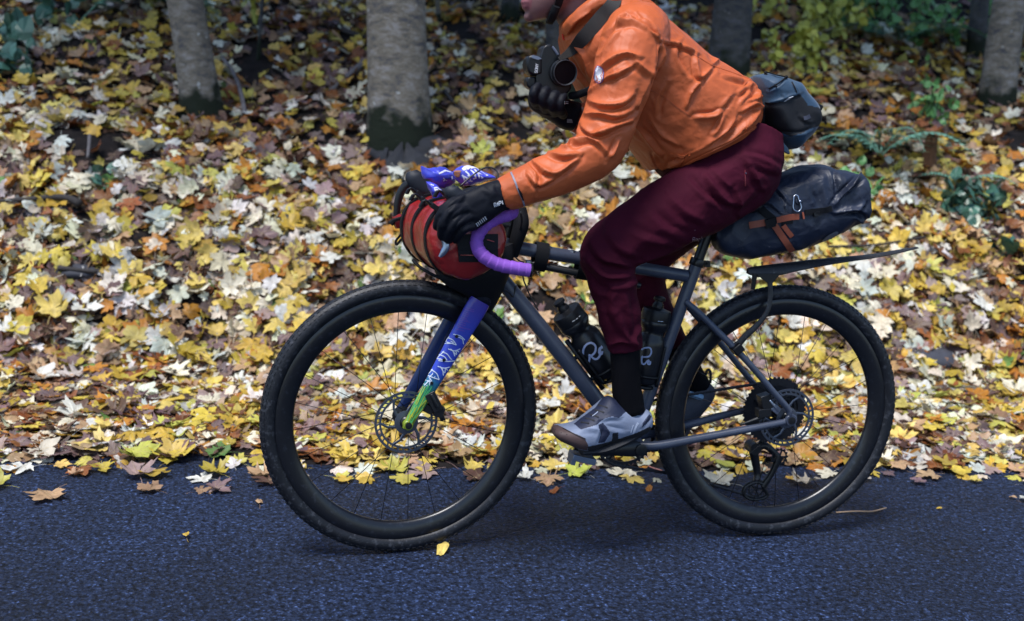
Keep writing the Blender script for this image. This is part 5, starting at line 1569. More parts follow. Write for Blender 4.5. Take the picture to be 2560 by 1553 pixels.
mb = MB(); mb.tube([at(990, 538, 0.21), at(997, 552, 0.21), at(1000, 570, 0.21)], [0.012, 0.018, 0.012], k=8, n=3); mb.build('rolled_end', M_RED, hb)

# ---- snack packets
M_PACK = mat('blue_foil', (0.060, 0.072, 0.56), rough=0.28, spec=0.6, var=0.35, vscale=16, coat=0.3)
M_PACKW = mat('white_foil_print', (0.62, 0.64, 0.75), rough=0.4)
M_PACKB = mat('brown_biscuit_print', (0.30, 0.12, 0.06), rough=0.4)
M_PACKD = mat('dark_foil_print', (0.02, 0.02, 0.10), rough=0.4)
def kz(x, y): return (1030 + x * 0.0974, 400 + y * 0.0974)
def packet(outline, y0, T, label, seed):
    mb = pillow([kz(*q) for q in outline], y0, T, rings=10, power=2.2, seed=seed, nsub=6)
    me = mb.mesh('wrapper')
    facets(me, 22, 0.006, seed * 3.1); crumple(me, 0.0012, 60, seed + 4)
    c = np.mean([v.co for v in me.vertices], axis=0)
    t = thing('snack_packet', c, label, 'packet', 'blue snack packets on the handlebar bag')
    o = place(me, 'wrapper', M_PACK, t, smooth=50)
    return t, o, bvh_of(o)
t, o, bv = packet([(235, 165), (420, 195), (640, 185), (840, 190), (960, 270), (1060, 330), (1100, 450), (1095, 570), (830, 715), (560, 640), (400, 520), (270, 430)], 0.07, 0.030, 'blue snack packet with small white labels beside the far brake hood', 1)
mb = MB()
for i in range(6): decal(mb, bv, [kz(690 + i * 28, 355 - i * 12), kz(860 + i * 28, 268 + i * 10)], 2.0, n=3)
for i in range(5): decal(mb, bv, [kz(800, 470 + i * 18), kz(1030, 425 + i * 16)], 1.0, n=3)
mb.build('label_print', M_PACKW, t, smooth=0)
lines('dark_print', M_PACKD, [[kz(790, 500), kz(820, 485)], [kz(850, 480), kz(880, 500), kz(890, 470)], [kz(910, 470), kz(930, 490)], [kz(940, 455), kz(990, 470)], [kz(830, 530), kz(870, 530)]], 0.9, t, bv, n=2, off=0.0012)
t, o, bv = packet([(350, 545), (480, 560), (620, 640), (770, 760), (790, 900), (740, 1010), (715, 1140), (580, 1130), (510, 930), (420, 720)], 0.02, 0.022, 'small blue packet hanging down between the two brake hoods', 2)
mb = MB()
for q in ([(560, 730), (640, 710), (700, 760), (780, 800)], [(570, 770), (640, 760), (700, 800), (770, 830)], [(590, 800), (640, 790)], [(600, 1050), (715, 1035)], [(600, 1070), (712, 1060)], [(590, 1110), (705, 1105)], [(480, 630), (560, 660)]): decal(mb, bv, [kz(*p) for p in q], 1.9, n=3)
mb.build('label_print', M_PACKW, t, smooth=0)
t, o, bv = packet([(1050, 300), (1130, 220), (1250, 130), (1390, 130), (1560, 170), (1740, 240), (1960, 340), (2150, 460), (1990, 510), (1770, 580), (1540, 640), (1350, 650), (1230, 600), (1100, 470)], -0.03, 0.032, 'blue snack packet with large white lettering in front of the wrist', 3)
mb = MB()
for q in ([(1300, 240), (1380, 170), (1480, 150)], [(1320, 265), (1400, 190), (1500, 165)], [(1420, 240), (1500, 180), (1600, 190)], [(1500, 215), (1600, 200), (1700, 240)]): decal(mb, bv, [kz(*p) for p in q], 3.2, n=3)
for q in ([(1290, 380), (1330, 450), (1350, 530)], [(1290, 400), (1420, 470)], [(1370, 290), (1440, 350), (1480, 410)], [(1430, 400), (1475, 410)], [(1500, 260), (1600, 350), (1640, 480)], [(1540, 400), (1600, 490)], [(1600, 240), (1700, 360), (1730, 470)], [(1650, 300), (1800, 460)],
          [(1700, 250), (1930, 410)], [(1760, 240), (1950, 400)], [(1730, 260), (1810, 460)]): decal(mb, bv, [kz(*p) for p in q], 2.0, n=3)
for q in ([(1370, 600), (1420, 600)], [(1390, 560), (1440, 590)], [(1480, 470), (1520, 560)], [(1450, 540), (1560, 540)]): decal(mb, bv, [kz(*p) for p in q], 1.0, n=3)
mb.build('letter_print', M_PACKW, t, smooth=0)
mb = MB()
for q in ([(1090, 300), (1180, 290), (1260, 300)], [(1080, 340), (1150, 330), (1240, 360)], [(1090, 380), (1160, 390), (1230, 410)], [(1120, 420), (1200, 420)]): decal(mb, bv, [kz(*p) for p in q], 2.4, n=4)
mb.build('picture_print', M_PACKB, t, smooth=0)

# ---- pump below the top tube
pm = thing('hand_pump', at(1400, 676, -0.004), 'black hand pump strapped under the top tube', 'pump')
mb = MB(); mb.tube([at(1318, 657, -0.006), at(1330, 659, -0.006), at(1336, 661, -0.006), at(1560, 706, -0.006), at(1600, 714, -0.006)], [0.005, 0.006, 0.0098, 0.0098, 0.008], k=14); mb.build('barrel', M_BLACK, pm)
mb = MB(); mb.box(at(1321, 657, -0.006), (0.016, 0.014, 0.014)); mb.build('valve_head', M_STEEL, pm, bevel=0.003)
for px_, py_ in ((1350, 642), (1458, 664)):
    c = at(px_, py_, -0.003); d_ = TT_R - TT_F; d_ /= np.linalg.norm(d_)
    n_ = np.cross(d_, [0, 1.0, 0]); n_ /= np.linalg.norm(n_); Rr = []
    for a in np.linspace(0, 2 * math.pi, 32, endpoint=False):
        o_ = n_ * (math.cos(a) * 0.0335) + np.array([0, 1, 0]) * math.sin(a) * 0.0215
        Rr.append(np.array([c + o_ - d_ * 0.017, c + o_ + d_ * 0.017, c + o_ * 1.10 + d_ * 0.017, c + o_ * 1.10 - d_ * 0.017]))
    mb = MB(); mb.rings(Rr, cap=False, closed=True); mb.build('velcro_strap', M_STRAP, pm)
mb = MB()
for q in ((1374, 618), (1433, 628)): p = at(*q, -0.006); mb.lathe([(0.006, -0.006), (0.006, 0.001), (0.003, 0.003)], p, (0.15, 0, 1), k=12)
mb.build('top_tube_bolts', M_STEEL, BIKE)

# ---- saddle bag
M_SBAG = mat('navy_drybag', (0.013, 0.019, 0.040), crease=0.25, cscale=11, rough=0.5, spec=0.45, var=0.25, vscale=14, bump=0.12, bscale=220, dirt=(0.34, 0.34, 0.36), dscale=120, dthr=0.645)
M_SBAG_SHADE = mat('navy_drybag_shaded', (0.0045, 0.006, 0.012), rough=0.55, spec=0.35, bump=0.12, bscale=220)  # darker copy of the bag cloth, carrying painted shade
sbag = thing('saddle_bag', at(1900, 650, 0), 'navy roll top bag hanging behind the saddle', 'bag')
mb = MB()
rows = [((1792, 588), (1788, 606), 0.020, 2), ((1800, 570), (1797, 625), 0.036, 2.2), ((1825, 545), (1822, 645), 0.050, 2.4), ((1870, 508), (1868, 652), 0.062, 2.5), ((1935, 468), (1938, 646), 0.074, 2.6), ((1991, 437), (2004, 634), 0.084, 2.7),
        ((2040, 418), (2056, 617), 0.092, 2.7), ((2084, 416), (2100, 600), 0.098, 2.7), ((2125, 425), (2138, 580), 0.102, 2.8), ((2150, 431), (2160, 562), 0.104, 3.4), ((2160, 434), (2168, 555), 0.104, 3.6), ((2162, 436), (2169, 553), 0.104, 3.6)]
mb.loft([(*atc(*a, -0.75 * w), *atc(*b, -0.75 * w), w, e) for a, b, w, e in rows], n=6, k=48)
me = remeshed(mb, 0.0034, 0)
facets(me, 9, 0.010, 3.0)
crumple(me, 0.002, 16, 5)
def sz(x, y): return (1780 + x * 0.16234, 420 + y * 0.16234)
folds(me, [([sz(1865, 30), sz(1900, 180), sz(1915, 420)], 6, -7, 1), ([sz(2310, 80), sz(2240, 180), sz(2050, 380), sz(1880, 560)], 6, 9, 1), ([sz(2310, 190), sz(2150, 330), sz(1960, 500)], 5, -7, 1), ([sz(2330, 560), sz(2220, 640), sz(2080, 660), sz(1900, 690)], 6, 9, -1),
           ([sz(2360, 760), sz(2250, 700), sz(2080, 690)], 6, -8, 1), ([sz(2370, 830), sz(2300, 820), sz(2200, 760)], 5, 6, 1), ([sz(980, 300), sz(1100, 430), sz(1190, 560)], 4, 4, 1), ([sz(920, 370), sz(1050, 420), sz(1120, 560)], 4, -4, 1),
           ([sz(760, 520), sz(900, 560), sz(1060, 690)], 4, 5, 1), ([sz(1060, 460), sz(1130, 560), sz(1150, 680)], 4, 3, 1), ([sz(1540, 350), sz(1600, 480), sz(1640, 600)], 7, -3, 1), ([sz(1700, 250), sz(1740, 420), sz(1760, 600)], 8, 3, 1), ([sz(2300, 880), sz(2340, 930)], 5, -5, 1)], gain=1.8)
paint(me, [([[sz(-200, 700), sz(700, 560), sz(1000, 800), sz(1350, 700), sz(1850, 620), sz(2330, 600), sz(2600, 900), sz(2300, 1600), sz(-300, 1700)]], M_SBAG_SHADE)])  # shading of the lower half painted in with the darker cloth
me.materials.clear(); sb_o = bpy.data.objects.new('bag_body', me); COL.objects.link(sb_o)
me.materials.append(M_SBAG); me.materials.append(M_SBAG_SHADE)
me.polygons.foreach_set('use_smooth', np.ones(len(me.polygons), bool)); adopt(sb_o, sbag)
bvS = bvh_of(sb_o)
M_BROWN = mat('rust_brown_webbing', (0.26, 0.062, 0.030), rough=0.6, weave=0.3, wscale=1500)
for nm, pts, w in (('strap', [(570, 885), (690, 865), (810, 845)], 8.5), ('strap', [(985, 800), (1100, 775), (1240, 750), (1330, 745)], 7.5), ('strap', [(955, 880), (1050, 1015), (1140, 1145), (1225, 1262)], 8), ('strap', [(1090, 880), (1150, 960), (1225, 1050)], 6), ('strap_end', [(1380, 680), (1390, 730), (1400, 785)], 2.2)):
    mb = MB(); decal(mb, bvS, [sz(*p) for p in pts], w, t=0.0022, off=0.004 if nm == 'strap' else 0.005, n=5); mb.build(nm, M_BROWN, sbag, smooth=30)
for nm, pts, w in (('black_strap', [(700, 590), (800, 680), (900, 760), (990, 830)], 9), ('black_strap', [(1060, 830), (1150, 800), (1230, 790)], 10), ('black_strap', [(1420, 690), (1560, 670), (1720, 650), (1830, 620)], 7), ('buckle', [(810, 860), (880, 840), (960, 820)], 11), ('buckle', [(1590, 670), (1600, 740)], 8)):
    mb = MB(); decal(mb, bvS, [sz(*p) for p in pts], w, t=0.003 if nm != 'buckle' else 0.008, off=0.003, n=5); mb.build(nm, M_STRAP if nm != 'buckle' else M_BLKPL, sbag, smooth=30)
mb = MB(); patch(mb, bvS, [sz(*q) for q in ((1690, 1110), (1770, 1040), (1840, 1000), (1925, 970), (1940, 1015), (1905, 1105), (1830, 1150), (1730, 1148))], off=0.002, n=2)
mb.build('reflective_patch', mat('grey_reflector', (0.13, 0.15, 0.19), rough=0.35), sbag, smooth=0)
p, nn = hit(bvS, *sz(1335, 510)); mb = MB(); mb.lathe([(0.004, 0.004), (0.006, 0.004), (0.009, 0.0035), (0.0105, 0.002), (0.011, 0)], p, nn, k=24); mb.build('air_valve', M_SBAG, sbag)
mb = MB()
mb.tube([hit(bvS, *sz(*q))[0] + np.array([0, -0.008, 0]) for q in ((1270, 410), (1237, 440), (1232, 500), (1225, 600), (1250, 650), (1310, 665), (1350, 610), (1335, 540), (1312, 480), (1302, 430))], 0.0019, k=8, n=5, closed=True)
p1 = hit(bvS, *sz(1320, 500))[0] + [0, -0.009, 0]; mb.tube([p1, p1 + [0.003, 0, -0.004]], 0.004, k=8)
tag(mb.build('carabiner', M_STEEL, smooth=180), 'small silver carabiner clipped to the side of the rear bag', 'carabiner')

# ---- hip bag
M_HBAG = mat('petrol_blue_nylon', (0.010, 0.042, 0.088), rough=0.6, var=0.25, vscale=20, bump=0.25, bscale=160, sheen=0.2)
M_HMESH = mat('black_mesh_fabric', (0.006, 0.007, 0.011), rough=0.75, bump=0.3, bscale=700)
hip = thing('hip_bag', at(1960, 380, 0), 'petrol blue hip bag with black mesh side worn at the lower back', 'bag')
def hz(x, y): return (1880 + x * 0.16051, 160 + y * 0.16051)
mb = pillow([hz(*q) for q in ((20, 190), (190, 150), (360, 180), (540, 235), (650, 290), (740, 420), (890, 600), (940, 730), (970, 880), (910, 1030), (760, 1190), (690, 1260), (600, 1330), (420, 1230), (300, 1080), (200, 950), (80, 700), (20, 400))], -0.045, 0.080, rings=12, power=7, nsub=4)
me = remeshed(mb, 0.0028, 5)
folds(me, [([hz(270, 600), hz(450, 560), hz(600, 500), hz(740, 460)], 5, 6, 1), ([hz(260, 400), hz(400, 330), hz(520, 230)], 4, -4, 1), ([hz(640, 290), hz(690, 380), hz(720, 460)], 4, 4, 1), ([hz(250, 1050), hz(420, 1180), hz(570, 1330)], 6, 6, 1), ([hz(300, 1000), hz(480, 1060), hz(760, 1060), hz(920, 990)], 5, -5, 1), ([hz(480, 470), hz(510, 520)], 4, 3, 1),
           ([hz(750, 800), hz(830, 880), hz(930, 900)], 5, 4, 1)])
crumple(me, 0.002, 18, 2)
dark = [hz(*q) for q in ((200, 610), (500, 590), (740, 470), (820, 560), (870, 640), (1100, 700), (1100, 950), (900, 1010), (780, 1080), (600, 1130), (430, 1060), (200, 960))]
tailp = [hz(*q) for q in ((180, 1000), (330, 1070), (600, 1360), (600, 1500), (330, 1300))]
for m_ in (M_HBAG,): me.materials.append(m_)
paint(me, [([dark], M_HMESH)])
hip_o = bpy.data.objects.new('bag_body', me); COL.objects.link(hip_o); me.polygons.foreach_set('use_smooth', np.ones(len(me.polygons), bool)); adopt(hip_o, hip)
bvH = bvh_of(hip_o)
mb = MB(); mb.prism(np.array([at(*hz(x, y), -0.10) for x, y in ((150, 960), (300, 990), (560, 1310), (598, 1400), (560, 1412), (360, 1290), (220, 1120))]), np.array([at(*hz(x, y), -0.088) for x, y in ((150, 960), (300, 990), (560, 1310), (598, 1400), (560, 1412), (360, 1290), (220, 1120))])); mb.build('hip_wing', M_HBAG, hip, bevel=0.004, smooth=30)
mb = MB()
cordP = [hit(bvH, *hz(*q))[0] + np.array([0, -0.004, 0.004]) for q in ((20, 175), (200, 165), (360, 195), (520, 232))]
mb.tube(cordP, 0.0018, k=6, n=3); mb.tube([cordP[-1], hit(bvH, *hz(400, 300))[0] + [0, -0.005, 0], hit(bvH, *hz(250, 390))[0] + [0, -0.004, 0]], 0.0018, k=6, n=3)
for q in (cordP[1], cordP[-1]): mb.lathe([(0.003, -0.004), (0.005, 0), (0.003, 0.004)], q, (0, 0, 1), k=10)
mb.build('bungee_cord', M_STRAP, hip)
mb = MB(); decal(mb, bvH, [hz(500, 580), hz(570, 535), hz(640, 500)], [0.5, 4, 0.5], t=0.001, off=0.001); mb.build('paper_tissue', mat('white_paper', (0.6, 0.62, 0.68), rough=0.7), hip, smooth=0)
mb = MB(); mb.box(at(*hz(940, 660), -0.02), (0.030, 0.06, 0.014), np.array(Matrix.Rotation(0.35, 3, 'Y'))); mb.box(at(*hz(965, 770), -0.02), (0.010, 0.05, 0.026), np.array(Matrix.Rotation(-0.3, 3, 'Y'))); mb.build('buckle', M_BLKPL, hip, bevel=0.003)
mb = MB(); mb.tube([at(*hz(690, 420), -0.085), at(*hz(760, 460), -0.085), at(*hz(920, 540), -0.085)], 0.0022, k=6); decal(mb, bvH, [hz(620, 285), hz(670, 370), hz(700, 450)], 1.3, t=0.001, off=0.001); mb.build('zipper', M_STRAP, hip)
mb = MB(); decal(mb, bvH, [hz(800, 850), hz(850, 840), hz(900, 810)], 5, t=0.0012, off=0.0015); mb.build('webbing_loop', mat('dark_grey_webbing', (0.03, 0.035, 0.06), rough=0.7), hip, smooth=30)

# ================================================================== RIDER
RIDER = thing('person', at(1850, 520, 0), 'cyclist in orange rain jacket and maroon trousers, head cropped at the chin, riding', 'person')
M_SKIN = mat('skin', (0.17, 0.080, 0.078), rough=0.5, var=0.15, vscale=25, bump=0.1, bscale=350)
M_JACK = mat('orange_rain_shell', (0.48, 0.104, 0.032), crease=0.15, cscale=15, rough=0.5, spec=0.32, var=0.10, vscale=12, bump=0.08, bscale=90, weave=0.12, wscale=1400)
M_TROU = mat('maroon_softshell', (0.048, 0.0042, 0.0145), crease=0.16, cscale=11, rough=0.8, spec=0.10, var=0.12, vscale=14, weave=0.25, wscale=1600)
M_GLOVE = mat('black_glove_fabric', (0.0028, 0.0038, 0.0085), rough=0.62, spec=0.2, bump=0.25, bscale=420)
M_SOCK = mat('black_knit', (0.003, 0.003, 0.005), rough=0.85, spec=0.12, weave=0.5, wscale=800)
def pts(L): return np.array([at(a, b, c) for a, b, c in L])

# ---- body (skin): one continuous figure, the clothes go over it
mb = MB()
head = [((1392, -186), (1420, -188), 0.02, 2), ((1350, -168), (1462, -172), 0.055, 2), ((1322, -128), (1488, -135), 0.072, 2.1), ((1312, -85), (1497, -95), 0.076, 2.1), ((1313, -55), (1494, -62), 0.075, 2.1), ((1313, -25), (1482, -35), 0.070, 2.1),
        ((1312, 0), (1458, -12), 0.063, 2.2), ((1315, 20), (1432, 8), 0.056, 2.3), ((1320, 38), (1405, 26), 0.046, 2.3), ((1330, 53), (1380, 44), 0.028, 2.0)]
mb.loft([(*at(*a, 0), *at(*b, 0), w, e) for a, b, w, e in head], n=4, k=32)
mb.tube(pts([(1308, -62, 0), (1296, -35, 0), (1288, -18, 0), (1300, -10, 0)]), [0.008, 0.011, 0.013, 0.008], k=10, n=3)      # nose
mb.tube(pts([(1318, 4, -0.022), (1309, 5, -0.010), (1307, 5, 0), (1309, 5, 0.010), (1318, 4, 0.022)]), [0.003, 0.006, 0.0065, 0.006, 0.003], k=8, n=3)   # lips
mb.tube(pts([(1320, 16, -0.020), (1312, 17, -0.010), (1310, 17, 0), (1312, 17, 0.010), (1320, 16, 0.020)]), [0.003, 0.0065, 0.007, 0.0065, 0.003], k=8, n=3)
mb.tube(pts([(1327, 41, -0.012), (1322, 42, 0), (1327, 41, 0.012)]), [0.011, 0.014, 0.011], k=10, n=3)                # chin
for sg in (-1, 1):
    mb.tube(pts([(1312, -62, 0.03 * sg), (1308, -70, 0.0), (1312, -62, -0.03 * sg)]), 0.009, k=8, n=3)                     # brow
    mb.tube(pts([(1425, -70, 0.072 * sg), (1438, -60, 0.082 * sg), (1432, -35, 0.080 * sg), (1420, -25, 0.070 * sg)]), [0.006, 0.010, 0.008, 0.005], k=8, n=3)
mb.tube(pts([(1425, -20, 0), (1445, 40, 0), (1495, 90, 0)]), [0.050, 0.052, 0.058], k=20, n=4)
mb.tube(pts([(1500, 80, 0), (1560, 130, 0), (1660, 220, 0), (1780, 330, 0), (1850, 420, 0)]), [0.08, 0.10, 0.10, 0.09, 0.085], k=20, n=4)
for A in ([(1560, 80, -0.08), (1592, 90, -0.15), (1550, 220, -0.205), (1508, 360, -0.225), (1390, 430, -0.228), (1270, 484, -0.220)], [(1540, 90, 0.08), (1560, 90, 0.13), (1560, 220, 0.19), (1545, 330, 0.19), (1490, 318, 0.09), (1445, 288, 0.0)]):
    mb.tube(pts(A), [0.05, 0.05, 0.04, 0.034, 0.030, 0.024], k=14, n=4)
for A in ([(1840, 420, -0.07), (1700, 520, -0.11), (1525, 622, -0.128), (1540, 740, -0.128), (1562, 870, -0.126), (1572, 1000, -0.125)], [(1835, 420, 0.07), (1740, 510, 0.10), (1600, 640, 0.115), (1635, 760, 0.115), (1690, 865, 0.115), (1745, 965, 0.118)]):
    mb.tube(pts(A), [0.075, 0.060, 0.045, 0.042, 0.030, 0.026], k=14, n=4)
me = remeshed(mb, 0.0045, 3)
me.materials.append(M_SKIN)
paint(me, [([[(1296, -4), (1330, -2), (1330, 10), (1328, 22), (1300, 24)]], mat('lips', (0.20, 0.062, 0.075), rough=0.5))])
body_o = bpy.data.objects.new('body', me); COL.objects.link(body_o); me.polygons.foreach_set('use_smooth', np.ones(len(me.polygons), bool)); adopt(body_o, RIDER)
# hair and eyes (above the picture's edge)
mb = MB(); mb.loft([(*at(*a, 0), *at(*b, 0), w, 2.1) for a, b, w in (((1398, -192), (1425, -192), 0.02), ((1350, -174), (1470, -178), 0.060), ((1335, -140), (1496, -140), 0.077), ((1400, -90), (1505, -95), 0.079), ((1425, -50), (1500, -60), 0.078), ((1440, -20), (1485, -25), 0.07))], n=4, k=28)
mb.build('hair', mat('brown_hair', (0.04, 0.022, 0.014), rough=0.7, bump=0.6, bscale=150), RIDER)
for sg in (-1, 1):
    mb = MB(); c = at(1327, -56, 0.030 * sg); mb.lathe([(0.0095 * math.sin(a), -0.0095 * math.cos(a)) for a in np.linspace(0.02, 3.12, 10)], c, (0, 0, 1), k=14); mb.build('eye', mat('eye_brown', (0.05, 0.03, 0.02), rough=0.2), RIDER)
# helmet
hel = MB(); hel.loft([(*at(*a, 0), *at(*b, 0), w, 2.1) for a, b, w in (((1380, -222), (1440, -224), 0.04), ((1325, -196), (1500, -200), 0.085), ((1296, -150), (1530, -158), 0.098), ((1296, -112), (1535, -120), 0.098), ((1320, -104), (1515, -108), 0.085))], n=5, k=36)
hm = hel.build('helmet', mat('dark_helmet_shell', (0.012, 0.013, 0.017), rough=0.3), RIDER)
bvBody = bvh_of(body_o)
mb = MB()
decal(mb, bvBody, [(1412, -108), (1408, -60), (1402, -20), (1396, 6), (1390, 20)], [8, 9, 10, 10, 9], t=0.003, off=0.0015, n=5)
mb.tube(pts([(1391, 16, -0.060), (1386, 30, -0.055), (1380, 44, -0.043), (1376, 54, -0.03)]), [0.010, 0.011, 0.011, 0.009], k=8, n=4, flat=((0, 1, 0), 0.4))
mb.tube(pts([(1378, 46, -0.03), (1372, 55, -0.015), (1372, 56, 0), (1376, 52, 0.03), (1398, 0, 0.062), (1410, -100, 0.082)]), 0.007, k=8, n=5, flat=((0, 0, 1), 0.5))
mb.build('helmet_strap', M_STRAP, RIDER)

# ---- jacket
mb = MB()
tor = [((1908, 308), (1652, 430), 0.165, 2.3), ((1921, 275), (1632, 402), 0.182, 2.3), ((1912, 222), (1600, 368), 0.182, 2.3), ((1862, 176), (1560, 328), 0.180, 2.3), ((1795, 131), (1520, 285), 0.182, 2.2), ((1722, 72), (1484, 236), 0.188, 2.2),
       ((1660, 24), (1450, 160), 0.175, 2.1), ((1600, -16), (1420, 110), 0.125, 2.0), ((1545, -45), (1408, 74), 0.084, 2.0), ((1522, -62), (1406, 58), 0.074, 2.0)]
mb.loft([(*atc(*a, -0.5 * w), *atc(*b, -0.5 * w), w, e) for a, b, w, e in tor], n=5, k=44)
mb.tube(pts([(1606, 76, -0.09), (1590, 92, -0.160), (1570, 150, -0.200), (1545, 235, -0.215), (1512, 330, -0.226), (1494, 378, -0.230), (1430, 415, -0.232), (1360, 446, -0.230), (1300, 470, -0.225), (1274, 481, -0.222), (1254, 487, -0.220)]),
        [0.066, 0.075, 0.073, 0.066, 0.062, 0.058, 0.053, 0.050, 0.0440, 0.040, 0.036], k=28, n=5)
mb.tube(pts([(1590, 60, 0.08), (1560, 84, 0.15), (1560, 170, 0.185), (1556, 260, 0.20), (1545, 330, 0.20), (1510, 325, 0.13), (1470, 305, 0.045), (1450, 294, 0.005)]), [0.078, 0.078, 0.068, 0.062, 0.058, 0.05, 0.042, 0.038], k=24, n=5)
# collar and hood folds round the neck
mb.tube(pts([(1410, 78, 0), (1416, 72, -0.04), (1438, 50, -0.076), (1476, 22, -0.092), (1530, -8, -0.080), (1565, -45, 0), (1530, -8, 0.080), (1476, 22, 0.092), (1438, 50, 0.076), (1416, 72, 0.04)]), [0.012, 0.013, 0.017, 0.022, 0.028, 0.034, 0.028, 0.022, 0.017, 0.013], k=12, n=5, closed=True)
mb.tube(pts([(1500, -20, -0.05), (1530, -50, 0), (1500, -20, 0.05)]), [0.035, 0.05, 0.035], k=14, n=4)
me = remeshed(mb, 0.0034, 3)
def jz(x, y): return (1260 + x * 0.33445, y * 0.33445)
def J(*q): return [jz(*p) for p in q]
arm = [  # creases read from the photograph: path, width px, height mm, lit side
    (J((700, 420), (800, 290), (905, 130), (960, 140)), 6.1, 9, -1), (J((690, 560), (760, 480), (900, 400), (1010, 420)), 7.5, 9, 1), (J((700, 600), (830, 560), (960, 490)), 6.8, 9, 1), (J((640, 690), (730, 620), (850, 560)), 5.4, 8, -1),
    (J((650, 760), (760, 790), (880, 770), (960, 700)), 8.2, 10, 1), (J((610, 850), (720, 850), (840, 870), (950, 820)), 8.2, 9, 1), (J((590, 950), (650, 1000), (720, 990), (860, 930), (945, 900)), 7.5, 11, 1), (J((575, 970), (640, 1010), (700, 1030)), 5.4, -9, 1),
    (J((460, 1040), (530, 1060), (620, 1040), (700, 1060), (780, 1150)), 6.8, 9, 1), (J((500, 1080), (470, 1100), (420, 1090)), 4.8, 7, 1), (J((330, 1140), (440, 1170), (560, 1150)), 6.8, 8, 1), (J((220, 1210), (330, 1290), (420, 1280), (560, 1180)), 6.8, 9, 1),
    (J((180, 1300), (250, 1380), (330, 1350), (420, 1300)), 6.1, 8, 1), (J((200, 1210), (260, 1300), (250, 1450)), 5.4, -7, 1), (J((760, 250), (860, 180), (960, 160), (1060, 200)), 7.5, 6, 1), (J((700, 480), (730, 380), (860, 200)), 5.4, -7, 1),
    (J((960, 420), (1030, 500), (1100, 560)), 9.5, 6, 1), (J((1150, 340), (1120, 470), (1060, 640), (1000, 800)), 6.1, 6, -1), (J((860, 1050), (820, 1130), (780, 1190)), 5.4, 7, 1), (J((1160, 300), (1100, 250), (1040, 200)), 4.8, 5, 1)]
folds(me, arm, ymax=-0.115, gain=1.45)
body_f = [(J((1170, 310), (1180, 420), (1160, 500)), 5.4, 9, 1), (J((1200, 310), (1310, 340), (1440, 400)), 5.4, 8, 1), (J((1330, 330), (1320, 420), (1390, 560)), 7.5, -7, 1), (J((1430, 420), (1440, 520), (1470, 580), (1550, 510)), 6.1, 9, 1), (J((1480, 600), (1400, 690), (1360, 800)), 5.4, 8, -1),
          (J((1560, 480), (1620, 440), (1680, 450)), 5.4, 6, 1), (J((1640, 560), (1760, 600), (1860, 620)), 6.1, 6, 1), (J((1750, 690), (1850, 640), (1900, 700)), 6.8, 8, 1), (J((1820, 760), (1880, 740), (1900, 690)), 5.4, 8, -1), (J((1780, 830), (1870, 780), (1930, 800)), 6.1, 9, 1),
          (J((1640, 830), (1560, 870), (1430, 880)), 6.8, 9, 1), (J((1640, 860), (1600, 960), (1560, 1010)), 6.1, 8, 1), (J((1720, 900), (1640, 1000), (1480, 1100), (1300, 1180)), 6.8, 10, -1), (J((1860, 850), (1760, 980), (1640, 1060), (1400, 1170), (1250, 1240)), 6.8, 9, 1),
          (J((1800, 560), (1830, 680), (1760, 780)), 6.1, 6, 1), (J((1240, 640), (1180, 760), (1170, 860)), 8.2, -6, 1), (J((1100, 900), (1180, 1000), (1300, 1080)), 8.2, 7, 1), (J((1010, 980), (1090, 1060), (1170, 1160)), 6.8, 7, -1), (J((1130, 1150), (1150, 1220), (1200, 1280)), 5.4, 8, 1),
          (J((1500, 300), (1560, 380), (1600, 470)), 6.8, 5, 1), (J((1700, 700), (1620, 800), (1560, 900)), 8.2, 5, -1), (J((1930, 800), (1850, 900), (1800, 960)), 6.1, 8, 1), (J((1880, 740), (1950, 720), (1975, 760)), 5.4, 7, 1),
          (J((520, 330), (600, 420), (640, 560)), 6.8, 6, 1), (J((510, 440), (560, 540), (640, 640)), 5.4, -6, 1), (J((470, 250), (540, 160), (640, 90)), 5.4, 6, 1), (J((1060, 140), (1120, 200), (1160, 300)), 5.4, 6, 1), (J((1010, 90), (1080, 150), (1140, 240)), 4.8, -5, 1)]
folds(me, body_f, ymin=-0.35, gain=1.35)
facets(me, 7.5, 0.007, 1.0)
co, no = mesh_arrays(me)
nz = np.array([mnoise.noise(Vector((c[0] * 11, c[1] * 11, c[2] * 16))) + 0.5 * mnoise.noise(Vector((c[0] * 26 + 5, c[1] * 26, c[2] * 34))) for c in co])
amp = np.where(co[:, 1] < 0.02, 0.0016, 0.005)
set_co(me, co + no * ((0.25 - np.abs(nz)) * amp * 2)[:, None])
jk = place(me, 'jacket', M_JACK, RIDER, smooth=180)
bvJ = bvh_of(jk)
M_SEAM = mat('jacket_seam', (0.42, 0.085, 0.024), rough=0.6)
for q, w in ((J((1170, 315), (1320, 350), (1440, 420), (1560, 490), (1700, 540), (1860, 600)), 1.0), (J((1095, 670), (1200, 730), (1320, 820), (1410, 880)), 1.0), (J((1165, 320), (1150, 480), (1100, 620)), 1.0)):
    mb = MB(); decal(mb, bvJ, q, w, t=0.0008, off=0.0002, n=8); mb.build('seam', M_SEAM, jk, smooth=0)
mb = MB(); decal(mb, bvJ, J((1925, 925), (1850, 968), (1700, 1056), (1500, 1156), (1300, 1254), (1190, 1292), (1150, 1280)), 3.2, t=0.003, off=0.0005, n=8); mb.build('hem', M_JACK, jk, smooth=60)
mb = MB(); decal(mb, bvJ, [(1278, 432), (1287, 452), (1296, 476), (1306, 498), (1312, 518)], 2.2, t=0.0018, off=0.0006, n=6); mb.build('cuff_tab', mat('grey_cuff_tape', (0.20, 0.20, 0.26), rough=0.5), jk, smooth=0)
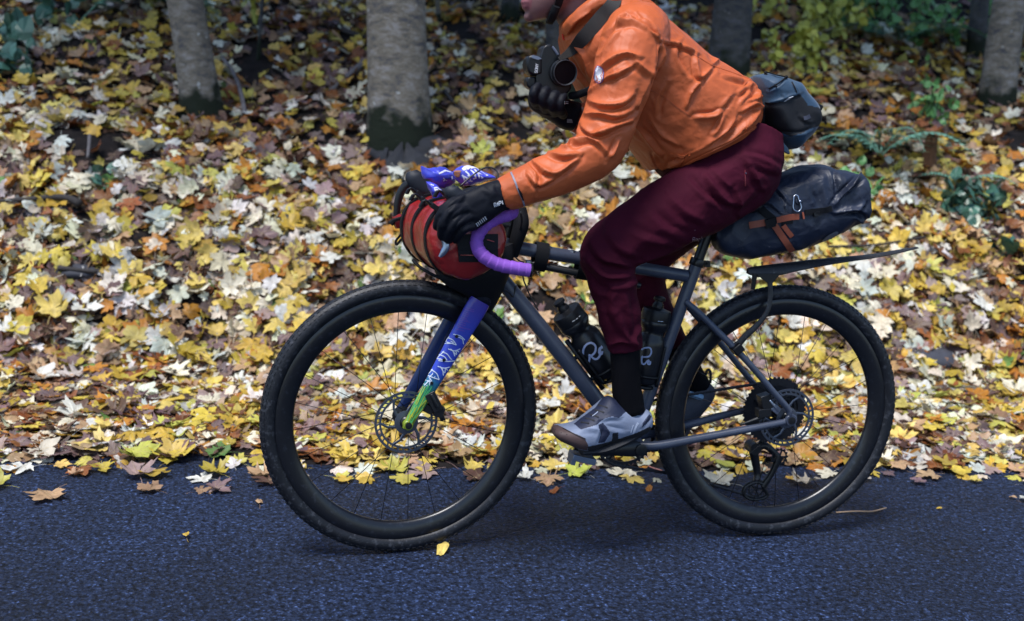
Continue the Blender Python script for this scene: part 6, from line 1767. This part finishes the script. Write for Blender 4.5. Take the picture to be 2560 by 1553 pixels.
mb = MB(); decal(mb, bvJ, [(1295, 470), (1302, 484), (1308, 500)], [1, 3, 1.5], t=0.002, off=0.002, n=4); mb.build('cuff_strap_end', M_STRAP, jk, smooth=0)
# sleeve emblem
mb = MB(); patch(mb, bvJ, [(1496, 166), (1490, 178), (1488, 192), (1492, 203), (1500, 206), (1508, 200), (1511, 188), (1509, 176), (1503, 167)], off=0.0024, n=4)
mb.build('emblem_badge', mat('white_badge', (0.62, 0.63, 0.70), rough=0.5), jk, smooth=0)
M_EMB = mat('badge_red_line', (0.45, 0.10, 0.05), rough=0.5)
lines('emblem_drawing', M_EMB, [[(1506, 176), (1508, 186), (1504, 192), (1507, 197), (1503, 203)], [(1493, 190), (1496, 198), (1492, 203)], [(1497, 202), (1503, 205)], [(1509, 190), (1509, 200)]], 1.0, jk, bvJ, n=4, off=0.0036)
lines('emblem_outline', mat('badge_blue_line', (0.10, 0.08, 0.28), rough=0.5), [[(1495, 167), (1490, 180), (1489, 195), (1494, 205), (1503, 205), (1510, 195), (1510, 180), (1504, 168), (1497, 166)]], 0.9, jk, bvJ, n=5, off=0.0034)
mb = MB(); decal(mb, bvJ, [(1408, 86), (1409, 93), (1411, 100)], 2.2, t=0.002, off=0.001, n=3); mb.build('zip_pull', mat('red_zip_pull', (0.7, 0.02, 0.015), rough=0.4), jk, smooth=0)

# ---- trousers
mb = MB()
mb.tube(pts([(1858, 345, -0.055), (1850, 420, -0.085), (1790, 468, -0.10), (1700, 520, -0.115), (1610, 572, -0.125), (1545, 608, -0.13), (1516, 634, -0.13), (1524, 680, -0.13), (1540, 740, -0.13), (1550, 800, -0.13), (1560, 850, -0.128), (1563, 874, -0.127)]),
        [0.098, 0.104, 0.100, 0.091, 0.080, 0.069, 0.065, 0.060, 0.055, 0.051, 0.046, 0.0420], k=30, n=5)
mb.tube(pts([(1850, 345, 0.055), (1845, 420, 0.085), (1770, 490, 0.10), (1690, 565, 0.11), (1618, 630, 0.115), (1600, 655, 0.115), (1615, 720, 0.115), (1642, 790, 0.115), (1668, 836, 0.115), (1682, 860, 0.115)]),
        [0.098, 0.104, 0.092, 0.076, 0.068, 0.064, 0.057, 0.051, 0.046, 0.042], k=26, n=5)
mb.loft([(*atc(1895, 285, -.09), *atc(1660, 385, -.09), 0.150, 2.2), (*atc(1930, 340, -.09), *atc(1680, 430, -.09), 0.160, 2.2), (*atc(1945, 400, -.09), *atc(1730, 480, -.09), 0.165, 2.2), (*atc(1936, 455, -.09), *atc(1770, 530, -.09), 0.150, 2.2), (*atc(1905, 500, -.08), *atc(1790, 560, -.08), 0.11, 2.2)], n=5, k=36)
me = remeshed(mb, 0.0045, 4)
def tz(x, y): return (1380 + x * 0.34903, 380 + y * 0.34903)
def T(*q): return [tz(*p) for p in q]
folds(me, [(T((1620, 120), (1500, 60), (1380, 30)), 9, 6, 1), (T((1610, 180), (1520, 150), (1430, 110)), 8, -6, 1), (T((1400, 60), (1440, 140), (1500, 260)), 9, 7, 1), (T((1110, 170), (1180, 280), (1240, 350), (1310, 370)), 9, 9, 1), (T((1000, 180), (1120, 300), (1220, 370)), 9, -7, 1),
           (T((1330, 280), (1350, 370), (1340, 440)), 8, 7, 1), (T((850, 330), (960, 430), (1090, 500)), 12, 6, 1), (T((720, 400), (850, 520), (980, 580)), 13, -5, 1), (T((560, 580), (700, 640), (850, 660)), 12, 6, -1), (T((400, 580), (480, 680), (600, 740)), 11, 7, 1),
           (T((280, 640), (360, 760), (480, 800), (590, 830)), 11, 8, 1), (T((250, 760), (360, 880), (470, 900), (600, 880)), 12, 8, -1), (T((230, 820), (330, 960), (420, 1000)), 10, -5, 1), (T((640, 900), (560, 960), (420, 980)), 10, 7, 1), (T((430, 1000), (440, 1120), (480, 1260)), 12, 6, 1), (T((560, 1000), (590, 1140), (600, 1280)), 10, -5, 1),
           (T((490, 1180), (520, 1300), (600, 1380)), 9, 7, -1), (T((640, 1260), (600, 1340), (610, 1400)), 7, 7, 1), (T((420, 1380), (500, 1360), (600, 1390)), 8, 6, 1), (T((600, 800), (700, 760), (900, 700)), 10, 6, 1), (T((1500, 300), (1400, 400), (1300, 450)), 10, -5, 1), (T((1150, 120), (1240, 220), (1300, 260)), 9, 5, 1)], gain=1.4)
facets(me, 8, 0.009, 2.0)
co, no = mesh_arrays(me)
nz = np.array([mnoise.noise(Vector((c[0] * 9, c[1] * 9, c[2] * 13))) + 0.5 * mnoise.noise(Vector((c[0] * 22 + 5, c[1] * 22, c[2] * 28))) for c in co])
set_co(me, co + no * ((0.25 - np.abs(nz)) * 0.005)[:, None])
tr = place(me, 'trousers', M_TROU, RIDER, smooth=180)
bvT = bvh_of(tr)
lines('letter_print', mat('pink_grey_print', (0.32, 0.20, 0.26), rough=0.6), letters('Rapha', (1731, 603), (6.2, -0.6), (1.2, -8.5), gap=1.15), 0.6, tr, bvT, n=4)
mb = MB(); decal(mb, bvT, T((1380, 130), (1383, 190), (1384, 245)), 1.6, t=0.001, off=0.0006, n=4); mb.build('pocket_zip', mat('dark_red_zip', (0.13, 0.012, 0.02), rough=0.5), tr, smooth=0)
mb = MB(); decal(mb, bvT, T((1380, 150), (1382, 160)), 1.8, t=0.002, off=0.002, n=2); mb.build('zip_pull', M_STEEL, tr, smooth=0)

# ---- socks
for P, r in (([(1562, 845, -0.127), (1563, 890, -0.127), (1564, 940, -0.126), (1569, 985, -0.125), (1578, 1030, -0.125)], [0.036, 0.0365, 0.0365, 0.037, 0.035]), ([(1680, 845, 0.115), (1700, 885, 0.115), (1725, 930, 0.117), (1745, 965, 0.118), (1752, 995, 0.118)], [0.037, 0.036, 0.035, 0.035, 0.033])):
    mb = MB(); mb.tube(pts(P), r, k=24, n=5); me = mb.mesh('sock'); crumple(me, 0.0015, 30, 1)
    place(me, 'sock', M_SOCK, RIDER, smooth=180)

# ---- shoes
M_SHOE = mat('grey_blue_knit', (0.20, 0.235, 0.33), rough=0.6, var=0.2, vscale=30, bump=0.25, bscale=300)
M_SHOED = mat('navy_shoe_mesh', (0.012, 0.017, 0.045), rough=0.6, bump=0.4, bscale=120)
M_GUM = mat('brown_gum_rubber', (0.075, 0.043, 0.040), rough=0.6, var=0.2, vscale=40)
M_SOLE = mat('black_sole', (0.012, 0.012, 0.015), rough=0.6)
def vz(x, y): return (1370 + x * 0.14713, 980 + y * 0.14713)
def shoe(f, y0, label=None, paintit=True, parent=RIDER):
    mb = MB()
    rows = [((1384, 1071), (1382, 1085), 0.022, 2.2), ((1394, 1065), (1394, 1097), 0.037, 2.3), ((1420, 1062), (1428, 1113), 0.046, 2.4), ((1442, 1055), (1452, 1122), 0.048, 2.4), ((1468, 1034), (1478, 1125), 0.048, 2.3), ((1495, 1010), (1502, 1115), 0.046, 2.2),
            ((1522, 990), (1535, 1106), 0.043, 2.1), ((1552, 1008), (1560, 1099), 0.040, 2.2), ((1585, 1022), (1588, 1091), 0.038, 2.3), ((1612, 1022), (1612, 1081), 0.033, 2.3), ((1626, 1030), (1626, 1070), 0.020, 2)]
    mb.loft([(*f(a, y0), *f(b, y0), w, e) for a, b, w, e in rows], n=5, k=40)
    return mb
idp = lambda p, y: at(p[0], p[1], y)
me = remeshed(shoe(idp, -0.125), 0.0019, 4)
folds(me, [([vz(880, 560), vz(930, 680), vz(870, 850)], 6, -4, 1), ([vz(560, 640), vz(720, 620), vz(860, 640)], 8, 3, 1), ([vz(920, 470), vz(1050, 430), vz(1210, 430)], 6, 4, 1), ([vz(980, 560), vz(1100, 600), vz(1300, 640)], 7, -3, 1), ([vz(1590, 580), vz(1650, 500), vz(1720, 400)], 5, 3, 1)])
me.materials.append(M_SHOE)
P_ = lambda *q: [vz(*p) for p in q]
paint(me, [([P_((440, 540), (560, 440), (800, 270), (950, 60), (1000, 0), (1110, 40), (1330, 330), (1210, 440), (1080, 420), (950, 460), (830, 560), (700, 600), (560, 640)), P_((850, 560), (930, 520), (1000, 600), (1060, 700), (960, 860), (850, 870), (900, 720)), P_((1600, 600), (1610, 520), (1720, 380), (1760, 420), (1720, 500)), P_((1320, 320), (1450, 400), (1600, 400), (1690, 260), (1760, 200), (1500, 100))], M_SHOED),
           ([P_((40, 560), (160, 560), (250, 600), (420, 690), (620, 780), (680, 900), (670, 1000), (480, 960), (200, 830), (40, 760))], M_GUM),
           ([P_((670, 930), (830, 900), (1000, 860), (1200, 800), (1500, 700), (1730, 590), (1800, 640), (1500, 800), (1200, 900), (700, 1080)), P_((1100, 700), (1190, 690), (1200, 830), (1080, 860))], M_SOLE)])
sh = bpy.data.objects.new('shoe', me); COL.objects.link(sh); me.polygons.foreach_set('use_smooth', np.ones(len(me.polygons), bool)); adopt(sh, RIDER)
bvSh = bvh_of(sh)
lines('shoe_print', mat('silver_print', (0.45, 0.5, 0.62), rough=0.3), [P_((1445, 710), (1480, 610), (1520, 520)), P_((1470, 690), (1500, 600), (1540, 530)), P_((1405, 700), (1430, 620), (1450, 560)), P_((755, 410), (800, 380), (850, 335))], 1.0, sh, bvSh, n=4)
lines('shoe_laces', M_SOLE, [P_((560, 520), (700, 540)), P_((640, 450), (790, 490)), P_((720, 390), (860, 430)), P_((800, 310), (950, 350)), P_((860, 230), (1010, 270))], 1.6, sh, bvSh, n=6, off=0.0018)
lines('toe_grooves', M_SOLE, [P_((225, 690), (210, 800)), P_((320, 720), (300, 850)), P_((130, 640), (110, 740)), P_((250, 620), (450, 720), (640, 800))], 0.8, sh, bvSh, n=6, off=0.0012)
mb = MB(); mb.tube(pts([(1610, 1072, -0.125), (1560, 1098, -0.125), (1505, 1118, -0.125), (1450, 1124, -0.125)]), [0.020, 0.030, 0.034, 0.034], k=12, n=4, flat=((0, 0, 1), 0.35)); mb.build('outsole', M_SOLE, sh)
# far shoe: heel lifted, seen through the rear wheel
heel = at(1768, 968, 0.118); toe = at(1650, 1085, 0.118)
a0 = at(1615, 1050, -0.125); a1 = at(1385, 1078, -0.125)
v0 = (a1 - a0); v1 = (toe - heel)
ang = math.atan2(v1[2], v1[0]) - math.atan2(v0[2], v0[0]); ca2, sa2 = math.cos(ang), math.sin(ang)
def farf(p, y):
    q = at(p[0], p[1], -0.125) - a0
    return heel + np.array([q[0] * ca2 - q[2] * sa2, 0, q[0] * sa2 + q[2] * ca2])
me = remeshed(shoe(farf, 0.118), 0.004, 2); me.materials.append(mat('dark_shoe_knit', (0.035, 0.04, 0.06), rough=0.65, bump=0.3, bscale=200))
fs = place(me, 'shoe', me.materials[0], RIDER, smooth=180)
mb = MB()
hp = at(1768, 930, 0.118); mb.tube([at(1762, 945, 0.118), at(1768, 926, 0.118), at(1776, 930, 0.118), at(1776, 958, 0.118)], 0.004, k=6, n=4); mb.build('heel_loop', M_SOLE, fs)
mb = MB(); mb.tube([at(1724, 985, 0.078), at(1748, 992, 0.078), at(1756, 994, 0.078)], [0.008, 0.009, 0.008], k=8); mb.build('shoe_reflector', mat('pale_blue_reflector', (0.20, 0.36, 0.55), rough=0.35), fs)

# ---- gloves
def gz(x, y): return (940 + x * 0.24086, 380 + y * 0.24086)
mb = MB()
mb.loft([(*at(1262, 446, -0.222), *at(1285, 524, -0.222), 0.030, 2.2), (*at(1236, 452, -0.226), *at(1262, 526, -0.226), 0.030, 2.3), (*at(1205, 462, -0.230), *at(1234, 545, -0.230), 0.029, 2.4), (*at(1178, 474, -0.234), *at(1208, 563, -0.234), 0.027, 2.4), (*at(1155, 488, -0.236), *at(1188, 576, -0.236), 0.022, 2.3), (*at(1143, 500, -0.236), *at(1180, 580, -0.236), 0.016, 2.0)], n=4, k=28)
FING = [([(1160, 498, -0.238), (1130, 508, -0.250), (1106, 530, -0.248), (1094, 556, -0.238), (1092, 566, -0.232)], 0.0135), ([(1165, 520, -0.246), (1134, 530, -0.262), (1110, 556, -0.258), (1104, 582, -0.244), (1106, 592, -0.238)], 0.0138),
        ([(1172, 543, -0.248), (1146, 554, -0.264), (1126, 574, -0.258), (1118, 592, -0.246), (1120, 600, -0.240)], 0.0132), ([(1182, 564, -0.246), (1162, 572, -0.258), (1146, 588, -0.252), (1140, 600, -0.242)], 0.0118),
        ([(1222, 476, -0.205), (1190, 478, -0.184), (1160, 486, -0.178), (1140, 498, -0.182)], 0.0145)]
for P, r in FING:
    k = len(P); mb.tube(pts(P), np.linspace(r * 0.95, r * 0.74, k), k=12, n=4)
    e = pts(P)[-1]; mb.lathe([(r * 0.74 * math.sin(a), -r * 0.74 * math.cos(a)) for a in np.linspace(0.05, 3.09, 8)], e, (0, 0, 1), k=10)
me = remeshed(mb, 0.0027, 2)
folds(me, [([gz(860, 470), gz(760, 560), gz(690, 650)], 6, 3.5, 1), ([gz(1000, 400), gz(900, 470), gz(820, 560)], 8, 3, 1), ([gz(900, 560), gz(800, 640), gz(740, 740)], 6, -3, 1), ([gz(1100, 360), gz(1180, 420), gz(1240, 520)], 9, 3, 1), ([gz(960, 640), gz(880, 700), gz(810, 800)], 6, -3, 1), ([gz(1240, 360), gz(1300, 470), gz(1360, 560)], 6, -3, 1)])
crumple(me, 0.0012, 45, 2)
gl_ = place(me, 'glove', M_GLOVE, RIDER, smooth=180)
bvG = bvh_of(gl_)
M_WHITE = mat('white_glove_print', (0.66, 0.68, 0.74), rough=0.5)
lines('letter_print', M_WHITE, letters('RAPI', gz(1232, 572), np.array([23, -8]) * 0.24086, np.array([-8, -36]) * 0.24086, gap=1.1), 1.05, gl_, bvG, n=2)
lines('stripe_print', M_WHITE, [[gz(1038 + i * 18, 742 - i * 14), gz(1056 + i * 18, 772 - i * 14)] for i in range(6)], 0.95, gl_, bvG, n=2)

# ---- photo camera held in the right hand
camr = thing('photo_camera', at(1385, 230, 0), 'black mirrorless photo camera held upright at the chest', 'camera')
def cz(x, y): return (1300 + x * 0.18735, 80 + y * 0.18735)
CY = -0.05
def slab(outline, y0, y1, name, m, bevel, parent):
    mb = MB(); mb.prism(np.array([at(*cz(*q), CY + y0) for q in outline]), np.array([at(*cz(*q), CY + y0) + np.array([0, y1 - y0, 0]) for q in outline])); return mb.build(name, m, parent, bevel=bevel, smooth=30, segs=3)
M_CAMB = mat('camera_black', (0.0035, 0.004, 0.006), rough=0.36, spec=0.4, bump=0.1, bscale=700)
slab([(270, 330), (300, 215), (350, 170), (420, 170), (460, 220), (520, 310), (640, 330), (690, 420), (690, 760), (600, 860), (260, 860), (215, 700), (215, 400)], -0.020, 0.030, 'camera_body', M_CAMB, 0.004, camr)
slab([(85, 420), (110, 330), (160, 300), (240, 320), (300, 350), (300, 560), (190, 590), (110, 540)], -0.022, 0.028, 'viewfinder_hump', M_CAMB, 0.006, camr)
slab([(85, 650), (110, 600), (180, 590), (215, 620), (215, 740), (140, 770), (95, 720)], -0.016, 0.018, 'mode_dial', M_CAMB, 0.004, camr)
mb = MB(); lc = at(*cz(520, 540), CY)
lax = np.array([0.10, -1, -0.06]); lax /= np.linalg.norm(lax)
mb.lathe([(0.029, 0.015), (0.0305, 0.020), (0.0305, 0.028), (0.029, 0.029), (0.0295, 0.038), (0.0300, 0.044), (0.0285, 0.045), (0.0262, 0.0435)], lc, lax, k=40, cap=False); mb.build('lens_barrel', M_CAMB, camr, smooth=35)
mb = MB(); mb.lathe([(0.0255, 0.0), (0.0255, 0.001)], lc + lax * 0.042, lax, k=32); mb.build('lens_glass', mat('lens_glass', (0.002, 0.002, 0.004), rough=0.35, spec=0.12), camr)
mb = MB()
for r_, h_ in ((0.0306, 0.0285), (0.0290, 0.0452)): mb.tube([lc + lax * h_ + r_ * (math.cos(a) * np.array([1, 0.1, 0]) + math.sin(a) * np.array([0, -0.06, 1])) for a in np.linspace(0, 2 * math.pi, 40, endpoint=False)], 0.0006, k=5, closed=True)
mb.build('lens_rings', mat('lens_ring_grey', (0.06, 0.065, 0.08), rough=0.35), camr)
slab([(335, 185), (370, 168), (420, 180), (430, 210), (345, 205)], -0.012, 0.012, 'strap_lug', M_STEEL, 0.001, camr)
mb = MB(); mb.tube([at(*cz(430, 195), CY - 0.02), at(*cz(470, 250), CY - 0.022), at(*cz(505, 305), CY - 0.022)], [0.003, 0.0035, 0.003], k=8); mb.build('edge_trim', mat('grey_trim', (0.10, 0.12, 0.17), rough=0.35), camr)
slab([(150, 345), (170, 310), (240, 325), (295, 360), (240, 375)], -0.0235, -0.021, 'shoe_mount', mat('grey_shoe_mount', (0.16, 0.19, 0.26), rough=0.35, metal=0.5), 0.0005, camr)
yl_ = CY - 0.0228
mb = MB()
for st in letters('SONY', cz(232, 550), np.array([4, -31]) * 0.18735, np.array([-38, -6]) * 0.18735, gap=1.02):
    P = np.array([at(x, y, yl_) for x, y in smooth_path(np.array(st), 3)]); mb.tube(P, 0.0006, k=5)
mb.build('letter_print', M_WHITE, camr, smooth=0)
# strap: over the chest to the neck
bvJ2 = bvJ
mb = MB()
def on_jacket(x, y, lift=0.016):
    a = hit(bvJ2, x, y)[0]; return a - (a - CAM) / np.linalg.norm(a - CAM) * lift
P = [at(1398, 148, min(CY - 0.02, on_jacket(1440, 120)[1]))] + [on_jacket(*q) for q in ((1428, 128), (1452, 102), (1480, 70), (1505, 40), (1532, 10))] + [at(1545, -25, -0.05), at(1560, -60, 0.0)]
Q = smooth_path(np.array(P), 8)
Tn = np.gradient(Q, axis=0); vdir = Q - CAM; Wd = np.cross(Tn, vdir); Wd /= np.linalg.norm(Wd, axis=1)[:, None]
wd = np.interp(np.linspace(0, 1, len(Q)), [0, 0.15, 0.3, 0.8, 1], [0.004, 0.012, 0.0165, 0.016, 0.015])
Nn = np.cross(Wd, Tn); Nn /= np.linalg.norm(Nn, axis=1)[:, None]
mb.strip(Q, Wd * wd[:, None], Nn, 0.0025); mb.build('neck_strap', mat('dark_olive_webbing', (0.022, 0.021, 0.020), rough=0.75, weave=0.4, wscale=900), camr, smooth=40)
mb = MB(); P = [at(1426, 240, -0.06), at(1448, 236, -0.08), at(1478, 224, -0.11)]
Q = smooth_path(np.array(P), 5); mb.tube(Q, 0.009, k=8, flat=((0.3, 1, 0), 0.25)); mb.build('strap_end', M_STRAP, camr)
# right glove round the grip
mb = MB()
mb.loft([(*at(1452, 258, -0.010), *at(1430, 328, -0.010), 0.030, 2.2), (*at(1425, 250, -0.020), *at(1405, 322, -0.020), 0.032, 2.3), (*at(1395, 240, -0.028), *at(1380, 305, -0.028), 0.034, 2.4), (*at(1362, 228, -0.035), *at(1350, 288, -0.035), 0.034, 2.4), (*at(1336, 222, -0.038), *at(1328, 272, -0.038), 0.028, 2.2), (*at(1326, 230, -0.038), *at(1322, 258, -0.038), 0.018, 2)], n=4, k=26)
for i, (x, y) in enumerate(((1338, 262), (1361, 272), (1384, 282), (1405, 288))):
    P = pts([(x + 4, y, -0.060), (x - 2, y - 14, -0.090), (x - 4, y - 28, -0.098), (x + 2, y - 42, -0.092), (x + 8, y - 48, -0.082)])
    mb.tube(P, np.linspace(0.0132, 0.0105, 5) * (0.9 if i == 3 else 1), k=12, n=4)
mb.tube(pts([(1345, 232, -0.02), (1330, 215, -0.015), (1326, 204, -0.03)]), [0.014, 0.012, 0.010], k=12, n=4)
me = remeshed(mb, 0.0034, 3); crumple(me, 0.0012, 45, 7)
gr = place(me, 'glove', M_GLOVE, RIDER, smooth=180)
bvR = bvh_of(gr)
lines('stripe_print', M_WHITE, [[cz(592, 935), cz(640, 932)], [cz(592, 958), cz(640, 953)]], 1.0, gr, bvR, n=2)
lines('letter_print', mat('grey_glove_print', (0.28, 0.29, 0.32), rough=0.5), [[cz(625, 1165 + i * 13), cz(690 + i * 4, 1170 + i * 13)] for i in range(4)], 0.6, gr, bvR, n=2)
